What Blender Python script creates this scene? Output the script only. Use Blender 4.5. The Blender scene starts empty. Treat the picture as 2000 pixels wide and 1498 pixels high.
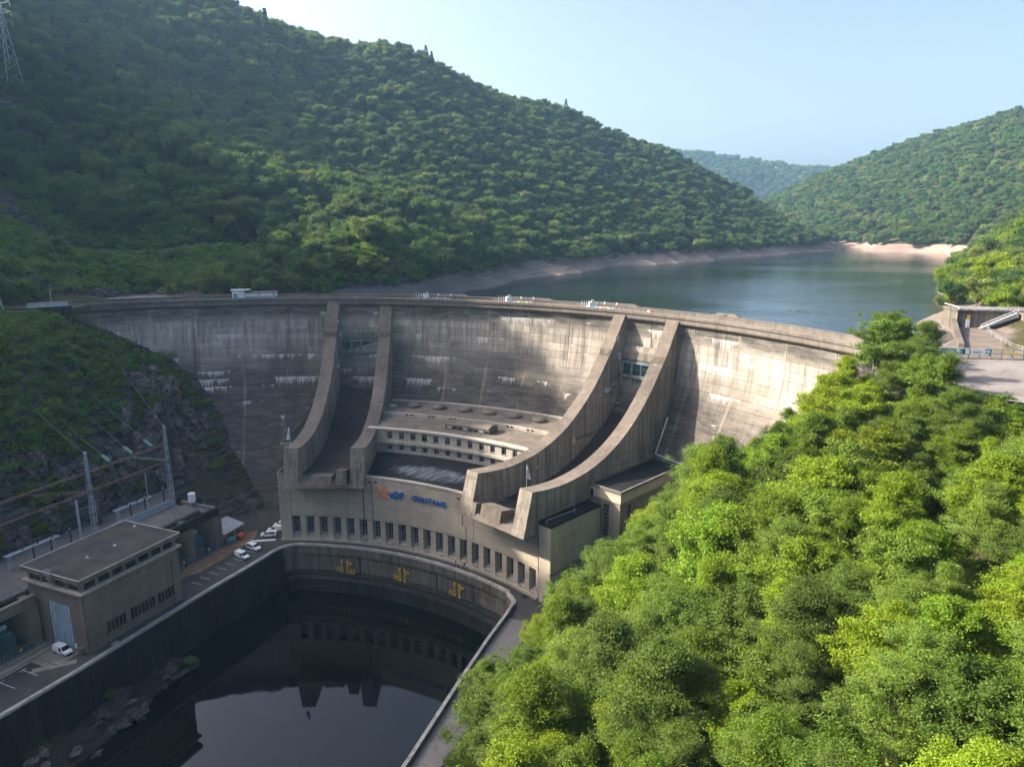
import bpy, bmesh, math, random
import numpy as np
from mathutils import Vector, Matrix
R_ = math.radians
random.seed(7)
rng = np.random.default_rng(11)
scene = bpy.context.scene
COL = scene.collection

# ------------------------------------------------------------------ camera
CAM_Z = 88.0
FPX, PITCH = 1400.0, R_(12.8)              # focal length in photo pixels (2000 wide), tilt down
cam_d = bpy.data.cameras.new('camera')
cam_d.sensor_width = 36.0
cam_d.lens = 36.0 * FPX / 2000.0
cam_d.clip_start, cam_d.clip_end = 0.5, 12000
cam = bpy.data.objects.new('camera', cam_d)
cam.location = (0, 0, CAM_Z)
cam.rotation_euler = (math.pi / 2 - PITCH, 0, 0)
COL.objects.link(cam)
scene.camera = cam

# ------------------------------------------------------------------ sky, sun, exposure
SUN_AZ, SUN_EL = R_(-81), R_(34)           # azimuth from +Y towards +X
world = bpy.data.worlds.new('World')
scene.world = world
world.use_nodes = True
wn = world.node_tree
bg = wn.nodes['Background']
sky = wn.nodes.new('ShaderNodeTexSky')
sky.sky_type = 'NISHITA'
sky.sun_disc = False
sky.sun_elevation = SUN_EL
sky.sun_rotation = SUN_AZ
sky.altitude = 200
sky.air_density = 0.68
sky.dust_density = 6.0
sky.ozone_density = 0.7
wn.links.new(sky.outputs[0], bg.inputs[0])
bg.inputs[1].default_value = 0.145
sun_d = bpy.data.lights.new('sun', 'SUN')
sun_d.energy = 5.0
sun_d.angle = R_(0.6)
sun_d.color = (1.0, 0.89, 0.74)
sun = bpy.data.objects.new('sun', sun_d)
S_DIR = Vector((math.cos(SUN_EL) * math.sin(SUN_AZ), math.cos(SUN_EL) * math.cos(SUN_AZ), math.sin(SUN_EL)))
sun.rotation_euler = S_DIR.to_track_quat('Z', 'Y').to_euler()
sun.location = S_DIR * 600
COL.objects.link(sun)
vs = scene.view_settings
vs.view_transform = 'Standard'
vs.look = 'None'
vs.exposure = 1.5
vs.gamma = 1.0
vs.use_curve_mapping = False
scene.render.engine = 'CYCLES'
cy = scene.cycles
cy.use_denoising = True
cy.max_bounces = 6
cy.diffuse_bounces = 2
cy.glossy_bounces = 3
cy.transmission_bounces = 3
cy.transparent_max_bounces = 6
cy.volume_bounces = 0
cy.caustics_reflective = False
cy.caustics_refractive = False
cy.use_adaptive_sampling = True
cy.adaptive_threshold = 0.03

# ------------------------------------------------------------------ material helpers
class NT:
    def __init__(s, name, rough=0.85, spec=0.25):
        s.m = bpy.data.materials.new(name)
        s.m.use_nodes = True
        s.nt = s.m.node_tree
        s.b = s.nt.nodes['Principled BSDF']
        s.b.inputs['Roughness'].default_value = rough
        s.b.inputs['Specular IOR Level'].default_value = spec
        s.out = s.nt.nodes['Material Output']
    def n(s, typ, ins=(), **props):
        nd = s.nt.nodes.new(typ)
        for k, v in props.items():
            setattr(nd, k, v)
        for k, v in (ins.items() if isinstance(ins, dict) else enumerate(ins)):
            if v is None: continue
            if isinstance(v, bpy.types.NodeSocket): s.nt.links.new(v, nd.inputs[k])
            else: nd.inputs[k].default_value = v
        return nd
    def obj(s):
        return s.n('ShaderNodeTexCoord').outputs['Object']
    def pos(s):
        return s.n('ShaderNodeNewGeometry').outputs['Position']
    def math(s, op, a, b=0.0, c=None, clamp=False):
        return s.n('ShaderNodeMath', (a, b) if c is None else (a, b, c), operation=op, use_clamp=clamp).outputs[0]
    def sep(s, v):
        return s.n('ShaderNodeSeparateXYZ', (v,)).outputs
    def comb(s, x, y, z):
        return s.n('ShaderNodeCombineXYZ', (x, y, z)).outputs[0]
    def scale(s, v, sc):
        return s.n('ShaderNodeVectorMath', (v, sc), operation='MULTIPLY').outputs[0]
    def noise(s, v, sc=1.0, det=4.0, rough=0.55, dist=0.0):
        return s.n('ShaderNodeTexNoise', {'Vector': v, 'Scale': sc, 'Detail': det, 'Roughness': rough, 'Distortion': dist}).outputs[0]
    def noisec(s, v, sc=1.0, det=4.0, rough=0.55):
        return s.n('ShaderNodeTexNoise', {'Vector': v, 'Scale': sc, 'Detail': det, 'Roughness': rough}).outputs[1]
    def ramp(s, f, stops, interp='LINEAR'):
        r = s.n('ShaderNodeValToRGB', (f,))
        e = r.color_ramp.elements
        r.color_ramp.interpolation = interp
        while len(e) < len(stops): e.new(0.5)
        for el, (p, c) in zip(e, stops):
            el.position = p
            el.color = (*c, 1) if isinstance(c, tuple) else (c, c, c, 1)
        return r.outputs[0]
    def step(s, f, a, b):
        return s.n('ShaderNodeMapRange', {'Value': f, 'From Min': a, 'From Max': b, 'To Min': 0.0, 'To Max': 1.0}, interpolation_type='SMOOTHSTEP').outputs[0]
    def mix(s, f, a, b, mode='MIX'):
        nd = s.n('ShaderNodeMix', data_type='RGBA', blend_type=mode)
        for i, v in ((0, f), (6, a), (7, b)):
            if isinstance(v, bpy.types.NodeSocket): s.nt.links.new(v, nd.inputs[i])
            else: nd.inputs[i].default_value = (*v, 1) if isinstance(v, tuple) and len(v) == 3 else v
        return nd.outputs[2]
    def base(s, c):
        if isinstance(c, bpy.types.NodeSocket): s.nt.links.new(c, s.b.inputs['Base Color'])
        else: s.b.inputs['Base Color'].default_value = (*c, 1)
    def set(s, k, v):
        if isinstance(v, bpy.types.NodeSocket): s.nt.links.new(v, s.b.inputs[k])
        else: s.b.inputs[k].default_value = v
    def bump(s, h, strength=0.4, dist=0.1):
        nd = s.n('ShaderNodeBump', {'Strength': strength, 'Distance': dist, 'Height': h})
        s.nt.links.new(nd.outputs[0], s.b.inputs['Normal'])

MAT = {}
def plain(name, c, rough=0.6, spec=0.3, metal=0.0, var=0.15, sc=0.8):
    t = NT(name, rough, spec)
    o = t.obj()
    f = t.noise(o, sc, 5, 0.65)
    lo = tuple(x * (1 - var) for x in c); hi = tuple(min(1, x * (1 + var)) for x in c)
    t.base(t.mix(t.step(f, 0.3, 0.7), lo, hi))
    t.set('Metallic', metal)
    MAT[name] = t.m
    return t.m

def concrete(name, light, dark, stain=0.5, board=0.5, zdark=None, rough=0.9, moss=0.0, hstep=2.4, fine=1.0):
    """Board-marked weathered concrete: lift lines, board grain, runs of dirt."""
    t = NT(name, rough, 0.2)
    o = t.obj()
    x, y, z = t.sep(o)[:3]
    hz = t.noise(t.scale(o, (0.12 * fine, 0.12 * fine, 2.6 * fine)), 1.0, 5, 0.65)
    vt = t.noise(t.scale(o, (0.9, 0.9, 0.035)), 1.0, 5, 0.7)
    big = t.noise(o, 0.06, 4, 0.6)
    mid = t.noise(o, 0.55, 6, 0.7)
    f = t.math('ADD', t.math('MULTIPLY', vt, stain), t.math('MULTIPLY', big, 0.6))
    f = t.math('ADD', f, t.math('MULTIPLY', mid, 0.35))
    f = t.math('DIVIDE', f, stain + 0.95)
    col = t.mix(t.step(f, 0.36, 0.64), dark, light)
    col = t.mix(t.math('MULTIPLY', t.step(hz, 0.5, 0.72), 0.45 * board), col, tuple(c * 0.62 for c in light))
    col = t.mix(t.math('MULTIPLY', t.step(hz, 0.5, 0.25), 0.35 * board), col, tuple(min(1, c * 1.25) for c in light))
    lift = t.math('FRACT', t.math('DIVIDE', z, hstep))
    ln = t.math('LESS_THAN', lift, 0.035)
    col = t.mix(t.math('MULTIPLY', ln, t.step(mid, 0.35, 0.6)), col, tuple(c * 0.7 for c in dark))
    # dark runs
    runs = t.step(t.noise(t.scale(o, (0.45, 0.45, 0.012)), 1.0, 4, 0.6), 0.56, 0.7)
    col = t.mix(t.math('MULTIPLY', runs, 0.75 * stain), col, tuple(c * 0.55 for c in dark))
    if moss:
        col = t.mix(t.math('MULTIPLY', t.step(t.noise(o, 0.9, 6, 0.75), 0.58, 0.72), moss), col, (0.45, 0.40, 0.33))
    t.base(col)
    t.bump(t.math('ADD', t.math('MULTIPLY', hz, 0.6), mid), 0.35, 0.08)
    MAT[name] = t.m
    return t.m

CX, CY = -63.0, 99.0                      # centre of the dam's arc
def arc_u(t, v):
    x, y, z = t.sep(v)[:3]
    a = t.math('ARCTAN2', t.math('SUBTRACT', y, CY), t.math('SUBTRACT', x, CX))
    return t.math('MULTIPLY', a, 145.0), z

JOINT0, JSTEP = 34.1, 5.6                 # first vertical joint and spacing in degrees
def dam_material():
    t = NT('dam_concrete', 0.92, 0.15)
    o = t.obj()
    u, z = arc_u(t, o)
    uz = t.comb(u, z, 0.0)
    def nz(su, sz, sc=1.0, det=5, r=0.6, off=0.0):
        return t.noise(t.comb(t.math('MULTIPLY', u, su), t.math('MULTIPLY', z, sz), off), sc, det, r)
    big = nz(0.035, 0.05, 1, 4)
    streak = nz(0.9, 0.05, 1, 5, 0.7, 3.0)
    fine = nz(2.6, 0.22, 1, 4, 0.7, 9.0)
    boards = nz(0.25, 3.0, 1, 4, 0.6, 5.0)
    blot = nz(0.16, 0.9, 1, 6, 0.72, 15.0)
    rnd = t.n('ShaderNodeObjectInfo').outputs['Random']
    # pale weathered upper band, dark wet lower face; the edge of the dark zone wanders
    lo_edge = t.math('ADD', t.math('ADD', 43.0, t.math('MULTIPLY', t.math('SUBTRACT', big, 0.5), 26.0)), t.math('MULTIPLY', t.math('SUBTRACT', streak, 0.5), 18.0))
    lo_edge = t.math('ADD', lo_edge, t.math('MULTIPLY', t.math('SUBTRACT', rnd, 0.5), 5.0))
    low = t.math('SUBTRACT', 1.0, t.step(t.math('SUBTRACT', z, lo_edge), -8.0, 7.0))
    top = t.step(t.math('ADD', z, t.math('MULTIPLY', t.math('SUBTRACT', streak, 0.5), 5.0)), 54.2, 57.5)
    pale = t.mix(t.step(streak, 0.32, 0.68), (0.18, 0.165, 0.145), (0.46, 0.41, 0.345))
    pale = t.mix(t.math('MULTIPLY', t.step(fine, 0.45, 0.75), 0.55), pale, (0.50, 0.455, 0.395))
    upper = t.mix(t.step(blot, 0.35, 0.7), (0.085, 0.08, 0.074), (0.24, 0.22, 0.19))
    dark = t.mix(t.step(blot, 0.33, 0.68), (0.052, 0.048, 0.045), (0.130, 0.113, 0.099))
    dark = t.mix(t.math('MULTIPLY', t.step(streak, 0.55, 0.75), 0.5), dark, (0.15, 0.13, 0.113))
    col = t.mix(top, pale, upper)
    col = t.mix(low, col, dark)
    # board marks and lifts
    col = t.mix(t.math('MULTIPLY', t.step(boards, 0.5, 0.7), 0.35), col, (0.05, 0.045, 0.04))
    LH = 2.4
    zi = t.math('DIVIDE', z, LH)
    fr = t.math('FRACT', zi)
    line = t.math('ADD', t.math('LESS_THAN', fr, 0.045), 0.0)
    col = t.mix(t.math('MULTIPLY', t.math('MULTIPLY', line, t.step(blot, 0.36, 0.6)), 0.7), col, (0.035, 0.032, 0.03))
    # efflorescence bleeding out of some lift joints: white runs hanging down from the joint
    rust = t.step(nz(0.3, 0.2, 1, 3, 0.5, 31.0), 0.58, 0.72)
    ecol = t.mix(rust, (0.72, 0.69, 0.65), (0.38, 0.22, 0.11))
    for LE, su, thr, mx, off, amt in ((4.8, 0.10, 0.54, 12.0, 2.0, 0.85), (2.4, 0.16, 0.60, 4.5, 12.0, 0.5), (7.2, 0.06, 0.53, 18.0, 22.0, 0.8)):
        ze = t.math('DIVIDE', z, LE)
        cell = t.math('CEIL', ze)
        below = t.math('MULTIPLY', t.math('SUBTRACT', cell, ze), LE)           # metres under the joint above
        seg = t.noise(t.comb(t.math('MULTIPLY', u, su), t.math('MULTIPLY', cell, 7.31), off), 1.0, 3, 0.6)
        on = t.step(seg, thr, thr + 0.10)
        ln1 = t.noise(t.comb(t.math('MULTIPLY', u, 1.9), t.math('MULTIPLY', cell, 3.17), 8.0 + off), 1.0, 6, 0.85)
        length = t.math('ADD', 0.10, t.math('MULTIPLY', t.math('POWER', t.math('MULTIPLY', ln1, on), 3.2), mx))
        hang = t.math('MULTIPLY', t.step(t.math('SUBTRACT', length, below), 0.0, 0.3), t.math('GREATER_THAN', below, 0.03))
        fade = t.math('SUBTRACT', 1.0, t.math('MULTIPLY', t.math('DIVIDE', below, t.math('ADD', length, 0.01)), 0.6))
        eff = t.math('MULTIPLY', t.math('MULTIPLY', t.math('MULTIPLY', t.step(on, 0.05, 0.4), hang), t.step(fine, 0.30, 0.60)), fade)
        col = t.mix(t.math('MULTIPLY', eff, amt), col, ecol)
    # pale weeping down the vertical joints
    ja = t.math('DIVIDE', t.math('SUBTRACT', t.math('DIVIDE', u, 145.0), R_(JOINT0)), R_(JSTEP))
    jd = t.math('MULTIPLY', t.math('ABSOLUTE', t.math('SUBTRACT', ja, t.math('ROUND', ja))), R_(JSTEP) * 145.0)
    jw = t.math('ADD', -0.25, t.math('MULTIPLY', nz(0.9, 0.10, 1, 5, 0.7, 44.0), 1.6))
    jm = t.math('MULTIPLY', t.step(t.math('SUBTRACT', jw, jd), 0.0, 0.35), t.step(nz(0.02, 0.07, 1, 3, 0.5, 51.0), 0.42, 0.6))
    col = t.mix(t.math('MULTIPLY', jm, 0.38), col, (0.40, 0.33, 0.25))
    # dark dirt plumes
    plume = t.math('MULTIPLY', t.step(nz(0.22, 0.012, 1, 4, 0.6, 61.0), 0.57, 0.7), 0.55)
    col = t.mix(plume, col, (0.045, 0.043, 0.042))
    wn_ = t.n('ShaderNodeTexWhiteNoise', {'Vector': t.comb(t.math('FLOOR', t.math('MULTIPLY', ja, 2.0)), t.math('FLOOR', zi), 0.0)}, noise_dimensions='3D').outputs[0]
    tint = t.math('ADD', 0.74, t.math('ADD', t.math('MULTIPLY', rnd, 0.2), t.math('MULTIPLY', wn_, 0.30)))
    col = t.mix(1.0, col, t.comb(tint, tint, tint), 'MULTIPLY')
    t.base(col)
    t.bump(t.math('ADD', t.math('MULTIPLY', boards, 0.7), blot), 0.5, 0.12)
    MAT['dam_concrete'] = t.m
dam_material()

concrete('facade_concrete', (0.52, 0.455, 0.355), (0.35, 0.30, 0.232), stain=0.35, board=1.0, hstep=3.9, fine=1.3)
concrete('yard_concrete', (0.26, 0.225, 0.175), (0.14, 0.12, 0.095), stain=0.35, board=1.0, hstep=1.2, fine=1.5)
concrete('spill_concrete', (0.29, 0.255, 0.21), (0.085, 0.076, 0.066), stain=0.9, board=0.7, moss=0.25)
concrete('spill_top', (0.185, 0.155, 0.128), (0.078, 0.065, 0.056), stain=0.25, board=0.2, moss=0.55, hstep=50)
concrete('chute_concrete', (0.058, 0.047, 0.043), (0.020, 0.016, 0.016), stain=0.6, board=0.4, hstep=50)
concrete('quay_concrete', (0.22, 0.195, 0.155), (0.06, 0.056, 0.05), stain=1.0, board=0.6)
concrete('dark_wall', (0.040, 0.038, 0.037), (0.010, 0.010, 0.011), stain=1.0, board=0.5)
concrete('coping', (0.20, 0.175, 0.15), (0.10, 0.09, 0.08), stain=0.5, board=0.3, moss=0.5, hstep=50)
concrete('kerb_white', (0.55, 0.53, 0.49), (0.36, 0.34, 0.31), stain=0.4, board=0.2, hstep=50)
concrete('trim_pale', (0.52, 0.47, 0.39), (0.34, 0.30, 0.25), stain=0.7, board=0.3, hstep=50)
concrete('deck_concrete', (0.20, 0.175, 0.16), (0.11, 0.098, 0.092), stain=0.3, board=0.2, hstep=50)

def ground_mat(name, a, b, c, sc=0.35, rough=0.92, crack=0.0):
    t = NT(name, rough, 0.2)
    o = t.obj()
    f1 = t.noise(o, sc, 6, 0.65)
    f2 = t.noise(o, sc * 14, 4, 0.7)
    col = t.mix(t.step(f1, 0.35, 0.65), a, b)
    col = t.mix(t.math('MULTIPLY', t.step(f2, 0.55, 0.75), 0.6), col, c)
    if crack:
        v = t.n('ShaderNodeTexVoronoi', {'Vector': t.n('ShaderNodeVectorMath', (o, t.scale(t.noisec(o, 0.5, 3), (2.5, 2.5, 0)))).outputs[0], 'Scale': 0.16}, feature='DISTANCE_TO_EDGE').outputs[0]
        col = t.mix(t.math('MULTIPLY', t.math('LESS_THAN', v, 0.012), crack), col, tuple(k * 0.5 for k in a))
    t.base(col)
    t.bump(f2, 0.25, 0.03)
    MAT[name] = t.m
ground_mat('asphalt', (0.042, 0.041, 0.042), (0.070, 0.067, 0.064), (0.10, 0.096, 0.09), 0.12, crack=0.5)
ground_mat('asphalt_pale', (0.15, 0.138, 0.128), (0.21, 0.195, 0.18), (0.25, 0.235, 0.22), 0.1, crack=0.5)
ground_mat('roof_gravel', (0.050, 0.045, 0.044), (0.080, 0.070, 0.064), (0.16, 0.14, 0.12), 0.25)
ground_mat('roof_brown', (0.11, 0.093, 0.078), (0.165, 0.138, 0.115), (0.25, 0.215, 0.18), 0.3)
ground_mat('orange_ground', (0.15, 0.10, 0.058), (0.25, 0.16, 0.085), (0.24, 0.18, 0.12), 0.5)
ground_mat('slab_pale', (0.20, 0.18, 0.15), (0.29, 0.26, 0.215), (0.33, 0.30, 0.26), 0.3)

def roof_bitumen():
    t = NT('roof_bitumen', 0.75, 0.2)
    o = t.obj()
    x, y, z = t.sep(o)[:3]
    # strips of felt run down the slope; a whitish dried-puddle smear lies in the middle
    a = t.math('ADD', t.math('MULTIPLY', x, 0.83), t.math('MULTIPLY', y, -0.55))
    b = t.math('ADD', t.math('MULTIPLY', x, 0.55), t.math('MULTIPLY', y, 0.83))
    f = t.noise(o, 0.25, 5, 0.6)
    col = t.mix(t.step(f, 0.35, 0.7), (0.007, 0.008, 0.010), (0.018, 0.019, 0.022))
    seam = t.math('LESS_THAN', t.math('FRACT', t.math('MULTIPLY', b, 0.95)), 0.07)
    col = t.mix(t.math('MULTIPLY', seam, 0.6), col, (0.006, 0.006, 0.007))
    dx = t.math('DIVIDE', t.math('ADD', x, 22.0), 13.0)
    dy = t.math('DIVIDE', t.math('ADD', t.math('SUBTRACT', y, 186.5), t.math('MULTIPLY', t.math('ADD', x, 22.0), 0.42)), 5.5)
    d = t.math('ADD', t.math('MULTIPLY', dx, dx), t.math('MULTIPLY', dy, dy))
    sm = t.noise(t.comb(t.math('MULTIPLY', b, 0.16), t.math('MULTIPLY', a, 1.6), 0.0), 1.0, 6, 0.75)
    m = t.math('MULTIPLY', t.step(t.math('ADD', d, t.math('MULTIPLY', t.math('SUBTRACT', 0.5, sm), 2.6)), 0.85, 0.15), 0.85)
    col = t.mix(t.math('MULTIPLY', m, t.step(sm, 0.38, 0.6)), col, (0.20, 0.22, 0.24))
    t.base(col)
    t.bump(f, 0.2, 0.05)
    MAT['roof_bitumen'] = t.m
roof_bitumen()

plain('white_paint', (0.80, 0.80, 0.80), 0.35, 0.5, var=0.04)
plain('road_paint', (0.62, 0.62, 0.60), 0.8, 0.2, var=0.25, sc=3)
plain('glass_dark', (0.012, 0.016, 0.020), 0.08, 0.6, var=0.3)
plain('window_frame', (0.30, 0.34, 0.38), 0.5, 0.4)
plain('teal_steel', (0.10, 0.22, 0.25), 0.5, 0.4)
plain('pale_steel', (0.40, 0.46, 0.48), 0.5, 0.4, metal=0.2)
plain('mast_steel', (0.36, 0.44, 0.48), 0.5, 0.4, metal=0.2)
plain('rust_steel', (0.19, 0.125, 0.092), 0.85, 0.2, var=0.5, sc=2.5)
plain('gate_steel', (0.17, 0.21, 0.215), 0.5, 0.4, metal=0.3, var=0.35)
plain('gate_skin', (0.05, 0.085, 0.08), 0.6, 0.3, var=0.4)
plain('yellow_steel', (0.62, 0.40, 0.015), 0.45, 0.4, var=0.12)
plain('sign_blue', (0.01, 0.10, 0.42), 0.4, 0.4, var=0.05)
plain('sign_orange', (0.85, 0.20, 0.008), 0.4, 0.4, var=0.05)
plain('black_rubber', (0.018, 0.018, 0.018), 0.8, 0.2)
plain('insulator', (0.035, 0.022, 0.018), 0.25, 0.6)
plain('glass_green', (0.22, 0.42, 0.36), 0.15, 0.6)
plain('wire', (0.10, 0.11, 0.11), 0.6, 0.3)
plain('galvanised', (0.42, 0.44, 0.45), 0.45, 0.5, metal=0.4)
plain('blue_door', (0.40, 0.52, 0.58), 0.45, 0.4, var=0.14, sc=0.5)
plain('red_paint', (0.45, 0.02, 0.02), 0.5, 0.4)
plain('orange_plastic', (0.50, 0.10, 0.02), 0.5, 0.4)
plain('panel_blue', (0.02, 0.28, 0.42), 0.5, 0.3, var=0.05)
plain('panel_white', (0.70, 0.74, 0.76), 0.5, 0.3, var=0.05)
plain('sign_yellow', (0.75, 0.48, 0.01), 0.5, 0.3, var=0.05)
plain('fence_green', (0.03, 0.10, 0.06), 0.5, 0.4)
plain('pipe_pale', (0.55, 0.56, 0.56), 0.4, 0.4)
plain('hut_white', (0.62, 0.66, 0.68), 0.5, 0.3, var=0.1)
plain('light_red', (0.35, 0.02, 0.015), 0.2, 0.5)
plain('light_clear', (0.55, 0.57, 0.58), 0.1, 0.6)
plain('flag_white', (0.62, 0.62, 0.64), 0.8, 0.2, var=0.08)
plain('skin', (0.45, 0.26, 0.18), 0.6, 0.3)
plain('helmet_yellow', (0.80, 0.50, 0.01), 0.35, 0.5, var=0.04)
plain('bark', (0.10, 0.075, 0.055), 0.95, 0.1, var=0.4, sc=3)
plain('bark_pale', (0.30, 0.27, 0.23), 0.95, 0.1, var=0.35, sc=3)

def foliage(name, c1, c2, c3, transl=0.35, inst_var=0.65):
    t = NT(name, 0.55, 0.25)
    gi = t.n('ShaderNodeNewGeometry')
    oi = t.n('ShaderNodeObjectInfo')
    isl = gi.outputs['Random Per Island']
    rnd = oi.outputs['Random']
    col = t.mix(rnd, c1, c2)
    col = t.mix(t.math('MULTIPLY', t.step(isl, 0.45, 1.0), 0.65), col, c3)
    h = t.math('ADD', 1.0 - inst_var / 2, t.math('MULTIPLY', t.math('FRACT', t.math('MULTIPLY', rnd, 7.31)), inst_var))
    h = t.math('MULTIPLY', h, t.math('ADD', 0.75, t.math('MULTIPLY', t.math('FRACT', t.math('MULTIPLY', isl, 13.7)), 0.5)))
    col = t.mix(1.0, col, t.comb(h, h, h), 'MULTIPLY')
    t.base(col)
    tr = t.n('ShaderNodeBsdfTranslucent', {'Color': t.mix(1.0, col, (1.35, 1.25, 0.45), 'MULTIPLY')})
    mx = t.n('ShaderNodeMixShader', {0: transl, 1: t.b.outputs[0], 2: tr.outputs[0]})
    t.nt.links.new(mx.outputs[0], t.out.inputs['Surface'])
    MAT[name] = t.m
foliage('leaf_bright', (0.185, 0.255, 0.010), (0.10, 0.20, 0.014), (0.27, 0.33, 0.016), 0.45)
foliage('leaf_soft', (0.13, 0.20, 0.032), (0.10, 0.175, 0.024), (0.19, 0.26, 0.040), 0.45)
foliage('leaf_deep', (0.075, 0.145, 0.018), (0.11, 0.175, 0.016), (0.16, 0.22, 0.02), 0.42)
foliage('leaf_hill', (0.044, 0.108, 0.028), (0.088, 0.138, 0.030), (0.105, 0.175, 0.044), 0.38, 0.6)
foliage('leaf_hill_pale', (0.16, 0.20, 0.05), (0.12, 0.18, 0.045), (0.20, 0.24, 0.06), 0.38, 0.4)
foliage('leaf_shrub', (0.070, 0.155, 0.022), (0.115, 0.185, 0.024), (0.15, 0.24, 0.034), 0.38, 0.5)
foliage('leaf_fir', (0.028, 0.060, 0.028), (0.04, 0.07, 0.028), (0.05, 0.085, 0.034), 0.2, 0.4)

def terrain_material():
    t = NT('terrain', 0.95, 0.12)
    p = t.pos()
    x, y, z = t.sep(p)[:3]
    nrm = t.sep(t.n('ShaderNodeNewGeometry').outputs['True Normal'])[2]
    n1 = t.noise(p, 0.09, 6, 0.65)
    n2 = t.noise(p, 0.7, 6, 0.7)
    strat = t.noise(t.n('ShaderNodeVectorMath', (t.scale(p, (0.25, 0.1, 0.9)), t.scale(t.noisec(p, 0.08, 3), (3.0, 3.0, 3.0)))).outputs[0], 1.0, 6, 0.7)
    rock = t.mix(t.step(strat, 0.35, 0.7), (0.020, 0.018, 0.017), (0.135, 0.12, 0.11))
    rock = t.mix(t.math('MULTIPLY', t.step(n2, 0.6, 0.78), 0.7), rock, (0.20, 0.185, 0.17))
    rock = t.mix(t.math('MULTIPLY', t.step(z, -3.0, -5.0), 0.6), rock, t.mix(t.step(n1, 0.45, 0.6), (0.012, 0.011, 0.011), (0.018, 0.026, 0.008)))
    soil = t.mix(n1, (0.035, 0.045, 0.014), (0.075, 0.060, 0.030))
    soil = t.mix(t.step(n2, 0.5, 0.75), soil, (0.030, 0.060, 0.012))
    low_ = t.step(z, 8.0, 4.0)
    steep = t.math('MAXIMUM', low_, t.step(t.math('ADD', nrm, t.math('MULTIPLY', t.math('SUBTRACT', n1, 0.5), 0.5)), 0.78, 0.62))
    col = t.mix(steep, soil, rock)
    # drawdown band of the reservoir: bare, pale rock and silt below the old waterline
    dx = t.math('SUBTRACT', x, CX); dy = t.math('SUBTRACT', y, CY)
    rr = t.math('SQRT', t.math('ADD', t.math('MULTIPLY', dx, dx), t.math('MULTIPLY', dy, dy)))
    lake = t.math('MULTIPLY', t.step(rr, 147.0, 152.0), t.step(t.math('ADD', z, t.math('MULTIPLY', t.math('SUBTRACT', n1, 0.5), 5.0)), 62.5, 60.8))
    ban = t.noise(t.scale(p, (0.06, 0.06, 1.2)), 1.0, 5, 0.7)
    bare = t.mix(t.step(ban, 0.35, 0.65), (0.22, 0.155, 0.125), (0.38, 0.285, 0.23))
    bare = t.mix(t.step(n2, 0.52, 0.7), bare, (0.13, 0.11, 0.10))
    near = t.step(y, 560.0, 380.0)
    bare = t.mix(t.math('MULTIPLY', near, 0.72), bare, (0.125, 0.115, 0.11))
    col = t.mix(lake, col, bare)
    t.base(col)
    t.bump(t.math('ADD', t.math('MULTIPLY', strat, 1.2), n2), 0.9, 0.8)
    MAT['terrain'] = t.m
terrain_material()

def rock_material():
    t = NT('rock', 0.9, 0.2)
    p = t.pos()
    strat = t.noise(t.n('ShaderNodeVectorMath', (t.scale(p, (0.5, 0.3, 0.9)), t.scale(t.noisec(p, 0.15, 3), (3.0, 3.0, 3.0)))).outputs[0], 1.0, 7, 0.75)
    n2 = t.noise(p, 1.1, 6, 0.7)
    c = t.mix(t.step(strat, 0.36, 0.68), (0.030, 0.027, 0.026), (0.17, 0.15, 0.138))
    c = t.mix(t.math('MULTIPLY', t.step(n2, 0.62, 0.76), 0.8), c, (0.34, 0.32, 0.29))
    c = t.mix(t.math('MULTIPLY', t.step(t.noise(p, 0.3, 5, 0.6), 0.58, 0.7), 0.8), c, (0.035, 0.055, 0.015))
    t.base(c)
    t.bump(t.math('ADD', strat, n2), 0.8, 0.4)
    MAT['rock'] = t.m
rock_material()

def water(name, c, scales, strength, rough, ior=1.33):
    t = NT(name, rough, 0.5)
    t.set('IOR', ior)
    p = t.pos()
    t.base(c)
    patch = t.step(t.noise(t.scale(p, (0.006, 0.013, 0.01)), 1.0, 3, 0.5), 0.36, 0.60)
    h = None
    for sc, w in scales:
        nn = t.math('MULTIPLY', t.noise(p, sc, 3, 0.55), w)
        h = nn if h is None else t.math('ADD', h, nn)
    h = t.math('MULTIPLY', h, t.math('ADD', 0.3, patch))
    t.bump(h, strength, 1.0)
    MAT[name] = t.m
water('lake_water', (0.006, 0.014, 0.016), ((0.22, 0.40), (0.9, 0.16)), 0.42, 0.09)
water('river_water', (0.002, 0.003, 0.003), ((0.5, 0.05), (1.8, 0.012)), 0.10, 0.02, 1.42)

# ------------------------------------------------------------------ object helpers
def tag(o, label=None, cat=None, group=None, kind=None):
    if label: o['label'] = label
    if cat: o['category'] = cat
    if group: o['group'] = group
    if kind: o['kind'] = kind
    return o
def thing(name, label, cat, loc=(0, 0, 0), rotz=0.0, group=None):
    o = bpy.data.objects.new(name, None)
    o.empty_display_size = 0.5
    COL.objects.link(o)
    o.location = loc
    o.rotation_euler = (0, 0, rotz)
    return tag(o, label, cat, group)
def put(o, parent, world=True):
    """Parent o; when world is set its vertices are in world coordinates and stay there."""
    o.parent = parent
    if world:
        r = parent
        M = Matrix.Identity(4)
        while r is not None:
            M = Matrix.LocRotScale(r.location, r.rotation_euler, r.scale) @ (r.matrix_parent_inverse.inverted() if False else Matrix.Identity(4)) if r.parent is None else M
            r = r.parent
        if parent.parent is None:
            o.matrix_parent_inverse = Matrix.LocRotScale(parent.location, parent.rotation_euler, parent.scale).inverted()
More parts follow.
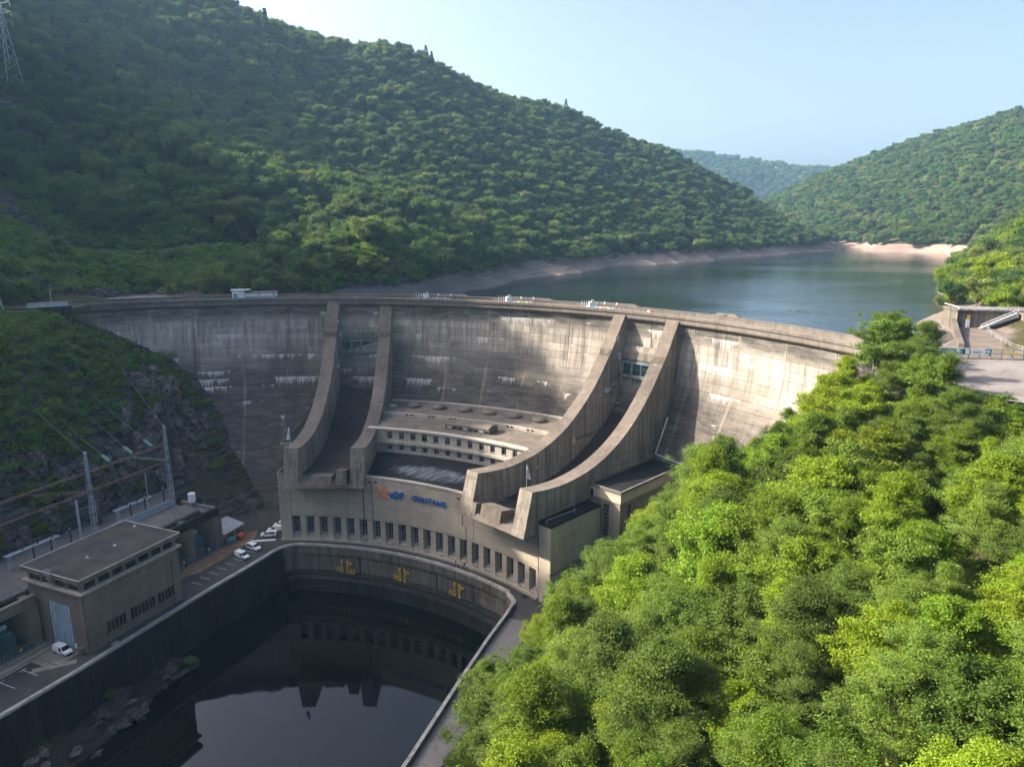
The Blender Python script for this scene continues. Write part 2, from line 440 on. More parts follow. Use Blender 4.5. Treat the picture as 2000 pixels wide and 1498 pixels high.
class G:
    """Collects polygons, then links them as ONE mesh object."""
    def __init__(s): s.v, s.f, s.mi = [], [], []
    def add(s, vs, fs, mi=0):
        k = len(s.v); s.v += [tuple(p) for p in vs]
        s.f += [tuple(i + k for i in f) for f in fs]; s.mi += [mi] * len(fs)
        return s
    def box(s, c, d, ex=(1, 0, 0), ey=None, mi=0):
        """centre c, full sizes d, horizontal axis ex"""
        ex = Vector((ex[0], ex[1], 0)).normalized()
        ey = Vector((-ex.y, ex.x, 0)); c = Vector(c)
        vs = [c + ex * (a * d[0] / 2) + ey * (b * d[1] / 2) + Vector((0, 0, e * d[2] / 2)) for e in (-1, 1) for b in (-1, 1) for a in (-1, 1)]
        return s.add(vs, [(0, 2, 3, 1), (4, 5, 7, 6), (0, 1, 5, 4), (2, 6, 7, 3), (0, 4, 6, 2), (1, 3, 7, 5)], mi)
    def prism(s, poly, z0, z1, mi=0, mtop=None):
        n = len(poly)
        a = sum(poly[i][0] * poly[(i + 1) % n][1] - poly[(i + 1) % n][0] * poly[i][1] for i in range(n))
        if a < 0: poly = poly[::-1]
        vs = [(p[0], p[1], z0) for p in poly] + [(p[0], p[1], z1) for p in poly]
        s.add(vs, [tuple(range(n))[::-1]] + [(i, (i + 1) % n, n + (i + 1) % n, n + i) for i in range(n)], mi)
        k = len(s.v) - n
        s.f.append(tuple(range(k, k + n))); s.mi.append(mi if mtop is None else mtop)
        return s
    def slab(s, prof, o, along, across, w, mi=0, mtop=None, ntop=0):
        """polygon prof in (s, z) along a plan direction, extruded w across"""
        o = Vector((o[0], o[1], 0)); a = Vector((along[0], along[1], 0)); c = Vector((across[0], across[1], 0)).normalized() * w
        n = len(prof)
        p0 = [o + a * q[0] + Vector((0, 0, q[1])) for q in prof]
        vs = p0 + [p + c for p in p0]
        fs = [(i, (i + 1) % n, n + (i + 1) % n, n + i) for i in range(n)]
        s.add(vs, [tuple(range(n))[::-1], tuple(range(n, 2 * n))], mi)
        k = len(s.v) - 2 * n
        for i, f in enumerate(fs):
            s.f.append(tuple(j + k for j in f)); s.mi.append(mtop if (mtop is not None and i < ntop) else mi)
        return s
    def beam(s, p, q, w, h=None, mi=0):
        p, q = Vector(p), Vector(q); h = h or w
        d = (q - p)
        if d.length < 1e-6: return s
        d.normalize()
        up = Vector((0, 0, 1)) if abs(d.z) < 0.95 else Vector((1, 0, 0))
        a = d.cross(up).normalized() * w / 2; b = a.cross(d).normalized() * h / 2
        vs = [p - a - b, p + a - b, p + a + b, p - a + b, q - a - b, q + a - b, q + a + b, q - a + b]
        return s.add(vs, [(0, 1, 2, 3), (7, 6, 5, 4), (0, 4, 5, 1), (1, 5, 6, 2), (2, 6, 7, 3), (3, 7, 4, 0)], mi)
    def tube(s, pts, r, n=6, mi=0, r1=None):
        pts = [Vector(p) for p in pts]
        k0 = len(s.v); m = len(pts)
        for i, p in enumerate(pts):
            d = (pts[min(i + 1, m - 1)] - pts[max(i - 1, 0)]).normalized()
            up = Vector((0, 0, 1)) if abs(d.z) < 0.95 else Vector((1, 0, 0))
            a = d.cross(up).normalized(); b = a.cross(d).normalized()
            rr = r if r1 is None else r + (r1 - r) * i / max(1, m - 1)
            for j in range(n):
                t = 2 * math.pi * j / n
                s.v.append(tuple(p + a * (rr * math.cos(t)) + b * (rr * math.sin(t))))
        for i in range(m - 1):
            for j in range(n):
                s.f.append((k0 + i * n + j, k0 + i * n + (j + 1) % n, k0 + (i + 1) * n + (j + 1) % n, k0 + (i + 1) * n + j)); s.mi.append(mi)
        s.f.append(tuple(range(k0, k0 + n))[::-1]); s.f.append(tuple(range(k0 + (m - 1) * n, k0 + m * n))); s.mi += [mi, mi]
        return s
    def lathe(s, c, prof, n=16, mi=0):
        """profile [(r, z)] turned about the vertical through c"""
        k0 = len(s.v); m = len(prof)
        for r, z in prof:
            for j in range(n):
                t = 2 * math.pi * j / n
                s.v.append((c[0] + r * math.cos(t), c[1] + r * math.sin(t), c[2] + z))
        for i in range(m - 1):
            for j in range(n):
                s.f.append((k0 + i * n + j, k0 + i * n + (j + 1) % n, k0 + (i + 1) * n + (j + 1) % n, k0 + (i + 1) * n + j)); s.mi.append(mi)
        s.f.append(tuple(range(k0, k0 + n))[::-1]); s.f.append(tuple(range(k0 + (m - 1) * n, k0 + m * n))); s.mi += [mi, mi]
        return s
    def sweep(s, prof, frames, closed=True, mi=0, mis=None):
        """profile [(r, z)] carried along frames r -> (x, y); frames is a list of functions"""
        n = len(prof); k0 = len(s.v); m = len(frames)
        for fr in frames:
            for r, z in prof:
                x, y = fr(r); s.v.append((x, y, z))
        for i in range(m - 1):
            for j in range(n if closed else n - 1):
                s.f.append((k0 + i * n + j, k0 + (i + 1) * n + j, k0 + (i + 1) * n + (j + 1) % n, k0 + i * n + (j + 1) % n)); s.mi.append(mis[j] if mis else mi)
        if closed:
            s.f.append(tuple(range(k0, k0 + n))); s.f.append(tuple(range(k0 + (m - 1) * n, k0 + m * n))[::-1]); s.mi += [mi, mi]
        return s
    def build(s, name, mats, parent=None, smooth=False, bevel=0.0, world=True, fix=True):
        me = bpy.data.meshes.new(name)
        me.from_pydata(s.v, [], s.f)
        for m in (mats if isinstance(mats, (list, tuple)) else [mats]):
            me.materials.append(MAT[m] if isinstance(m, str) else m)
        me.polygons.foreach_set('material_index', s.mi)
        if fix:
            bm = bmesh.new(); bm.from_mesh(me)
            bmesh.ops.recalc_face_normals(bm, faces=bm.faces)
            bm.to_mesh(me); bm.free()
        if smooth: me.polygons.foreach_set('use_smooth', [True] * len(me.polygons))
        me.update()
        o = bpy.data.objects.new(name, me)
        COL.objects.link(o)
        if bevel:
            b = o.modifiers.new('bevel', 'BEVEL'); b.width = bevel; b.segments = 2; b.limit_method = 'ANGLE'; b.angle_limit = R_(40)
        if parent is not None:
            o.parent = parent
            if world:
                top = parent
                if parent.parent is None and parent.type == 'EMPTY':
                    o.matrix_parent_inverse = Matrix.LocRotScale(parent.location, parent.rotation_euler, parent.scale).inverted()
        return o
def copy_tree(o, parent=None):
    c = o.copy(); COL.objects.link(c); c.parent = parent
    if parent is not None: c.matrix_parent_inverse = o.matrix_parent_inverse.copy()
    for ch in o.children: copy_tree(ch, c)
    return c

def pol(a, r):                            # dam arc, degrees
    return (CX + r * math.cos(R_(a)), CY + r * math.sin(R_(a)))
FX, FY, FRAD = CX, CY, 89.4         # circle of the powerhouse front
def fpol(a, r=0.0):
    return (FX + (FRAD + r) * math.cos(R_(a)), FY + (FRAD + r) * math.sin(R_(a)))
def at(u, v, z):
    """point at height z seen at photo pixel (u, v) - used to survey plan positions"""
    x = (u - 1000) / FPX; y = (v - 749) / FPX
    d = (x, math.cos(PITCH) - y * math.sin(PITCH), -math.sin(PITCH) - y * math.cos(PITCH))
    t = (z - CAM_Z) / d[2]
    return (d[0] * t, d[1] * t, z)
def smooth01(t):
    t = np.clip(t, 0, 1); return t * t * (3 - 2 * t)

# ------------------------------------------------------------------ terrain
WATER_R, WATER_L = -12.0, 53.0
class RBF:
    def __init__(s, pts, c=9.0):
        P = np.array(pts, float); s.P = P[:, :2] / 100.0; s.c = c / 100.0
        n = len(P)
        d = np.sqrt(((s.P[:, None] - s.P[None]) ** 2).sum(-1) + s.c ** 2)
        Q = np.c_[np.ones(n), s.P]
        A = np.zeros((n + 3, n + 3)); A[:n, :n] = d + np.eye(n) * 0.01; A[:n, n:] = Q; A[n:, :n] = Q.T
        s.w = np.linalg.solve(A, np.r_[P[:, 2], 0, 0, 0])
    def __call__(s, x, y):
        X = np.c_[np.ravel(x), np.ravel(y)] / 100.0
        out = np.empty(len(X))
        for i in range(0, len(X), 20000):
            B = X[i:i + 20000]
            d = np.sqrt(((B[:, None] - s.P[None]) ** 2).sum(-1) + s.c ** 2)
            out[i:i + 20000] = d @ s.w[:-3] + s.w[-3] + B @ s.w[-2:]
        return out.reshape(np.shape(x))
def sl(x, y):                             # right bank: metres right of the bank road's outer edge
    return 0.937 * (x + 8.9) - 0.35 * (y - 111)
common = [(-310, 206, 212), (-310, 278, 254), (-310, 256, 227), (-310, 165, 208), (-310, 90, 205), (-310, 0, 200), (-450, 200, 235), (-450, 0, 230), (-450, 330, 285),
          (-225, 205, 128), (-225, 140, 118), (-225, 80, 112), (-225, 20, 108), (-178, 203, 72), (-172, 150, 66), (-170, 100, 58), (-165, 40, 55), (-195, 235, 88), (-250, 262, 165),
          (-700, 200, 240), (-700, -100, 240), (-1200, 300, 240), (-310, -100, 200), (-700, 600, 300), (-1200, 900, 280)]
down = list(common)
down += [(x, y, -16) for x, y in [(-50, 150), (-30, 130), (-50, 110), (-20, 140), (-40, 90), (-62, 95), (-60, 60), (-75, 40), (-90, 10), (-60, 10), (-45, 30), (-30, 160), (-50, 175), (-100, -60), (-60, -60),
                                 (-68, 150), (-75, 160), (-85, 150), (-95, 130), (-85, 175), (-70, 190), (-50, 195), (-20, 180), (0, 165), (-40, 215), (0, 200), (25, 190), (-95, 165), (-100, 110)]]
down += [(-88, 116, -8), (-82, 131, -8.5), (-76, 146, -10.5), (-82, 112, -11.5), (-94, 100, -6), (-88, 96, -10), (-77, 128, -12.5), (-72, 142, -13.5), (-101, 85, -5)]
down += [(-110, 140, 2), (-112, 155, 5), (-104, 180, 6), (-96, 200, 4), (-121, 150, 14), (-117, 165, 15), (-109, 185, 13), (-102, 204, 12), (-125, 166, 31), (-118, 180, 27), (-112, 198, 23), (-105, 213, 20),
         (-132, 180, 46), (-124, 196, 41), (-118, 212, 38), (-140, 194, 58), (-133, 205, 54), (-128, 218, 50), (-141, 214, 60), (-150, 205, 61), (-155, 190, 62), (-150, 165, 52), (-140, 150, 36), (-150, 120, 40), (-130, 130, 18), (-130, 90, 10),
         (-140, 40, 20), (-138.3, 224.7, 58), (-125, 231, 50), (-109.7, 235.8, 40.5), (-97.7, 232.9, 27.5), (-89, 225, 14), (-79, 218.5, 3), (-86, 211, 6), (-92, 216, 13), (-74, 214, -1)]
for x, y in [(-4, 124), (-6, 112), (4, 145), (9, 154), (16, 160), (-12, 100), (-22, 72), (-34, 45), (-45, 15), (-60, -40)]:
    down.append((x, y, 0.2 if y > 90 else 0.6))
for x, y in [(-11.5, 125), (-4, 142), (-17, 108), (-25, 88), (-36, 66), (-46, 45)]: down.append((x, y, -12))
for x, y in [(60, 60), (100, 60), (40, 20), (0, 20), (20, 60), (20, 100), (40, 110), (55, 118), (60, 98), (30, 138), (46, 146), (10, 120), (80, 20), (0, 60), (20, -30), (80, -60), (130, 20), (40, 80), (66, 78), (15, 142)]:
    down.append((x, y, 0.755 * sl(x, y) - 0.0008 * sl(x, y) ** 2))
down += [(78, 118, 60.3), (92, 122, 60.3), (86, 136, 60.3), (74, 128, 58.5), (68, 118, 55), (82, 100, 62), (110, 110, 68), (76, 148, 54), (70, 153, 42), (63, 157, 32), (56, 160, 22), (46, 162, 11), (36, 160, 3), (26, 157, 0), (120, 140, 61), (180, 100, 100), (250, 60, 130), (400, 0, 160), (300, 200, 120)]
up = list(common)
up += [(-140, 232, 61.3), (-148, 228, 61.4), (-137, 248, 61.4), (-128, 260, 61.4), (-116, 260, 61.5), (-164, 210, 61.5), (-161, 233, 66.5), (-153, 248, 67), (-142, 264, 67), (-130, 274, 67), (-112, 276, 66), (-178, 219, 67), (-180, 240, 76), (-164, 262, 73), (-145, 280, 71), (-100, 262, 60), (-42, 318, 61), (-34, 352, 61), (-24, 358, 53), (-35, 320, 53), (-56, 285, 52.5), (-76, 262, 52), (-64, 288, 62), (-86, 268, 61), (0, 432, 53), (-14, 442, 61), (82, 571, 53), (70, 580, 61), (198, 686, 53), (188, 696, 61), (381, 864, 53), (374, 874, 60),
       (-150, 297, 66), (-158, 320, 74), (-162, 330, 75), (-178, 303, 74), (-184, 312, 75), (-132, 343, 74.5), (-136, 353, 76), (-120, 300, 66), (-118, 330, 70), (-90, 310, 65), (-80, 350, 73), (-195, 330, 86), (-150, 352, 84), (-195, 300, 82), (-239, 350, 112), (-300, 460, 204), (-218, 540, 160), (-103, 500, 104), (-150, 420, 112), (-60, 430, 92), (0, 580, 93), (80, 680, 100), (190, 800, 98), (290, 870, 85),
       (-251, 700, 268), (-109, 820, 256), (63, 930, 214), (194, 980, 170), (298, 960, 114), (337, 915, 76), (-400, 560, 300), (-150, 700, 208), (-20, 780, 190), (100, 850, 160),
       (-200, 1000, 210), (50, 1150, 150), (280, 1150, 60), (380, 1010, 45), (430, 930, 44), (300, 1300, 60), (100, 1400, 100),
       (0, 330, 40), (60, 430, 40), (150, 520, 38), (250, 650, 38), (350, 790, 40), (60, 250, 40), (100, 290, 40), (-30, 275, 42), (20, 260, 42), (60, 215, 42), (88, 190, 44), (75, 172, 44), (440, 830, 44),
       (90, 164, 54), (102, 182, 53), (118, 199, 53), (141, 227, 53), (164, 265, 53), (185, 297, 53), (242, 391, 53), (300, 480, 53), (357, 571, 53), (430, 690, 53), (105, 215, 45), (125, 243, 44), (150, 282, 43), (170, 312, 43), (225, 402, 43), (285, 492, 42), (340, 585, 42), (158, 228, 62), (180, 260, 63), (205, 290, 66), (194, 299, 60), (150, 236, 59), (172, 262, 59), (214, 336, 60), (262, 385, 66), (320, 472, 66), (375, 560, 66), (445, 670, 66), (94, 150, 60.3), (110, 163, 60.5), (122, 178, 61), (130, 190, 62), (200, 250, 76), (243, 350, 78), (300, 400, 92), (300, 300, 118), (360, 480, 100), (150, 160, 72), (250, 200, 110),
       (395, 930, 53), (470, 760, 53), (438, 840, 53), (402, 938, 61), (480, 768, 63), (447, 848, 63), (386, 914, 46), (455, 752, 46), (424, 830, 46), (330, 1060, 53), (250, 1220, 53), (519, 1500, 117), (607, 1450, 168), (733, 1350, 224), (808, 1200, 250), (1000, 1100, 290), (560, 900, 110), (600, 1000, 140), (520, 1050, 110), (650, 1200, 180), (450, 1200, 90), (700, 900, 180), (560, 720, 110), (1000, 700, 220), (1300, 900, 260), (800, 500, 200), (1000, 1600, 200), (600, 1700, 90)]
H_DOWN, H_UP = RBF(down, 2.0), RBF(up, 10.0)
def fbm(x, y, s, seed=0):
    """cheap layered value noise"""
    out = 0.0; amp = 1.0; tot = 0.0
    for k in range(4):
        xs, ys = x / s + 17.3 * k + seed, y / s - 9.1 * k + seed * 2.3
        xi, yi = np.floor(xs), np.floor(ys); fx, fy = xs - xi, ys - yi
        fx = fx * fx * (3 - 2 * fx); fy = fy * fy * (3 - 2 * fy)
        h = lambda a, b: np.modf(np.abs(np.sin(a * 127.1 + b * 311.7 + k * 3.7) * 43758.5453))[0]
        v = (h(xi, yi) * (1 - fx) + h(xi + 1, yi) * fx) * (1 - fy) + (h(xi, yi + 1) * (1 - fx) + h(xi + 1, yi + 1) * fx) * fy
        out = out + (v - 0.5) * amp; tot += amp; amp *= 0.5; s *= 0.5
    return out / tot * 2
def height(x, y):
    x, y = np.asarray(x, float), np.asarray(y, float)
    r = np.hypot(x - CX, y - CY)
    w = smooth01((r - 145.5) / 6.0)
    h = H_DOWN(x, y) * (1 - w) + H_UP(x, y) * w
    flat = smooth01((np.abs(h - 60.8) - 0.8) / 4.0) * smooth01((h + 10) / 8.0)
    h = h + fbm(x, y, 60) * 5.0 * flat * smooth01((h - 62) / 20) + fbm(x, y, 14, 3) * 1.3 * flat
    # rock face left of the dam: ledges and gullies
    rk = smooth01((x + 160) / 15) * smooth01((-84 - x) / 8) * smooth01((y - 130) / 15) * smooth01((245 - y) / 15) * smooth01((h - 10) / 4) * smooth01((55 - h) / 8)
    h = h + rk * fbm(x * 1.6 + y * 0.7, y * 0.6, 7, 5) * 4.2
    # rocky bank under the quay
    bk = smooth01((x + 112) / 6) * smooth01((-64 - x) / 5) * smooth01((y - 70) / 10) * smooth01((158 - y) / 8) * smooth01((h + 15.5) / 2)
    h = h + bk * (fbm(x, y, 6, 8) * 2.6 + fbm(x, y, 2.5, 2) * 0.9)
    # bare shore: gullied
    sh = smooth01((y - 300) / 20) * smooth01((h - 48) / 3) * smooth01((64 - h) / 4)
    h = h + sh * fbm(x, y, 16, 9) * 2.2
    # grass terrace above the road: a level bench
    tp = [(-206, 299), (-180, 307), (-158, 326), (-128, 350)]; dmin = np.full(np.shape(x), 1e9)
    for (x0, y0), (x1, y1) in zip(tp[:-1], tp[1:]):
        f = np.clip(((x - x0) * (x1 - x0) + (y - y0) * (y1 - y0)) / ((x1 - x0) ** 2 + (y1 - y0) ** 2), 0, 1)
        dmin = np.minimum(dmin, np.hypot(x - x0 - f * (x1 - x0), y - y0 - f * (y1 - y0)))
    tw_ = smooth01((9.0 - dmin) / 4.0)
    h = h * (1 - tw_) + 74.5 * tw_
    # level ground under the parking area and the crest road on the left
    pk = smooth01((x - 70) / 5) * smooth01((y - 106) / 5) * smooth01((160 - y) / 4) * smooth01((112 - x) / 8)
    h = h * (1 - pk) + 60.2 * pk
    return h
xl = np.r_[np.arange(-1200, -230, 22.0), np.arange(-230, 160, 2.0), np.arange(160, 340, 5.0), np.arange(340, 1320, 16.0)]
yl = np.r_[np.arange(-160, 20, 9.0), np.arange(20, 330, 2.0), np.arange(330, 620, 6.0), np.arange(620, 1720, 12.0)]
GXX, GYY = np.meshgrid(xl, yl)
GZZ = height(GXX, GYY)
def grid_mesh(name, X, Y, Z, mat):
    ny, nx = X.shape
    me = bpy.data.meshes.new(name)
    i = np.arange(nx * ny).reshape(ny, nx)
    q = np.stack([i[:-1, :-1], i[:-1, 1:], i[1:, 1:], i[1:, :-1]], -1).reshape(-1)
    nf = (nx - 1) * (ny - 1)
    me.vertices.add(nx * ny); me.vertices.foreach_set('co', np.stack([X, Y, Z], -1).ravel().astype(np.float32))
    me.loops.add(nf * 4); me.loops.foreach_set('vertex_index', q.astype(np.int32))
    me.polygons.add(nf); me.polygons.foreach_set('loop_start', np.arange(0, nf * 4, 4, dtype=np.int32))
    me.update(calc_edges=True); me.validate()
    me.materials.append(MAT[mat])
    me.polygons.foreach_set('use_smooth', [True] * nf)
    o = bpy.data.objects.new(name, me); COL.objects.link(o)
    return o
terrain = grid_mesh('terrain', GXX, GYY, GZZ, 'terrain')
tag(terrain, kind='structure')
# farthest ridge
fx_, fy_ = np.meshgrid(np.arange(-400, 2600, 60.0), np.arange(2100, 3300, 60.0))
ridge = np.interp(fx_, [-400, 200, 573, 767, 1154, 1600, 2600], [300, 330, 328, 304, 258, 230, 220])
fz_ = ridge * np.exp(-((fy_ - 2800) / 420.0) ** 2) + fbm(fx_, fy_, 240, 4) * 22
farhill = grid_mesh('far_hill', fx_, fy_, fz_, 'terrain')
tag(farhill, kind='structure')
# ground out to the horizon
g = G().add([(-6000, -6000, -40), (6000, -6000, -40), (6000, 9000, -40), (-6000, 9000, -40)], [(0, 1, 2, 3)])
tag(g.build('ground', 'terrain'), kind='structure')
# lake: everything upstream of the dam
def arcpts(r, a0, a1, n): return [pol(a0 + (a1 - a0) * i / (n - 1), r) for i in range(n)]
lake_poly = arcpts(150.5, 16, 128, 40) + [(-400, 400), (-400, 1700), (900, 1700), (900, 140), (120, 130)]
g = G().add([(x, y, WATER_L) for x, y in lake_poly], [tuple(range(len(lake_poly)))])
tag(g.build('lake_water', 'lake_water'), kind='structure')
g = G().add([(-160, -140, WATER_R), (40, -140, WATER_R), (40, 195, WATER_R), (-160, 195, WATER_R)], [(0, 1, 2, 3)])
tag(g.build('river_water', 'river_water'), kind='structure')

# ------------------------------------------------------------------ dam
PZ = [-20, 0, 8, 15, 20, 25, 30, 36, 40, 44, 49, 54, 60, 64]
PR = [98, 115, 122, 128, 132, 135.5, 138.3, 141.3, 143.3, 144.9, 146, 146.5, 146.5, 146.5]
def face_r(z): return float(np.interp(z, PZ, PR))
dam = thing('dam', 'curved grey concrete arch dam with stained blocks holding back the lake', 'dam', (*pol(75, 140), 0))
A0, A1 = 17.3, 123.7
def arc_frames(a0, a1, n): return [(lambda r, a=a0 + (a1 - a0) * i / (n - 1): pol(a, r)) for i in range(n)]
core = [(face_r(z) + 0.45, z) for z in np.arange(-20, 60.1, 4)] + [(151.8, 60), (151.8, -20)]
G().sweep(core, arc_frames(A0, A1, 90)).build('core', 'dam_concrete', dam)
lifts = np.arange(-16.8, 59.9, 2.4)
k0 = int(math.floor((A0 - JOINT0) / JSTEP)); k1 = int(math.ceil((A1 - JOINT0) / JSTEP))
for k in range(k0, k1):
    a0 = max(A0, JOINT0 + k * JSTEP); a1 = min(A1, JOINT0 + (k + 1) * JSTEP)
    if a1 - a0 < 0.2: continue
    ga = 0.022                             # half of the open joint, degrees
    g = G(); NA = 6
    rr = random.Random(k)
    rings = []
    for z0 in lifts:
        z1 = min(z0 + 2.4, 60.0)
        j = rr.uniform(-0.05, 0.05)
        rings += [(face_r(z0) + 0.08, z0), (face_r(z0) + j, z0 + 0.05), (face_r(z1) + j - 0.02, z1 - 0.02), (face_r(z1) + 0.08, z1 - 0.001)]
    rings = [(face_r(rings[0][1]) + 0.7, rings[0][1])] + rings
    n = len(rings)
    vs = [(*pol(a0 + ga + (a1 - a0 - 2 * ga) * i / NA, r), z) for i in range(NA + 1) for r, z in rings]
    fs = [(i * n + q, (i + 1) * n + q, (i + 1) * n + q + 1, i * n + q + 1) for i in range(NA) for q in range(n - 1)]
    # joint cheeks
    e0 = len(vs); vs += [(*pol(a0 + ga, r + 0.6), z) for r, z in rings] + [(*pol(a1 - ga, r + 0.6), z) for r, z in rings]
    fs += [(e0 + q, q, q + 1, e0 + q + 1) for q in range(n - 1)] + [(NA * n + q, e0 + n + q, e0 + n + q + 1, NA * n + q + 1) for q in range(n - 1)]
    g.add(vs, fs).build('concrete_block', 'dam_concrete', dam, fix=False)
# crest: corbelled coping, road, two parapets
fr = arc_frames(A0 - 0.6, A1 + 0.6, 110)
G().sweep([(146.9, 59.2), (145.6, 60.0), (145.3, 60.4), (145.3, 61.55), (145.0, 61.7), (144.95, 62.45), (145.1, 62.6), (145.55, 62.6), (145.7, 62.5), (145.75, 61.5), (147, 60)], fr).build('coping', 'coping', dam)
G().sweep([(145.76, 60.01), (145.76, 61.6), (151.2, 61.6), (151.2, 60.01)], fr).build('crest_road', 'asphalt_pale', dam)
G().sweep([(151.21, 60.0), (151.21, 62.75), (151.1, 62.8), (151.1, 63.0), (151.9, 63.0), (151.9, 62.8), (151.8, 62.75), (151.8, 60.0)], fr).build('parapet', 'coping', dam)

# ------------------------------------------------------------------ spillways
TS = [(-3, 65), (0, 61.2), (2, 58.3), (5, 53.2), (8, 49.2), (12, 44.1), (15.5, 40.4), (20, 36.5), (24, 33.7), (28, 31.5), (34, 29.1), (40, 27.7), (47, 27.0), (54, 27.3), (59.2, 28.0)]
CS = [(-4, 41.5), (-1.5, 39.4), (0, 38.0), (5, 33.4), (10, 29.8), (15, 26.6), (20, 23.9), (27, 21.2), (34, 19.7), (42, 19.0), (50, 19.1), (56, 19.9)]
def dense(prof, step=1.5):
    xs = np.array([p[0] for p in prof]); zs = np.array([p[1] for p in prof])
    # smooth by cubic (Catmull-Rom) resampling
    out = []
    for i in range(len(xs) - 1):
        p0 = zs[max(i - 1, 0)]; p1 = zs[i]; p2 = zs[i + 1]; p3 = zs[min(i + 2, len(zs) - 1)]
        x0 = xs[max(i - 1, 0)]; x1 = xs[i]; x2 = xs[i + 1]; x3 = xs[min(i + 2, len(xs) - 1)]
        m1 = (p2 - p0) / (x2 - x0); m2 = (p3 - p1) / (x3 - x1); h = x2 - x1
        k = max(1, int(round(h / step)))
        for j in range(k):
            t = j / k
            out.append((x1 + h * t, (2 * t ** 3 - 3 * t * t + 1) * p1 + (t ** 3 - 2 * t * t + t) * h * m1 + (-2 * t ** 3 + 3 * t * t) * p2 + (t ** 3 - t * t) * h * m2))
    out.append((xs[-1], zs[-1]))
    return out
TOPP = dense([p for p in TS if p[0] >= 0]); CHUTE = dense(CS)
def spillway(name, o, ax, label, mirror):
    """o: crest end of the wall on the left as seen; ax: unit plan direction downstream"""
    ax = Vector((ax[0], ax[1])).normalized()
    nx = Vector((-ax.y, ax.x))             # towards the other wall
    W, TH = 21.9, 3.95
    root = thing(name, label, 'spillway', (o[0] + ax.x * 30 + nx.x * 11, o[1] + ax.y * 30 + nx.y * 11, 17))
    o2 = Vector(o)
    for k, off in enumerate((0.0, W - TH)):
        q = o2 + nx * off
        prof = [(-2.5, 61.2)] + TOPP + [(60.9, 22.0), (62.1, 17.4), (52.0, 17.4), (46.0, 8.0), (30.0, 4.0), (-2.5, 20)]
        g = G().slab(prof, q, ax, nx, TH, 0, 1, len(TOPP))
        g.build('wall', ['spill_concrete', 'spill_top'], root)
        # pour joints across the wall top
        for sj in (5.5, 12.5, 19.5, 27, 36, 46):
            i = min(range(len(TOPP)), key=lambda j: abs(TOPP[j][0] - sj)); zt = TOPP[i][1]; sj = TOPP[i][0]
            i2 = min(i + 1, len(TOPP) - 1); dz = (TOPP[i2][1] - zt) / max(0.01, TOPP[i2][0] - sj)
            c = q + ax * sj + nx * TH / 2
            a = q + ax * sj - nx * 0.02; b = q + ax * sj + nx * (TH + 0.02)
            G().beam((a.x, a.y, zt + 0.0), (b.x, b.y, zt + 0.0), 0.10, 0.07).build('pour_joint', 'coping', root)
    q = o2 + nx * TH
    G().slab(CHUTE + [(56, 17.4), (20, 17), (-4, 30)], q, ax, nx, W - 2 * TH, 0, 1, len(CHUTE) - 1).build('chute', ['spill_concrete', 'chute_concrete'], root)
    # flip bucket: a raised sill with a wedge, and a slot at one side
    wch = W - 2 * TH
    a0, a1 = (0.30, 1.0) if not mirror else (0.0, 0.68)
    def part(name, s0, s1, w0, w1, zz, mat='spill_top'):
        G().slab(zz, q + nx * (wch * w0), ax, nx, wch * (w1 - w0)).build(name, mat, root)
    part('bucket_floor', 55, 62, 0.003, 0.997, [(50, 18.6), (55.5, 19.2), (61.6, 18.7), (62.05, 17.45), (50, 17.45)])
    if mirror:
        part('deflector_block', 56, 61, 0.22, 0.70, [(54, 19.0), (57.5, 21.0), (61.0, 21.6), (61.8, 18.4), (54, 18.2)])
        part('deflector_block', 56, 61, 0.004, 0.10, [(50, 19.0), (55, 20.2), (61.2, 21.2), (61.9, 18.2), (50, 18.2)])
    else:
        part('deflector_block', 56, 61, 0.24, 0.64, [(54, 19.0), (57, 20.0), (60.6, 20.4), (61.8, 18.2), (54, 18.2)])
        part('deflector_block', 56, 61, 0.74, 0.94, [(55, 19.0), (57, 21.2), (61.1, 22.4), (61.9, 18.4), (55, 18.2)], 'spill_concrete')
    # lintel and gate chamber above the crest of the chute
    def band(name, s0, s1, z0, z1, mat, w0=0.003, w1=0.997):
        G().slab([(s0, z0), (s1, z0), (s1, z1), (s0, z1)], q + nx * (wch * w0), ax, nx, wch * (w1 - w0)).build(name, mat, root)
    G().slab([(-4.5, 48.6), (0.9, 48.6), (0.9, 50.6), (0.2, 52.4), (-4.5, 52.4)], q + nx * 0.03, ax, nx, wch - 0.06).build('lintel', 'spill_concrete', root)
    # radial gate
    gate = G().slab([(0.55 - 0.9 * math.cos(t) * 0 + 1.3 * (t * t) * 0.25, 39.2 + 9.3 * i / 8) for i, t in enumerate(np.linspace(-1, 1, 9))] + [(0.2 + 1.3 * (t * t) * 0.25, 39.2 + 9.3 * i / 8) for i, t in reversed(list(enumerate(np.linspace(-1, 1, 9))))], q + nx * 0.05, ax, nx, wch - 0.1)
    gt = gate.build('gate', 'gate_skin', root)
    def P(s, w, z): v = q + ax * s + nx * (wch * w); return (v.x, v.y, z)
    fg = G()
    for z, t, sx in ((47.9, 0.7, 1.3), (43.9, 0.9, 1.9), (39.7, 0.45, 1.6)):
        fg.beam(P(sx, 0.02, z), P(sx, 0.98, z), 0.5, t)
    for w in (0.04, 0.27, 0.5, 0.73, 0.96):
        fg.beam(P(1.35, w, 39.7), P(1.5, w, 43.9), 0.28, 0.5); fg.beam(P(1.5, w, 43.9), P(1.25, w, 48.2), 0.28, 0.5)
    for w0, w1 in ((0.27, 0.5), (0.5, 0.73)):
        fg.beam(P(1.2, w0, 39.9), P(1.2, w1, 43.6), 0.14); fg.beam(P(1.2, w1, 39.9), P(1.2, w0, 43.6), 0.14)
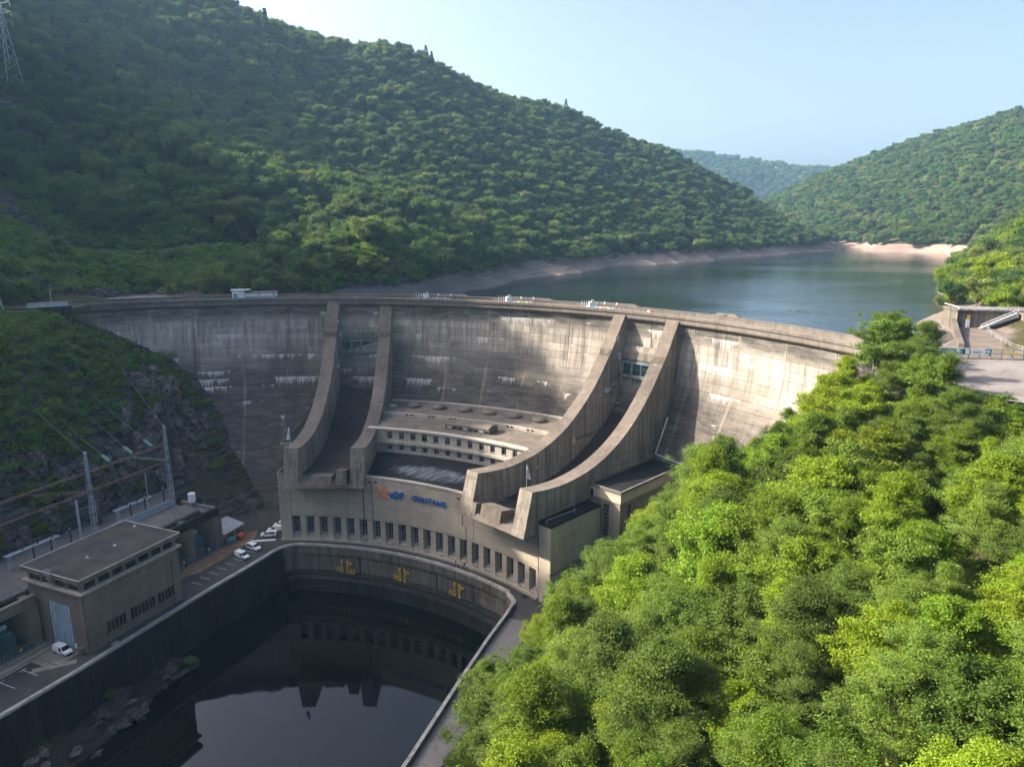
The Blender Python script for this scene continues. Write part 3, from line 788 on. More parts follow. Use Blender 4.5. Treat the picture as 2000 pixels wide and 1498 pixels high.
    for j in range(7):
        fg.beam(P(0.95, 0.05, 40.4 + j * 0.5), P(0.95, 0.95, 40.4 + j * 0.5), 0.06, 0.1)
    fg.build('gate_frame', 'gate_steel', gt)
    for w, d in ((0.05, 1), (0.95, -1)):
        ag = G()
        t = P(8.6, w - 0.02 * d, 40.2)
        for z in (43.9, 39.8):
            ag.beam(P(1.6, w, z), t, 0.45, 0.6)
        ag.beam(P(1.6, w, 43.9), P(3.8, w, 40.05), 0.2); ag.beam(P(4.2, w, 42.4), P(4.4, w, 40.05), 0.2)
        ag.beam(P(6.5, w, 41.0), P(6.5, w, 42.6), 0.07); ag.beam(P(4.5, w, 42.2), P(4.5, w, 43.6), 0.07); ag.beam(P(6.5, w, 42.6), P(4.5, w, 43.6), 0.07)
        ag.build('gate_arm', 'gate_steel', gt)
    for w in (0.02, 0.98):
        c = P(8.6, w, 40.2); d = Vector((nx.x, nx.y, 0))
        G().tube([Vector(c) - d * 0.5, Vector(c) + d * 0.5], 0.75, 12).build('trunnion', 'galvanised', gt)
    for w in (0.03, 0.97):
        c = P(3.2, w, 50.2); d = Vector((nx.x, nx.y, 0))
        hg = G()
        hg.tube([Vector(c) - d * 0.4, Vector(c) + d * 0.4], 0.6, 10)
        hg.beam(c, P(2.6, w, 48.4), 0.5, 0.9); hg.beam(P(3.0, w, 50), P(1.9, w, 44.2), 0.18)
        hg.build('hoist', 'galvanised', gt)
    # walkway rail on the lintel
    rg = G()
    for z in (51.1, 51.6): rg.beam(P(0.95, 0.02, z - 0.5), P(0.95, 0.98, z - 0.5), 0.06)
    for i in range(13): rg.beam(P(0.95, 0.02 + 0.08 * i, 50.55), P(0.95, 0.02 + 0.08 * i, 51.1), 0.05)
    rg.build('railing', 'galvanised', root)
    # niche/plate on the inner wall and slender ladder stays
    cg = G().box(P(4.0, 0.012, 54.8), (1.6, 0.12, 1.3), ax)
    cg.build('hatch', 'galvanised', root)
    return root, q, ax, nx
spL = spillway('spillway', (-62.8, 244.3), (0.0165, -1), 'ski-jump spillway in shade, nearest the left hillside, with blue-grey gate', False)
spR = spillway('spillway', (30.2, 210.5), (-0.697, -0.717), 'ski-jump spillway with sunlit wall tops, beside the green tree slope', True)

# ------------------------------------------------------------------ platform, quays
quay = [(-110, 76), (-93.3, 114), (-87.3, 127.4), (-80.4, 144.8), (-73.5, 161.6), (-68.7, 172.2), (-66.5, 177.4), (-65.2, 180.8), (-63.6, 183.4), (-61.4, 185.0), (-59, 185.4)] + [pol(a, 86.4) for a in range(84, 43, -4)] + [(-0.75, 157.6), (0.15, 155.9), (0.6, 154.2), (0.4, 152.2), (-1.2, 147.2), (-5, 137.5), (-10, 123.3), (-17, 102.3), (-27, 75), (-40, 40), (-58, -10)]
def inset(line, d):
    out = []
    n = len(line)
    for i in range(n):
        p0 = Vector(line[max(i - 1, 0)]); p1 = Vector(line[min(i + 1, n - 1)])
        t = (p1 - p0).normalized(); nn = Vector((-t.y, t.x))
        out.append(tuple(Vector(line[i]) + nn * d))
    return out
right_edge = [(-40, -14), (-22, 38), (-12, 70), (-8, 92), (-6.4, 104), (-5, 111), (0.5, 127), (4.5, 140), (10, 152), (16, 160)]
plat = quay + right_edge + [(30, 168), (40, 185), (0, 225), (-60, 232), (-76, 214), (-84, 205), (-88, 203), (-93, 200), (-112, 190), (-128, 148), (-150, 95), (-140, 60)]
g = G().prism(plat, -18, 0.0)
tag(g.build('road', ['asphalt']), kind='structure')

def ribbon(name, line, d0, d1, z, mat, parent=None):
    a, b = inset(line, d0), inset(line, d1); n = len(line)
    return G().add([(x, y, z) for x, y in a] + [(x, y, z) for x, y in b], [(i, i + 1, n + i + 1, n + i) for i in range(n - 1)]).build(name, mat, parent)
qw = thing('quay_wall', 'long curved concrete quay wall with pale coping edge round the black tailwater', 'quay wall', (-30, 177, -12))
def wallsweep(name, line, prof, mat, parent, world=True):
    """prof (offset to the left of the line, z)"""
    frames = []
    n = len(line)
    for i in range(n):
        p0 = Vector(line[max(i - 1, 0)]); p1 = Vector(line[min(i + 1, n - 1)]); t = (p1 - p0).normalized(); nn = Vector((-t.y, t.x)); p = Vector(line[i])
        frames.append(lambda r, p=p, nn=nn: tuple(p + nn * r))
    return G().sweep(prof, frames).build(name, mat, parent)
ql = quay[:9]; qa = quay[8:26]; qr = quay[25:]
wallsweep('face', ql, [(0.02, -18), (-0.25, -18), (-0.25, -0.3), (0.02, -0.3)], 'dark_wall', qw)
wallsweep('coping', ql, [(0.55, 0.0), (-0.4, -0.35), (-0.4, 0.16), (0.55, 0.16)], 'kerb_white', qw)
wallsweep('beam', qa, [(0.02, -2.6), (-0.55, -2.6), (-0.55, -0.2), (0.02, -0.2)], 'quay_concrete', qw)
wallsweep('face', qa, [(0.3, -12.5), (-0.06, -12.5), (-0.06, -2.7), (0.3, -2.7)], 'quay_concrete', qw)
wallsweep('coping', qa, [(0.35, 0.0), (-0.62, -0.25), (-0.62, 0.24), (0.35, 0.24)], 'kerb_white', qw)
wallsweep('apron', qa, [(0.2, -13), (-4.0, -13), (-4.0, -8.2), (-3.1, -7.8), (-3.1, -8.05), (-2.3, -8.05), (-2.3, -7.6), (0.2, -7.5)], 'dark_wall', qw)
wallsweep('face', qr, [(0.3, -18), (-0.15, -18), (-0.15, -0.3), (0.3, -0.3)], 'dark_wall', qw)
wallsweep('parapet', qr, [(0.25, 0.0), (-0.3, -0.35), (-0.3, 1.0), (0.25, 1.0)], 'quay_concrete', qw)
wallsweep('coping', qr, [(0.32, 1.0), (-0.38, 1.0), (-0.38, 1.14), (0.32, 1.14)], 'kerb_white', qw)
for i, a in enumerate((5, 7, 9, 11, 13)):  # drain stains cut as pilaster joints on the curved wall
    p = Vector(qa[a]); t = (Vector(qa[a + 1]) - Vector(qa[a - 1])).normalized(); nn = Vector((-t.y, t.x))
    c = p - nn * 0.1
    G().box((c.x, c.y, -5.2), (0.35, 0.12, 4.8), (t.x, t.y)).build('wall_joint', 'dark_wall', qw)
# inner edge of the bank road
rb = thing('bank_kerb', 'low concrete kerb along the road under the green slope', 'kerb', (-4, 118, 0))
wallsweep('kerb', right_edge[1:], [(0.25, -0.2), (-0.1, -0.2), (-0.1, 0.22), (0.25, 0.22)], 'quay_concrete', rb)
tag(ribbon('bank_path', quay[26:], 0.45, 6.6, 0.012, 'asphalt_pale'), kind='structure')

# ------------------------------------------------------------------ powerhouse
ph = thing('powerhouse', 'curved beige concrete powerhouse with a row of tall windows facing the tailwater', 'powerhouse', (*fpol(64), 0))
FA0, FA1 = 91.4, 39.3
def f_frames(a0, a1, n): return [(lambda r, a=a0 + (a1 - a0) * i / (n - 1): fpol(a, r)) for i in range(n)]
frm = f_frames(FA0, FA1, 60)
FZ = 19.95
SPANS = ((91.4, 89.5), (75.3, 52.7))       # where the front stands free of the spillway lips
G().sweep([(-0.12, 7.3), (-0.12, 17.3), (0.9, 17.3), (0.9, 7.3)], frm).build('facade', 'facade_concrete', ph)
for a0, a1 in SPANS:
    sf = f_frames(a0, a1, 3 if a0 > 80 else 26)
    G().sweep([(-0.12, 17.3), (-0.12, FZ - 0.4), (0.9, FZ - 0.4), (0.9, 17.3)], sf).build('facade', 'facade_concrete', ph)
    G().sweep([(-0.25, FZ - 0.4), (-0.25, FZ), (0.95, FZ), (0.95, FZ - 0.4)], sf).build('roof_edge', 'trim_pale', ph)
G().sweep([(-0.05, 7.1), (-0.05, 7.3), (2.2, 7.3), (2.2, 7.1)], frm).build('band', 'yard_concrete', ph)
G().sweep([(-0.35, 0.005), (-0.35, 0.35), (0.02, 0.35), (0.02, 0.005)], frm).build('plinth', 'facade_concrete', ph)
G().sweep([(-1.0, 0.005), (-1.0, 0.1), (-0.36, 0.1), (-0.36, 0.005)], frm).build('pavement', 'slab_pale', ph)
W0, WP, WW = 89.35, 2.526, 1.535
edges = [FA0] + sum([[W0 - i * WP, W0 - i * WP - WW] for i in range(20)], []) + [FA1]
for i in range(21):
    a0, a1 = edges[2 * i], edges[2 * i + 1]
    G().sweep([(0.0, 0.35), (0.0, 7.1), (2.2, 7.1), (2.2, 0.35)], f_frames(a0, a1, 4)).build('pier', 'facade_concrete', ph)
for i in range(20):
    a0, a1 = edges[2 * i + 1], edges[2 * i + 2]
    G().sweep([(0.0, 0.35), (0.0, 0.95), (1.7, 1.75), (2.2, 1.75), (2.2, 0.35)], f_frames(a0, a1, 3)).build('sill', 'trim_pale', ph)
    g = G(); am = (a0 + a1) / 2; t = Vector((-math.sin(R_(am)), math.cos(R_(am))))
    def PW(f, z, d=1.7):
        p = fpol(a0 + (a1 - a0) * f, d); return (p[0], p[1], z)
    for f in (0.03, 0.35, 0.65, 0.97): g.beam(PW(f, 1.7), PW(f, 7.1), 0.09, 0.12)
    for z in np.linspace(1.8, 7.05, 8): g.beam(PW(0, z), PW(1, z), 0.09, 0.12)
    w = g.build('window', 'window_frame', ph)
    p0, p1 = fpol(a0, 1.8), fpol(a1, 1.8)
    G().add([(*p0, 1.7), (*p1, 1.7), (*p1, 7.1), (*p0, 7.1)], [(0, 1, 2, 3)]).build('pane', 'glass_dark', w, fix=False)
# expansion joints and downpipe on the front
for a, z0, z1, m, wd in ((74.0, 7.35, FZ - 0.45, 'yard_concrete', 0.25), (55.8, 11, FZ - 0.45, 'yard_concrete', 0.25), (53.6, 7.35, 17.0, 'pipe_pale', 0.2), (55.1, 7.35, 11.0, 'yard_concrete', 0.25), (75.7, 7.35, 17.2, 'dark_wall', 0.22)):
    p = fpol(a, -0.16); G().box((*p, (z0 + z1) / 2), (wd, 0.1, z1 - z0), (-math.sin(R_(a)), math.cos(R_(a)))).build('downpipe', m, ph)
p0 = fpol(56.6, -0.16); p1 = fpol(55.8, -0.16)
for a, z in ((74.3, 18.4), (56.6, 18.2), (73.2, 18.6)):
    p = fpol(a, -0.14); G().box((*p, z), (0.9, 0.1, 0.35), (-math.sin(R_(a)), math.cos(R_(a)))).build('vent', 'glass_dark', ph)
# dark lower roof
fe = [fpol(75.5 + (52.5 - 75.5) * i / 40, 0.9) for i in range(41)]
be = [pol(78.6 + (50.9 - 78.6) * i / 40, 108.4) for i in range(41)]
G().add([(*p, FZ - 0.12) for p in fe] + [(*p, 20.75) for p in be], [(i, i + 1, 42 + i, 41 + i) for i in range(40)]).build('lower_roof', 'roof_bitumen', ph)
cg = G()
for (a, b) in (((-38.5, 186.5), (-36.4, 188.3)), ((-36.4, 188.3), (-37.4, 189.4)), ((-37.4, 189.4), (-32.3, 194.8)), ((-32.3, 194.8), (-30.2, 194.2)), ((-30.2, 194.2), (-25.5, 198.6))):
    cg.beam((*a, FZ + 0.2), (*b, FZ + 0.4), 0.5, 0.5)
cg.build('roof_kerb', 'roof_bitumen', ph)
# upper storeys set back behind the roof
UA0, UA1 = 79.3, 49.5
UR = 108.0
uf = arc_frames(UA0, UA1, 40)
ZB, ZT = 20.4, 28.0
rows = ((21.55, 23.35), (25.05, 27.05))
wang = [75.68 - 1.988 * i for i in range(13)]
hw = 0.42
cuts = [UA0] + sum([[a + hw, a - hw] for a in wang], []) + [UA1]
wall = G()
for i in range(14):
    wall.sweep([(UR, ZB), (UR, ZT - 0.3), (UR + 1.2, ZT - 0.3), (UR + 1.2, ZB)], arc_frames(cuts[2 * i], cuts[2 * i + 1], 4))
for i in range(13):
    for z0, z1 in ((ZB, rows[0][0]), (rows[0][1], rows[1][0]), (rows[1][1], ZT - 0.3)):
        wall.sweep([(UR + 0.002, z0), (UR + 0.002, z1), (UR + 1.2, z1), (UR + 1.2, z0)], arc_frames(cuts[2 * i + 1], cuts[2 * i + 2], 3))
wall.build('upper_wall', 'trim_pale', ph, fix=True)
G().sweep([(UR - 0.9, 23.75), (UR - 0.9, 24.55), (UR + 0.3, 24.55), (UR + 0.3, 23.75)], uf).build('ledge', 'trim_pale', ph)
G().sweep([(UR - 0.55, ZT - 0.3), (UR - 0.55, ZT + 0.12), (UR + 1.3, ZT + 0.12), (UR + 1.3, ZT - 0.3)], uf).build('cornice', 'trim_pale', ph)
for r, (z0, z1) in enumerate(rows):
    for i, a in enumerate(wang):
        if r == 0 and i == 12: continue
        dz = -0.45 if (r == 1 and i in (3, 10)) else 0.0
        g = G()
        def PU(f, z, d): q = pol(a + hw - 2 * hw * f, UR + d); return (*q, z)
        for f in (0.04, 0.5, 0.96): g.beam(PU(f, z0, 0.35), PU(f, z1, 0.35), 0.08, 0.1)
        for z in (z0 + 0.05, (z0 + z1) / 2 + 0.3, z1 - 0.05): g.beam(PU(0, z, 0.35), PU(1, z, 0.35), 0.08, 0.1)
        w = g.build('window', 'teal_steel' if (r == 1 and i in (3, 10)) else 'window_frame', ph)
        G().add([PU(0, z0, 0.42), PU(1, z0, 0.42), PU(1, z1, 0.42), PU(0, z1, 0.42)], [(0, 1, 2, 3)]).build('pane', 'glass_dark', w, fix=False)
        if r == 1:
            G().sweep([(UR - 0.14, z0 - 0.14), (UR - 0.14, z0), (UR + 0.3, z0), (UR + 0.3, z0 - 0.14)], arc_frames(a + hw * 1.2, a - hw * 1.2, 2)).build('sill', 'trim_pale', w)
G().sweep([(UR + 1.31, ZT - 0.6), (UR + 1.31, ZT + 0.02), (122.0, ZT + 0.02), (122.0, ZT - 0.6)], uf).build('middle_roof', 'roof_brown', ph)
vf = arc_frames(80.4, 48.8, 40)
G().sweep([(121.9, ZT - 0.4), (121.9, 29.1), (122.4, 29.1), (122.4, ZT - 0.4)], vf).build('fascia', 'trim_pale', ph)
for a in (75.7, 75.0, 72.2, 71.5, 68.8, 68.1, 59.6, 58.9, 56.3, 55.6):
    p = pol(a, 121.86); G().box((*p, 28.62), (0.75, 0.12, 0.42), (-math.sin(R_(a)), math.cos(R_(a)))).build('vent', 'glass_dark', ph)
G().sweep([(122.41, 28.0), (122.41, 28.95), (141.0, 28.95), (141.0, 28.0)], vf).build('upper_roof', 'roof_brown', ph)
G().sweep([(136.3, 28.96), (136.3, 29.45), (137.2, 29.45), (137.2, 28.96)], vf).build('gutter', 'trim_pale', ph)
domes = []
for i, a in enumerate([76.2 - 3.84 * k for k in range(6)]):
    p = pol(a, 130.6)
    g = G().lathe((*p, 28.95), [(2.25, 0), (2.25, 0.42), (2.32, 0.42), (2.32, 0.62), (2.1, 0.92), (1.7, 1.18), (1.1, 1.38), (0.5, 1.48), (0.05, 1.5)], 24)
    g.build('roof_dome', 'roof_brown', ph, smooth=False)
p = pol(79.3, 130); G().lathe((*p, 28.95), [(1.3, 0), (1.3, 0.2), (1.0, 0.35), (0.05, 0.4)], 18).build('roof_lid', 'trim_pale', ph)
# barrel skylight
sk = G().sweep([(113.3, 28.02), (113.3, 29.15)] + [(113.0 + 5.6 * k / 8, 29.2 + 1.05 * math.sin(math.pi * (0.12 + 0.76 * k / 8))) for k in range(9)] + [(118.3, 29.15), (118.3, 28.02)], arc_frames(67.6, 60.2, 14)).build('skylight', 'roof_brown', ph)
for i in range(8):
    a = 67.2 - i * 0.89
    p0, p1 = pol(a, 113.27), pol(a - 0.7, 113.27)
    G().add([(*p0, 28.35), (*p1, 28.35), (*p1, 29.05), (*p0, 29.05)], [(0, 1, 2, 3)]).build('pane', 'pale_steel' if i % 3 == 0 else 'glass_dark', sk, fix=False)
G().sweep([(113.2, 29.05), (113.2, 29.2), (113.35, 29.2), (113.35, 29.05)], arc_frames(67.7, 60.1, 14)).build('rail', 'trim_pale', sk)

# annexes either side of the powerhouse
ax = Vector((-0.697, -0.717)); nx = Vector((0.717, -0.697)); RW = Vector((45.9, 195.2))
def quadplan(s0, s1, w0, w1, o=RW, a=ax, n=nx): return [tuple(o + a * s0 + n * w0), tuple(o + a * s1 + n * w0), tuple(o + a * s1 + n * w1), tuple(o + a * s0 + n * w1)]
an = thing('annex', 'tall concrete stair block with dark flat roof between spillway and green slope', 'annex', (26, 166, 0))
G().prism(quadplan(8, 38.0, 0.05, 9.2), -2, 21.6).build('wall', 'yard_concrete', an)
G().prism(quadplan(8, 38.25, 0.04, 9.45), 21.6, 24.2).build('upper_wall', 'facade_concrete', an)
g = G()
for a, b in (((8, 0.06), (38.5, 0.06)), ((38.3, 0.06), (38.3, 9.6)), ((8, 9.55), (38.4, 9.55))):
    p, q = RW + ax * a[0] + nx * a[1], RW + ax * b[0] + nx * b[1]; g.beam((p.x, p.y, 24.5), (q.x, q.y, 24.5), 0.5, 0.6)
g.build('roof_edge', 'coping', an)
G().prism(quadplan(8, 38.2, 0.1, 9.4), 24.2, 24.32).build('roof', 'roof_bitumen', an)
gb = G()
for i in range(15):
    for j in range(3):
        p = RW + ax * 38.06 + nx * (4.6 + j * 0.55); gb.box((p.x, p.y, 5.0 + i * 1.08), (0.1, 0.42, 0.82), (ax.x, ax.y))
gb.build('glass_block', 'glass_dark', an)
gb = G()
for i in range(9):
    for j in range(2):
        p = RW + ax * (34.5 - j * 0.6) + nx * 9.24; gb.box((p.x, p.y, 11.0 + i * 1.1), (0.46, 0.1, 0.85), (ax.x, ax.y))
gb.build('glass_block', 'glass_dark', an)
p = RW + ax * 38.3 + nx * 0.8; G().box((p.x, p.y, 22.5), (0.1, 0.8, 1.6), (ax.x, ax.y)).build('window', 'glass_dark', an)
lw = thing('annex', 'lower concrete annex with narrow black roof at the powerhouse corner', 'annex', (12, 158, 0))
G().prism(quadplan(38.4, 56.9, 0.05, 3.6), -2, 19.6).build('wall', 'facade_concrete', lw)
G().prism(quadplan(38.4, 57.05, 3.3, 3.75), 7.6, 8.2).build('band', 'yard_concrete', lw)
G().prism(quadplan(38.4, 57.1, 0.06, 3.8), 19.6, 20.0).build('roof', 'roof_bitumen', lw)
G().prism(quadplan(38.5, 57.1, 0.06, 0.5), 20.0, 20.6).build('roof_kerb', 'roof_bitumen', lw)
G().prism(quadplan(38.5, 57.1, 3.4, 3.8), 20.0, 20.2).build('roof_kerb', 'roof_bitumen', lw)
for s0, c, w in ((47, 'red_paint', 2.0), (52.5, 'glass_dark', 1.5), (42.5, 'glass_dark', 1.6)):
    p = RW + ax * s0 + nx * 3.62; G().box((p.x, p.y, 5.6), (w, 0.08, 1.7), (ax.x, ax.y)).build('door' if c == 'red_paint' else 'window', c, lw)
G().tube([(*(RW + ax * 56.2 + nx * 1.5), 20.1), (*(RW + ax * 55.9 + nx * 1.6), 20.8), (*(RW + ax * 54.6 + nx * 2.0), 20.9), (*(RW + ax * 46 + nx * 2.2), 20.6)], 0.07).build('pipe', 'galvanised', lw)
G().tube([(*(RW + ax * 47 + nx * 2.3), 20.1), (*(RW + ax * 47 + nx * 2.3), 24.6)], 0.05).build('mast', 'galvanised', lw)
LW = Vector((-62.85, 244.3)); la = Vector((0.0165, -1)); ln = Vector((-1, -0.0165))
al = thing('annex', 'small grey block with dark roof squeezed between shaded spillway and left dam face', 'annex', (-66, 205, 0))
G().prism(quadplan(18, 41.5, 0.05, 5.4, LW, la, ln), -2, 23.6).build('wall', 'facade_concrete', al)
G().prism(quadplan(18, 42, 0.04, 6.2, LW, la, ln), 23.6, 24.1).build('roof_edge', 'trim_pale', al)
G().prism(quadplan(18, 41.8, 0.1, 6.0, LW, la, ln), 24.1, 24.2).build('roof', 'roof_bitumen', al)
ll = thing('annex', 'beige corner block of the powerhouse beside the parked white cars', 'annex', (-65, 194, 0))
G().prism(quadplan(41.6, 56.2, 0.05, 2.6, LW, la, ln), -1, 19.6).build('wall', 'facade_concrete', ll)
G().prism(quadplan(41.6, 56.5, 0.04, 3.0, LW, la, ln), 19.6, 20.0).build('roof_edge', 'trim_pale', ll)
G().prism(quadplan(41.6, 56.3, 0.1, 2.8, LW, la, ln), 20.0, 20.1).build('roof', 'roof_bitumen', ll)

# pale pipe running down the dam face behind the annex
pp = G()
pts = []
for s, w, z in ((16, 0.5, 36), (17.5, 0.5, 33), (19, 0.3, 25.2), (19.5, 9.9, 25.0)): 
    q = RW + ax * s + nx * w; pts.append((q.x, q.y, z))
q = RW + ax * 12 + nx * 10.2
pts = [(*pol(41.0, face_r(35) - 0.25), 35), (*pol(41.0, face_r(30) - 0.25), 30), (*pol(40.9, face_r(25.4) - 0.3), 25.6), (*pol(36.4, face_r(24.8) - 0.35), 25.0), (*pol(36.4, face_r(20) - 0.3), 20), (*pol(36.2, face_r(14) - 0.3), 14), (*pol(36.0, face_r(8) - 0.3), 8)]
pp.tube(pts, 0.22, 8)
tag(pp.build('drain_pipe', 'pipe_pale'), 'pale metal drain pipe bending round the dark-roofed annex on the dam face', 'pipe')

# lettering on the front
def flat_text(body, size, shear, bold, ext):
    cu = bpy.data.curves.new('letters', 'FONT'); cu.body = body; cu.size = size; cu.shear = shear; cu.offset = bold; cu.extrude = ext
    cu.resolution_u = 4
    ob = bpy.data.objects.new('letters', cu); COL.objects.link(ob)
    dg = bpy.context.evaluated_depsgraph_get()
    me = bpy.data.meshes.new_from_object(ob.evaluated_get(dg))
    bpy.data.objects.remove(ob)
    return me
def on_front(me, a_start, z0, mat, name, parent, drop=0.0, yscale=1.0):
    for v in me.vertices:
        x, y, d = v.co
        a = a_start - math.degrees(x / FRAD)
        p = fpol(a, -0.42 - d)
        v.co = (p[0], p[1], z0 + y * yscale - drop * x)
    me.materials.clear(); me.materials.append(MAT[mat])
    bm = bmesh.new(); bm.from_mesh(me); bmesh.ops.recalc_face_normals(bm, faces=bm.faces); bm.to_mesh(me); bm.free()
    o = bpy.data.objects.new(name, me); COL.objects.link(o)
    if parent:
        o.parent = parent; o.matrix_parent_inverse = Matrix.Translation(parent.location).inverted()
    return o
sg = thing('wall_sign', 'orange five-petal emblem with blue lettering fixed on the curved beige front', 'sign', (*fpol(71, -0.5), 14))
def petal(k):
    c = Vector((1.95, 1.95)); th = R_(80 - 72 * k)
    pts = []
    prof = [(0.62, 0.0), (0.85, 0.36), (1.25, 0.50), (1.65, 0.42), (1.95, 0.12), (2.02, -0.32), (1.62, -0.22), (1.25, -0.30), (0.9, -0.30)]
    for r, w in prof:
        d = Vector((math.cos(th), math.sin(th))); n = Vector((-d.y, d.x)); p = c + d * r + n * w; pts.append((p.x, p.y))
    me = bpy.data.meshes.new('petal')
    n = len(pts)
    me.from_pydata([(x, y, -0.08) for x, y in pts] + [(x, y, 0.08) for x, y in pts], [], [tuple(range(n)), tuple(range(n, 2 * n))[::-1]] + [(i, (i + 1) % n, n + (i + 1) % n, n + i) for i in range(n)])
    return me
for k in range(5): on_front(petal(k), 73.1, 14.0, 'sign_orange', 'petal', sg)
def letters(text, a0, z0, parent, gap, total):
    """solid letters set edge to edge, then stretched to the measured length"""
    ms, x = [], 0.0
    for ch, sz, sh, bold in text:
        me = flat_text(ch, sz, 0.0, bold, 0.1)
        xs = [v.co.x for v in me.vertices]; lo, hi = min(xs), max(xs)
        ms.append((me, x - lo, sh)); x += hi - lo + gap
    k = total / (x - gap)
    for me, dx, sh in ms:
        for v in me.vertices: v.co.x = (v.co.x + dx) * k + sh * v.co.y
        on_front(me, a0, z0, 'sign_blue', 'letter', parent)
letters([('e', 2.9, 0.08, 0.07), ('D', 2.7, 0.0, 0.07), ('F', 2.7, 0.0, 0.07)], 70.45, 14.75, sg, 0.16, 4.2)
s2 = thing('wall_sign', 'blue slanted CHASTANG lettering on the curved beige front', 'sign', (*fpol(62.6, -0.5), 15))
letters([(c, 2.1, 0.22, 0.045) for c in 'CHASTANG'], 66.2, 14.95, s2, 0.17, 10.8)

# ------------------------------------------------------------------ switchyard side (left bank)
O = Vector((-87.9, 133.0)); E1 = Vector((0.388, 0.922)).normalized(); E2 = Vector((-E1.y, E1.x))
def Y(a, b, z=0.0): p = O + E1 * a + E2 * b; return (p.x, p.y, z)
def Yp(a0, a1, b0, b1): return [Y(a0, b0)[:2], Y(a1, b0)[:2], Y(a1, b1)[:2], Y(a0, b1)[:2]]
def ybox(a0, a1, b0, b1, z0, z1, g=None, mi=0): return (g or G()).prism(Yp(a0, a1, b0, b1), z0, z1, mi)
bd = thing('control_building', 'flat-roofed beige concrete building with tall pale blue folding door', 'building', Y(12, 8))
L, Wd = 24.2, 16.6
# walls with recessed panel and openings on the river side
ybox(0.3, L, 0.3, Wd, 0.005, 13.5).build('core', 'yard_concrete', bd)
g = G()
for a0, a1, z0, z1 in ((0, 4.3, 0, 13.5), (22.3, L, 0, 13.5), (4.3, 22.3, 11.0, 13.5)): ybox(a0, a1, 0, 0.31, z0 + 0.005, z1, g)
g.build('wall', 'yard_concrete', bd)
g = G(); ybox(-0.01, 0.3, 0.0, 4.2, 0.005, 13.5, g); ybox(-0.01, 0.3, 10.8, Wd, 0.005, 13.5, g); ybox(-0.01, 0.3, 4.2, 10.8, 10.2, 13.5, g)
g.build('wall', 'yard_concrete', bd)
# lower band windows in three groups
for k, (a0, n) in enumerate(((4.9, 5), (10.6, 7), (17.8, 5))):
    for i in range(n):
        aa = a0 + i * 0.93
        w = ybox(aa, aa + 0.66, 0.2, 0.31, 2.2, 4.6).build('window', 'glass_dark', bd)
        ybox(aa - 0.14, aa, 0.12, 0.3, 2.1, 4.7).build('mullion', 'yard_concrete', w)
    ybox(a0 - 0.3, a0 + n * 0.93 + 0.1, -0.02, 0.3, 1.75, 2.1).build('sill', 'yard_concrete', bd)
# folding door with vertical ribs
dg = G()
for i in range(14):
    b = 4.3 + i * 0.46
    ybox(-0.06 + 0.20 * (i % 2), 0.28, b, b + 0.46, 0.02, 10.15, dg)
dg.build('folding_door', 'blue_door', bd)
# ledge, clerestory piers and roof slab
ybox(-0.7, L + 0.7, -0.7, Wd + 0.7, 13.5, 13.9).build('ledge', 'trim_pale', bd)
ybox(0.5, L - 0.5, 0.5, Wd - 0.5, 13.9, 15.9).build('clerestory', 'glass_dark', bd)
for i in range(8):
    a = 0.2 + i * (L - 1.2) / 7
    ybox(a, a + 0.8, 0.2, 0.9, 13.9, 15.9).build('pier', 'yard_concrete', bd)
    ybox(a, a + 0.8, Wd - 0.9, Wd - 0.2, 13.9, 15.9).build('pier', 'yard_concrete', bd)
for i in range(1, 4):
    b = 0.2 + i * (Wd - 1.2) / 4
    ybox(0.15, 0.85, b, b + 0.8, 13.9, 15.9).build('pier', 'yard_concrete', bd)
    ybox(L - 0.85, L - 0.15, b, b + 0.8, 13.9, 15.9).build('pier', 'yard_concrete', bd)
ybox(-0.6, L + 0.6, -0.6, Wd + 0.6, 15.9, 16.9).build('roof_slab', 'yard_concrete', bd)
ybox(-0.45, L + 0.45, -0.45, Wd + 0.45, 16.9, 16.95).build('roof', 'roof_gravel', bd)
g = G()
for a, b in (((-0.6, -0.6), (L + 0.6, -0.6)), ((L + 0.6, -0.6), (L + 0.6, Wd + 0.6)), ((L + 0.6, Wd + 0.6), (-0.6, Wd + 0.6)), ((-0.6, Wd + 0.6), (-0.6, -0.6))): g.beam(Y(*a, 16.99), Y(*b, 16.99), 0.2, 0.14)
g.build('roof_edge', 'kerb_white', bd)
for a, b in ((7.5, 7.5), (14, 7.2), (23.2, 12)):
    G().lathe(Y(a, b, 16.95), [(0.35, 0), (0.35, 0.12), (0.12, 0.15), (0.12, 0.5), (0.02, 0.52)], 10).build('roof_vent', 'pipe_pale', bd)
g = G()
for z in np.arange(14.2, 18.2, 0.4): g.beam(Y(-0.85, 7.2, z), Y(-0.85, 8.2, z), 0.06)
for b in (7.2, 8.2): g.beam(Y(-0.85, b, 13.9), Y(-0.85, b, 18.2), 0.08); g.beam(Y(-0.85, b, 18.0), Y(1.6, b, 17.6), 0.06)
for z in (16.2, 17.2, 18.1): g.beam(Y(-1.4, 7.0, z), Y(-1.4, 8.4, z), 0.06); g.beam(Y(-1.4, 7.0, z), Y(-0.85, 7.2, z), 0.06); g.beam(Y(-1.4, 8.4, z), Y(-0.85, 8.2, z), 0.06)
g.build('ladder', 'galvanised', bd)
ybox(-0.9, -0.05, 1.2, 2.2, 0.01, 1.5).build('cabinet', 'yard_concrete', bd)
ybox(-0.35, -0.05, 3.3, 3.7, 0.8, 1.7).build('meter_box', 'white_paint', bd)

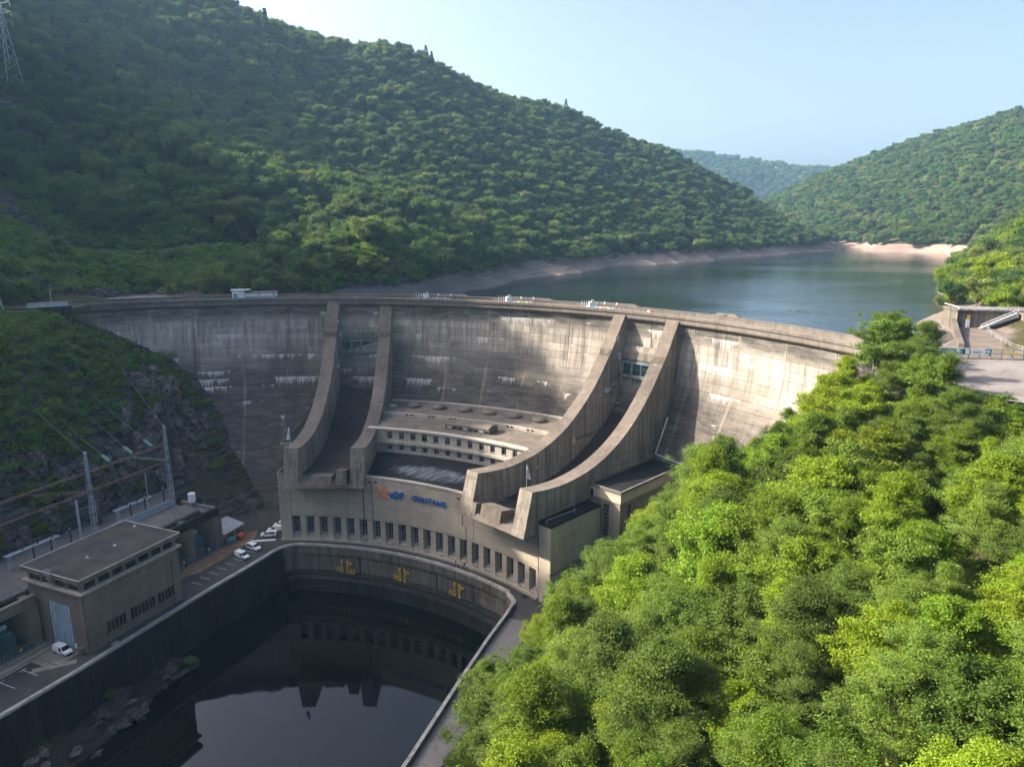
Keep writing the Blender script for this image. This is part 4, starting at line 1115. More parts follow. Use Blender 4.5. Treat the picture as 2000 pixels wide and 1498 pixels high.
# transformer bays under the deck
tb = thing('transformer_bays', 'row of open concrete transformer bays under the switchyard deck', 'transformer bays', Y(40, 16))
for a in (-30, -20.5, -11, -2.2, 25.2, 31.5, 39.7, 48.4):
    ybox(a, a + 1.7, 13.4, 26, 0.005, 10.2).build('pier', 'yard_concrete', tb)
ybox(-42, -0.1, 25.5, 26.2, 0.005, 10.2).build('back_wall', 'dark_wall', tb)
ybox(L + 0.1, 50.2, 25.5, 26.2, 0.005, 10.2).build('back_wall', 'dark_wall', tb)
ybox(-42, -0.8, 13.2, 14.2, 9.0, 11.3).build('lintel', 'yard_concrete', tb)
ybox(L + 0.8, 50.3, 13.2, 14.2, 9.0, 11.3).build('lintel', 'dark_wall', tb)
ybox(50.0, 50.8, 13.2, 27, 0.005, 11.0).build('end_wall', 'yard_concrete', tb)
deck = thing('switchyard_deck', 'grey switchyard deck with railings at the foot of the rock face', 'deck', Y(20, 27, 11))
G().prism([Y(-42, 17.5)[:2], Y(47.5, 17.5)[:2], Y(47.5, 26)[:2], Y(58, 38)[:2], Y(-42, 38)[:2]], 10.2, 11.0).build('slab', 'deck_concrete', deck)
ybox(28, 47.4, 26.3, 26.55, 11.0, 12.9).build('mesh_screen', 'window_frame', deck)
ybox(47, 57, 26.55, 27.5, 2.0, 10.2).build('front_wall', 'dark_wall', deck)
def railing(parent, pts, zh=1.1, n=None, mat='teal_steel', name='railing'):
    g = G()
    for p, q in zip(pts[:-1], pts[1:]):
        p, q = Vector(p), Vector(q)
        k = max(1, int((q - p).length / 1.9))
        for h in (zh, zh * 0.55): g.beam(p + Vector((0, 0, h)), q + Vector((0, 0, h)), 0.07)
        for i in range(k + 1):
            c = p.lerp(q, i / k); g.beam(c, c + Vector((0, 0, zh)), 0.07)
    return g.build(name, mat, parent)
railing(deck, [Y(-40, 33.5, 11), Y(30, 34.3, 11), Y(44, 35, 11), Y(60, 36.5, 11)])
railing(deck, [Y(26, 17.8, 11), Y(50, 17.8, 11)])
railing(deck, [Y(-40, 17.8, 11), Y(-1, 17.8, 11)])
# transformers and fences
def transformer(a, label):
    t = thing('transformer', label, 'transformer', Y(a, 19), math.atan2(E1.y, E1.x))
    loc = lambda g, n, m: g.build(n, m, t, world=False)
    g = G(); g.box((0, 0, 2.2), (3.4, 4.6, 3.4)); loc(g, 'tank', 'teal_steel')
    for k in range(7):
        g = G(); g.box((-1.5 + 0.5 * k, -2.85, 2.2), (0.2, 1.0, 3.0)); loc(g, 'radiator', 'teal_steel')
    g = G(); g.tube([(-1.4, -1, 4.9), (1.4, -1, 4.9)], 0.55, 12); loc(g, 'oil_drum', 'pale_steel')
    for k in range(3):
        g = G(); g.lathe((-1 + k, 0.8, 3.9), [(0.22, 0), (0.3, 0.2), (0.18, 0.4), (0.28, 0.6), (0.15, 0.8), (0.24, 1.0), (0.1, 1.4)], 8); loc(g, 'bushing', 'insulator')
    g = G(); g.box((0, 0, 0.3), (4.4, 5.6, 0.5)); loc(g, 'base', 'yard_concrete')
transformer(36.6, 'teal transformer in the concrete bay beyond the flat-roofed building')
transformer(44.8, 'teal transformer in the farthest concrete bay beside the small shed')
transformer(-6.3, 'teal transformer in the bay next to the pale blue door')
transformer(-15.5, 'teal transformer in the bay at the picture edge')
def bay_fence(a0, a1, label):
    t = thing('bay_fence', label, 'fence', Y((a0 + a1) / 2, 12.6))
    g = G()
    for z in (0.2, 2.0): g.beam(Y(a0, 12.6, z), Y(a1, 12.6, z), 0.07)
    k = int((a1 - a0) / 1.6)
    for i in range(k + 1):
        a = a0 + (a1 - a0) * i / k; g.beam(Y(a, 12.6, 0), Y(a, 12.6, 2.05), 0.08)
    g.build('frame', 'teal_steel', t)
    g = G(); m = int((a1 - a0) / 0.22)
    for i in range(m): 
        a = a0 + (a1 - a0) * i / m; g.beam(Y(a, 12.6, 0.2), Y(a, 12.6, 2.0), 0.03)
    g.build('mesh', 'teal_steel', t)
    ybox((a0 + a1) / 2 - 0.3, (a0 + a1) / 2 + 0.3, 12.45, 12.52, 1.1, 1.6).build('warning_plate', 'sign_yellow', t)
bay_fence(33.2, 39.7, 'teal wire fence with yellow plate before the bay beyond the building')
bay_fence(41.4, 48.4, 'teal wire fence closing the farthest transformer bay')
bay_fence(25.4, 31.5, 'low teal fence right behind the flat-roofed building corner')
bay_fence(-9.3, -2.3, 'teal wire fence with yellow plate beside the pale blue door')
bay_fence(-18.7, -11.2, 'teal wire fence at the left picture edge')

# small lean-to shed and bins
sh = thing('shed', 'low lean-to shed with grey sloping roof at the end of the bays', 'shed', Y(55, 15))
ybox(51, 58.5, 14.8, 19, 0.005, 2.6).build('wall', 'yard_concrete', sh)
G().add([Y(50.8, 12.6, 3.0), Y(59.2, 13.2, 3.0), Y(58.8, 19.4, 4.3), Y(50.8, 19.4, 4.3), Y(50.8, 12.6, 2.85), Y(59.2, 13.2, 2.85), Y(58.8, 19.4, 4.15), Y(50.8, 19.4, 4.15)], [(0, 1, 2, 3), (4, 7, 6, 5), (0, 4, 5, 1), (1, 5, 6, 2), (2, 6, 7, 3), (3, 7, 4, 0)]).build('roof', 'galvanised', sh)
for a in (51.2, 54.8, 58.6): ybox(a, a + 0.15, 12.9, 13.05, 0.005, 3.1).build('post', 'galvanised', sh)
def skip(a, b, label, mat):
    t = thing('waste_bin', label, 'bin', Y(a, b), math.atan2(E1.y, E1.x))
    G().add([(-0.9, -0.6, 0.15), (0.9, -0.6, 0.15), (0.9, 0.6, 0.15), (-0.9, 0.6, 0.15), (-1.1, -0.75, 1.3), (1.1, -0.75, 1.3), (1.1, 0.75, 1.3), (-1.1, 0.75, 1.3)], [(3, 2, 1, 0), (0, 1, 5, 4), (1, 2, 6, 5), (2, 3, 7, 6), (3, 0, 4, 7), (4, 5, 6, 7)]).build('body', mat, t, world=False)
    G().box((0, 0, 1.36), (2.3, 1.6, 0.1)).build('lid', mat, t, world=False)
skip(52.3, 11.8, 'dark teal waste bin under the shed roof', 'teal_steel')
skip(55.6, 11.6, 'orange waste bin under the shed roof', 'orange_plastic')

# lattice masts
def lattice(g, base, top, w0, w1, n, bw=0.16, horiz=True):
    base, top = Vector(base), Vector(top)
    c = []
    for k in range(n + 1):
        t = k / n; p = base.lerp(top, t); w = w0 + (w1 - w0) * t
        c.append([p + Vector((sx * E1.x * w / 2 + sy * E2.x * w / 2, sx * E1.y * w / 2 + sy * E2.y * w / 2, 0)) for sx, sy in ((-1, -1), (1, -1), (1, 1), (-1, 1))])
    for k in range(n):
        for j in range(4):
            g.beam(c[k][j], c[k + 1][j], bw)
            j2 = (j + 1) % 4
            if horiz: g.beam(c[k + 1][j], c[k + 1][j2], bw * 0.7)
            if k % 2 == 0 or not horiz: g.beam(c[k][j], c[k + 1][j2], bw * 0.5)
    return g
def hlattice(g, p, q, w, n, bw=0.12):
    """horizontal three-boom lattice beam"""
    p, q = Vector(p), Vector(q); d = (q - p); s = Vector((-d.y, d.x, 0)).normalized() * w / 2
    for o in (s, -s): g.beam(p + o, q + o, bw)
    g.beam(p - Vector((0, 0, w * 0.6)), q - Vector((0, 0, w * 0.6)), bw * 0.8)
    for i in range(n):
        a, b = p + d * (i / n), p + d * ((i + 1) / n)
        g.beam(a + s, b - s, bw * 0.5); g.beam(a - s, b + s, bw * 0.5)
        m = (a + b) / 2 - Vector((0, 0, w * 0.6)); g.beam(a + s, m, bw * 0.45); g.beam(b - s, m, bw * 0.45)
    return g
mast_at = ((-2.0, 29.5, 'blue-grey lattice mast of the gantry at the picture edge'), (26.0, 29.9, 'tall blue-grey lattice mast in the middle of the rusty gantry'), (50.9, 31.3, 'blue-grey lattice mast at the end of the rusty gantry, nearest the dam'))
gan = thing('gantry', 'rusty lattice gantry beams slung between blue-grey lattice masts before the rock face', 'gantry', Y(26, 30, 11))
for a, b, lab in mast_at:
    m = lattice(G(), Y(a, b, 11), Y(a, b, 32), 1.1, 0.4, 15, 0.125).build('mast', 'mast_steel', gan)
    G().box(Y(a, b, 32.2), (0.6, 0.6, 0.3)).build('cap', 'pale_steel', m)
for z, db in ((27.0, 0.5), (22.4, -0.5)):
    for (a0, b0), (a1, b1) in (((-22, 28.6), (-2, 29.5)), ((-2, 29.5), (26, 29.9)), ((26, 29.9), (50.9, 31.3))):
        hlattice(G(), Y(a0, b0 + db, z), Y(a1, b1 + db, z), 0.7, 26, 0.11).build('beam', 'rust_steel', gan)
hlattice(G(), Y(25, 30, 22.3), Y(15, 45, 22.3), 0.9, 16, 0.11).build('beam', 'rust_steel', gan)
hlattice(G(), Y(50.5, 31.4, 22.6), Y(40, 31.2, 26.6), 0.6, 10, 0.14).build('brace', 'mast_steel', gan)
st = G()
for a in (-2.0, 26.0, 50.9):
    for da in (-12, -6, 6, 12):
        if a + da < 50: st.beam(Y(a, 30.2, 31.8), Y(a + da, 30.4, 27.1), 0.08)
for a in (-14, 5, 14, 20, 33, 41, 46):
    for d in (-0.45, 0.0, 0.45): st.beam(Y(a + d, 30.3, 26.8), Y(a + d * 1.6, 29.6, 22.5), 0.06)
for z in (23.2, 24.1): st.beam(Y(-22, 29, z), Y(26, 30, z), 0.04); st.beam(Y(26, 30, z), Y(50.9, 31.3, z), 0.04)
st.beam(Y(26, 30, 32), Y(50.9, 31.3, 26.9), 0.04)
for a in (-12, -5, 5, 13, 19, 32, 38, 44):
    st.beam(Y(a, 29.6, 22.3), Y(a + 3.5, 25.5, 15.5), 0.05); st.beam(Y(a + 1.2, 29.6, 22.3), Y(a + 4.6, 27.5, 15.8), 0.05)
st.build('stay', 'wire', gan)
G().tube([Y(20.5, 27.6, 11), Y(20.5, 27.6, 22)], 0.3, 8).build('post', 'mast_steel', gan)
# glass insulator strings on the incoming conductors
line_anchor = ((162, 885, 30.2, 0, 720), (207, 894, 27.0, 0, 702), (249, 875, 27.0, 0, 630), (288, 861, 27.0, 3, 558), (320, 837, 31.5, 132, 624))
pts_g = [Y(26, 30, 32.0), Y(33, 30.3, 27.4), Y(40, 30.7, 27.4), Y(46.5, 31.0, 27.4), Y(50.9, 31.3, 32.0)]
pts_h = [(-196, 221, 92), (-200, 226, 95), (-203, 232, 102), (-203, 240, 106), (-170, 262, 92)]
names = ('lowest', 'second', 'third', 'fourth', 'highest')
for i, (p, q) in enumerate(zip(pts_g, pts_h)):
    p, q = Vector(p), Vector(q)
    w = thing('overhead_line', 'thin overhead power cable to the gantry, %s of the five' % names[i], 'cable', tuple(p), group='power cables over the rock face')
    c = [p.lerp(q, t) - Vector((0, 0, 5.5 * 4 * t * (1 - t))) for t in np.linspace(0, 1, 15)]
    G().tube(c, 0.07, 5).build('cable', 'wire', w)
    if i in (1, 2, 3):
        for d in (-0.3, 0.3):
            g = G(); dv = (c[1] - c[0]).normalized()
            for k in range(14):
                cc = c[0] + dv * (0.8 + 0.22 * k) + Vector((E1.x * d, E1.y * d, 0)); g.tube([cc - dv * 0.08, cc + dv * 0.08], 0.16, 8)
            g.build('insulator', 'glass_green', w)
# busbar stands on the deck
def bus_stand(a0, a1, b, label):
    t = thing('busbar_stand', label, 'busbar stand', Y((a0 + a1) / 2, b, 11))
    for a in (a0, a1): lattice(G(), Y(a, b, 11), Y(a, b, 14.6), 0.7, 0.6, 5, 0.12).build('leg', 'mast_steel', t)
    for d in (-0.5, 0.0, 0.5): G().beam(Y(a0 - 1, b + d, 14.7), Y(a1 + 1.5, b + d, 14.7), 0.22, 0.2).build('beam', 'pale_steel', t)
    for k in range(3):
        a = a0 + (a1 - a0) * (0.3 + 0.35 * k)
        G().lathe(Y(a, b, 14.8), [(0.14, 0), (0.2, 0.15), (0.12, 0.3), (0.2, 0.45), (0.12, 0.6), (0.18, 0.8), (0.06, 0.95)], 8).build('insulator', 'insulator', t)
    G().tube([Y(a0 - 3, b + 1.5, 17.6), Y(a0, b + 0.6, 16.6), Y((a0 + a1) / 2, b, 16.2), Y(a1, b - 0.4, 16.1)], 0.06, 5).build('wire', 'wire', t)
bus_stand(4.5, 14.5, 29.0, 'pale busbar stand on the deck behind the flat roof, nearer the picture edge')
bus_stand(32.5, 41.5, 29.6, 'pale busbar stand on the deck below the rusty gantry, nearer the dam')
k = 0
for a, b in ((8, 26), (12.4, 26.4), (17.6, 27), (34.8, 27.6), (39.5, 28), (46.0, 28.6)):
    t = thing('support_insulator', 'dark ribbed post insulator standing on the switchyard deck', 'insulator', Y(a, b, 11), group='post insulators on the deck')
    G().lathe((0, 0, 0), [(0.5, 0), (0.5, 0.5), (0.3, 0.55), (0.3, 0.9)], 10).build('base', 'pale_steel', t, world=False)
    pr = [(0.16, 0.9)]
    for j in range(9): pr += [(0.27, 1.0 + j * 0.42), (0.15, 1.18 + j * 0.42)]
    G().lathe((0, 0, 0), pr + [(0.1, 4.9)], 10).build('shaft', 'insulator', t, world=False)
    G().lathe((0, 0, 0), [(0.16, 4.9), (0.22, 5.1), (0.05, 5.3)], 8).build('cap', 'pale_steel', t, world=False)
tk = thing('tank', 'small white tank on a stand at the end of the deck', 'tank', Y(49.5, 22, 11))
G().lathe(Y(49.5, 22, 11.8), [(0.9, 0), (1.0, 0.15), (1.0, 2.4), (0.9, 2.55), (0.1, 2.6)], 16).build('body', 'white_paint', tk, smooth=False)
for d in (-0.5, 0.5): G().beam(Y(49.5 + d, 22, 9.5), Y(49.5 + d, 22, 11.8), 0.15).build('leg', 'galvanised', tk)
G().prism(Yp(47.6, 51.5, 14.3, 25), 9.6, 10.25).build('platform', 'deck_concrete', tk)
lr = thing('lightning_rod', 'thin pale pole on the deck between gantry mast and dam', 'pole', Y(49.3, 34, 11))
G().tube([Y(47, 36, 11), Y(47, 36, 19)], 0.14, 6).build('pole', 'pale_steel', lr)

# ------------------------------------------------------------------ road markings, rails
def sheet(name, poly, z, mat): 
    o = G().add([(x, y, z) for x, y in poly], [tuple(range(len(poly)))]).build(name, mat)
    n = o.data.polygons[0].normal
    if n.z < 0: o.data.flip_normals()
    return tag(o, kind='structure')
sheet('pavement', Yp(-60, L + 0.2, 8.6, 13.3), 0.008, 'slab_pale')
sheet('concrete_apron', Yp(-6.5, -0.06, 2.4, 8.6), 0.010, 'slab_pale')
sheet('orange_paving', [Y(L + 12, 6.6)[:2], Y(49, 6.9)[:2], Y(57, 8)[:2], Y(62, 11)[:2], Y(60, 12.6)[:2], Y(50, 12.2)[:2], Y(L + 3, 12.2)[:2], Y(L + 3, 10.5)[:2]], 0.010, 'orange_ground')
tr = thing('rail_track', 'rusty rails of the transformer track curving towards the dam', 'rail track', Y(40, 10))
for off in (9.3, 11.2):
    pts = [Y(a, off, 0.05) for a in np.arange(-55, 48, 3)] + [Y(48 + 3 * k, off + 0.12 * k * k, 0.05) for k in range(1, 9)]
    g = G()
    for p, q in zip(pts[:-1], pts[1:]): g.beam(p, q, 0.16, 0.12)
    g.build('rail', 'rust_steel', tr)
for a in np.arange(26, 48, 2.6): G().beam(Y(a, 7.4, 0.03), Y(a, 12.1, 0.03), 0.18, 0.06).build('sleeper', 'rust_steel', tr)
for a in (-5.2, -1.4): G().beam(Y(a, 2.6, 0.04), Y(a, 9.3, 0.04), 0.16, 0.1).build('rail', 'rust_steel', tr)
pl = []
for a in (-9, -13.4, -17.8, -22.2, -26.6):
    pl.append(Yp(a, a + 0.14, 3.2, 7.6)); pl.append(Yp(a - 0.7, a + 0.8, 7.45, 7.6))
for a in (L + 7, L + 9.8, L + 12.6, L + 15.4, L + 18.2, L + 21, L + 26): pl.append(Yp(a, a + 0.12, 1.3, 4.6))
pl.append([(-73.6, 187.6), (-66.9, 188.6), (-66.9, 187.5), (-73.4, 186.4)])
g = G()
for q in pl: g.add([(x, y, 0.012) for x, y in q], [(0, 1, 2, 3)])
tag(g.build('road_markings', 'road_paint'), kind='structure')
sheet('pale_patch', [(-96, 126.5), (-88.9, 130.0), (-89.6, 131.4), (-96.6, 128)], 0.011, 'slab_pale')
sheet('pale_patch', Yp(4.2, 5.8, -1.9, -0.6), 0.013, 'slab_pale')
mh = []
for i, (u, v) in enumerate(((858, 1084), (757, 1065), (1010, 1144), (634, 1051))):
    x, y, _ = at(u, v, 0)
    mh.append(G().lathe((x, y, 0.1), [(0.75, 0), (0.75, 0.03), (0.02, 0.035)], 12)); tag(mh[-1].build('manhole_cover', 'galvanised'), ('pale grey manhole cover on the pavement below the ninth window', 'pale grey manhole cover below the emblem', 'pale grey manhole cover near the far right windows', 'pale grey manhole cover by the first windows')[i], 'manhole')
x, y, _ = at(1026, 1165, 0)
tag(G().box((x, y, 0.03), (1.6, 1.6, 0.05), (0.7, -0.7)).build('drain_grate', 'black_rubber'), 'square black drain grate at the corner of the road', 'grate')
for (u, v), lab in (((564, 1040), 'round no-entry sign on the wall beside the first window'), ((1044, 1154), 'round no-entry sign on the wall after the last window')):
    a = 90.4 if u < 800 else 39.95
    t = thing('road_sign', lab, 'sign', (*fpol(a, -0.1), 2.3))
    tx = (-math.sin(R_(a)), math.cos(R_(a)))
    p = Vector((*fpol(a, -0.0), 2.3)); nrm = Vector((-math.cos(R_(a)), -math.sin(R_(a)), 0))
    G().tube([p + nrm * 0.02, p + nrm * 0.08], 0.5, 18).build('rim', 'red_paint', t)
    G().tube([p + nrm * 0.03, p + nrm * 0.10], 0.36, 18).build('face', 'panel_white', t)
    G().box(p + nrm * 0.11, (0.45, 0.03, 0.1), tx).build('bar', 'black_rubber', t)

# ------------------------------------------------------------------ yellow jib cranes on the apron
def crane(x, y, rot, label, cage, arm=1):
    t = thing('jib_crane', label, 'crane', (x, y, -7.5), rot, group='yellow jib cranes on the apron')
    t.scale = (0.74, 0.74, 0.74)
    b = lambda g, n: g.build(n, 'yellow_steel', t, world=False)
    g = G(); g.beam((0, 0, 0), (0, 0, 4.6), 0.34); g.box((0, 0, 0.06), (0.9, 0.9, 0.12)); b(g, 'post')
    g = G(); g.beam((-0.1, 0, 4.1), (2.1 * arm, 0, 3.9), 0.26, 0.34); g.beam((0, 0, 2.4), (1.5 * arm, 0, 3.9), 0.2); b(g, 'jib')
    g = G(); g.box((-0.05, 0, 4.7), (0.6, 0.5, 0.5)); b(g, 'winch')
    if cage:
        g = G(); cx = cage
        for dx in (-0.8, 0.8):
            for dy in (-0.5, 0.5): g.beam((cx + dx, dy, 0), (cx + dx, dy, 1.5), 0.1)
        for z in (0.08, 0.8, 1.5):
            for dy in (-0.5, 0.5): g.beam((cx - 0.8, dy, z), (cx + 0.8, dy, z), 0.1)
            for dx in (-0.8, 0.8): g.beam((cx + dx, -0.5, z), (cx + dx, 0.5, z), 0.1)
        if cage < 0: g.beam((cx - 0.8, 0, 1.5), (cx, 0, 2.0), 0.1); g.beam((cx + 0.8, 0, 1.5), (cx, 0, 2.0), 0.1)
        b(g, 'cage')
pos3 = ('nearest the shaded corner', 'in the middle of the curved wall', 'nearest the green slope')
for i, (u0, v0, u1, v1) in enumerate(((669, 1115.5, 679, 1118), (782, 1133, 790.5, 1136), (889, 1162, 898, 1166.5))):
    rot = R_((-22, -28, -36)[i])
    x, y, _ = at(u1, v1, -7.5); crane(x, y, rot, 'yellow jib crane with its arm to the right, ' + pos3[i], 2.2 if i == 0 else 0)
    x, y, _ = at(u0, v0, -7.5); crane(x, y, rot, 'yellow jib crane with lifting cage beside it, ' + pos3[i], -1.5, -0.35)

# ------------------------------------------------------------------ flags
def flag(p, h, label, mats, ang):
    t = thing('flag', label, 'flag', p)
    P = Vector(p)
    G().tube([P, P + Vector((0, 0, h))], 0.07, 6).build('pole', 'pale_steel', t)
    g = G(); n = 7
    d = Vector((math.cos(ang), math.sin(ang), 0)); s = Vector((-d.y, d.x, 0))
    for i in range(n + 1):
        z = h - 0.1 - 3.4 * i / n; w = 0.16 + 0.75 * (i / n) ** 0.8
        for k in range(4): 
            f = k / 3
            q = P + Vector((0, 0, z - 0.25 * f)) + d * (0.08 + w * f) + s * (0.1 * math.sin(f * 5 + i))
            g.v.append(tuple(q))
    for i in range(n):
        for k in range(3):
            g.f.append((i * 4 + k, i * 4 + k + 1, (i + 1) * 4 + k + 1, (i + 1) * 4 + k)); g.mi.append(1 if (len(mats) > 1 and i in (2, 3) and k == 1) else 0)
    g.build('cloth', mats, t, fix=False)
qR = spR[1]; 
c = Vector((30.2, 210.5)) + Vector((-0.697, -0.717)) * 58.6 + Vector((0.717, -0.697)) * 19.5
flag((c.x, c.y, 27.7), 6.3, 'white and red flag at the tip of the sunlit spillway wall', ['flag_white', 'red_paint'], 0.1)
c = Vector((-62.8, 244.3)) + Vector((0.0165, -1)) * 58 + Vector((1, 0.0165)) * 1.6
flag((c.x, c.y, 27.7), 6.0, 'pale blue flag hanging at the tip of the shaded spillway wall', ['panel_white', 'panel_blue'], 3.6)

# ------------------------------------------------------------------ vehicles
def make_van(kind):
    """x forward, metres; body loft from cross sections, glass set proud, four wheels"""
    t = thing('van', '', 'van')
    H = 1.85 if kind == 'van' else 1.68
    Lh = 2.2
    hood = 0.98 if kind == 'van' else 1.02
    #        x      zb    zbelt  ztop   wb    wt
    sec = [(-Lh, 0.42, 0.95, H * 0.86, 0.80, 0.66), (-Lh + 0.10, 0.30, 1.0, H * 0.96, 0.86, 0.72), (-1.2, 0.26, 1.02, H, 0.90, 0.75), (0.2, 0.26, 1.0, H, 0.91, 0.76), (0.62, 0.26, 0.99, H * 0.94, 0.91, 0.72), (1.30, 0.26, hood, hood + 0.10, 0.90, 0.80), (1.95, 0.28, 0.86, 0.92, 0.86, 0.74), (Lh, 0.34, 0.66, 0.72, 0.74, 0.62)]
    g = G(); n = 8
    for x, zb, zt, zr, wb, wt in sec:
        g.v += [(x, -wb * 0.94, zb), (x, -wb, (zb + zt) / 2), (x, -wb * 0.985, zt), (x, -wt, zr), (x, wt, zr), (x, wb * 0.985, zt), (x, wb, (zb + zt) / 2), (x, wb * 0.94, zb)]
    for i in range(len(sec) - 1):
        for j in range(n): g.f.append((i * n + j, i * n + (j + 1) % n, (i + 1) * n + (j + 1) % n, (i + 1) * n + j)); g.mi.append(0)
    g.f += [tuple(range(n)), tuple(range((len(sec) - 1) * n, len(sec) * n))]; g.mi += [0, 0]
    g.build('body', 'white_paint', t, world=False, bevel=0.05)
    def glass(name, pts):
        G().add(pts, [tuple(range(len(pts)))]).build(name, 'glass_dark', t, world=False, fix=False)
    for s in (-1, 1):
        y0, y1 = 0.925 * s, 0.80 * s
        if kind == 'van':
            spans = ((0.25, 0.98),)
            glass('side_window', [(0.05, y0, 1.06), (0.98, y0, 1.06), (0.72, y1, H * 0.90), (0.05, y1 * 0.985, H * 0.93)])
        else:
            glass('side_window', [(0.0, y0, 1.08), (0.95, y0, 1.08), (0.70, y1, H * 0.90), (0.0, y1, H * 0.93)])
            glass('side_window', [(-1.9, y0 * 0.98, 1.08), (-0.1, y0, 1.08), (-0.1, y1, H * 0.93), (-1.8, y1, H * 0.92)])
    glass('windscreen', [(1.33, -0.78, hood + 0.10), (1.33, 0.78, hood + 0.10), (0.66, 0.68, H * 0.945), (0.66, -0.68, H * 0.945)])
    glass('rear_window', [(-Lh - 0.02, -0.6, 1.05), (-Lh - 0.02, 0.6, 1.05), (-Lh + 0.015, 0.55, H * 0.84), (-Lh + 0.015, -0.55, H * 0.84)])
    for x in (-1.35, 1.38):
        for s in (-1, 1):
            w = G().tube([(x, s * 0.68, 0.33), (x, s * 0.93, 0.33)], 0.33, 16).build('wheel', 'black_rubber', t, world=False)
            G().tube([(x, s * 0.90, 0.33), (x, s * 0.945, 0.33)], 0.19, 12).build('rim', 'galvanised', w, world=False)
    for s in (-1, 1):
        G().box((2.02, s * 0.66, 0.80), (0.30, 0.26, 0.14)).build('headlight', 'light_clear', t, world=False)
        G().box((-Lh - 0.01, s * 0.70, 1.0), (0.06, 0.14, 0.4)).build('tail_light', 'light_red', t, world=False)
        G().box((0.92, s * 1.02, 1.10), (0.12, 0.16, 0.16)).build('mirror', 'black_rubber', t, world=False)
    G().box((2.15, 0, 0.42), (0.16, 1.5, 0.22)).build('bumper', 'black_rubber', t, world=False)
    G().box((-Lh - 0.02, 0, 0.5), (0.12, 1.55, 0.22)).build('bumper', 'black_rubber', t, world=False)
    if kind != 'van':
        for s in (-1, 1): G().beam((-1.6, s * 0.6, H + 0.05), (0.1, s * 0.6, H + 0.05), 0.05).build('roof_rail', 'galvanised', t, world=False)
    return t
vanp, suvp = make_van('van'), make_van('suv')
spots = [(-93.8, 133.6, R_(-25), vanp, 'white people carrier parked before the pale blue folding door', 'van'),
         (-72.2, 176.9, R_(-33), vanp, 'white panel van parked nearer the quay edge, lower of the two on the lot', 'van'),
         (-70.9, 182.0, R_(-33), suvp, 'white van with side windows parked on the lot just above the other', 'van'),
         (-69.6, 190.3, R_(188), suvp, 'white car nearest the camera of three by the powerhouse corner', 'car'),
         (-68.7, 193.6, R_(190), vanp, 'white van in the middle of three by the powerhouse corner', 'van'),
         (-68.0, 197.0, R_(190), suvp, 'white car farthest from the camera of three by the powerhouse corner', 'car')]
used = set()
for x, y, r, proto, lab, cat in spots:
    o = proto if id(proto) not in used else copy_tree(proto)
    used.add(id(proto))
    o.location = (x, y, 0.0); o.rotation_euler = (0, 0, r); o.name = 'parked_' + cat
    tag(o, lab, cat, 'white vehicles parked on the platform')

# ------------------------------------------------------------------ people walking on the quay road
def clothes(name, shirt, trousers, skin_legs=False):
    t = NT(name, 0.8, 0.2)
    z = t.sep(t.obj())[2]
    x = t.math('ABSOLUTE', t.sep(t.obj())[0])
    c = t.mix(t.math('GREATER_THAN', z, 0.92), trousers, shirt)
    if skin_legs: c = t.mix(t.math('LESS_THAN', z, 0.48), c, (0.45, 0.26, 0.18))
    c = t.mix(t.math('LESS_THAN', z, 0.08), c, (0.03, 0.03, 0.03))
    c = t.mix(t.math('GREATER_THAN', z, 1.46), c, (0.45, 0.26, 0.18))
    t.base(c); MAT[name] = t.m
def person(x, y, rot, s, mat, label, stride, armsw):
    t = thing('person', label, 'person', (x, y, 0.01), rot, group='helmeted people walking along the quay')
    me = bpy.data.meshes.new('body')
    V = [(0, 0, 0.95), (0, 0, 1.15), (0, 0.01, 1.36), (0, 0.01, 1.47), (0, 0.03, 1.58), (0, 0.03, 1.70)]
    E = [(0, 1), (1, 2), (2, 3), (3, 4), (4, 5)]
    Rr = [0.15, 0.14, 0.15, 0.06, 0.095, 0.085]
    for sd in (-1, 1):
        k = len(V); st = stride * sd
        V += [(0.09 * sd, 0, 0.90), (0.10 * sd, st * 0.5, 0.50), (0.10 * sd, st * 0.9 - (0.06 if st < 0 else 0), 0.09), (0.11 * sd, st * 0.9 + 0.14, 0.04)]
        E += [(0, k), (k, k + 1), (k + 1, k + 2), (k + 2, k + 3)]; Rr += [0.10, 0.068, 0.05, 0.045]
        k = len(V); a = -st * armsw
        V += [(0.19 * sd, 0, 1.38), (0.24 * sd, a * 0.4, 1.12), (0.24 * sd, a + 0.08, 0.88), (0.24 * sd, a + 0.12, 0.80)]
        E += [(2, k), (k, k + 1), (k + 1, k + 2), (k + 2, k + 3)]; Rr += [0.065, 0.05, 0.04, 0.035]
    me.from_pydata(V, E, [])
    me.materials.append(MAT[mat])
    b = bpy.data.objects.new('body', me); COL.objects.link(b)
    b.modifiers.new('skin', 'SKIN')
    for i, r in enumerate(Rr): me.skin_vertices[0].data[i].radius = (r, r * (0.75 if i in (0, 1, 2) else 1))
    me.skin_vertices[0].data[0].use_root = True
    sb = b.modifiers.new('sub', 'SUBSURF'); sb.levels = 1; sb.render_levels = 1
    b.parent = t
    h = G().lathe((0, 0.03, 1.66), [(0.155, 0.0), (0.15, 0.02), (0.135, 0.02), (0.13, 0.09), (0.10, 0.15), (0.05, 0.18), (0.005, 0.185)], 14)
    h.build('helmet', 'helmet_yellow', t, world=False, smooth=True)
    t.scale = (s, s, s)
clothes('clothes_blue', (0.02, 0.16, 0.45), (0.03, 0.04, 0.07)); clothes('clothes_white', (0.55, 0.55, 0.55), (0.05, 0.05, 0.06)); clothes('clothes_red', (0.45, 0.42, 0.42), (0.35, 0.05, 0.05), True)
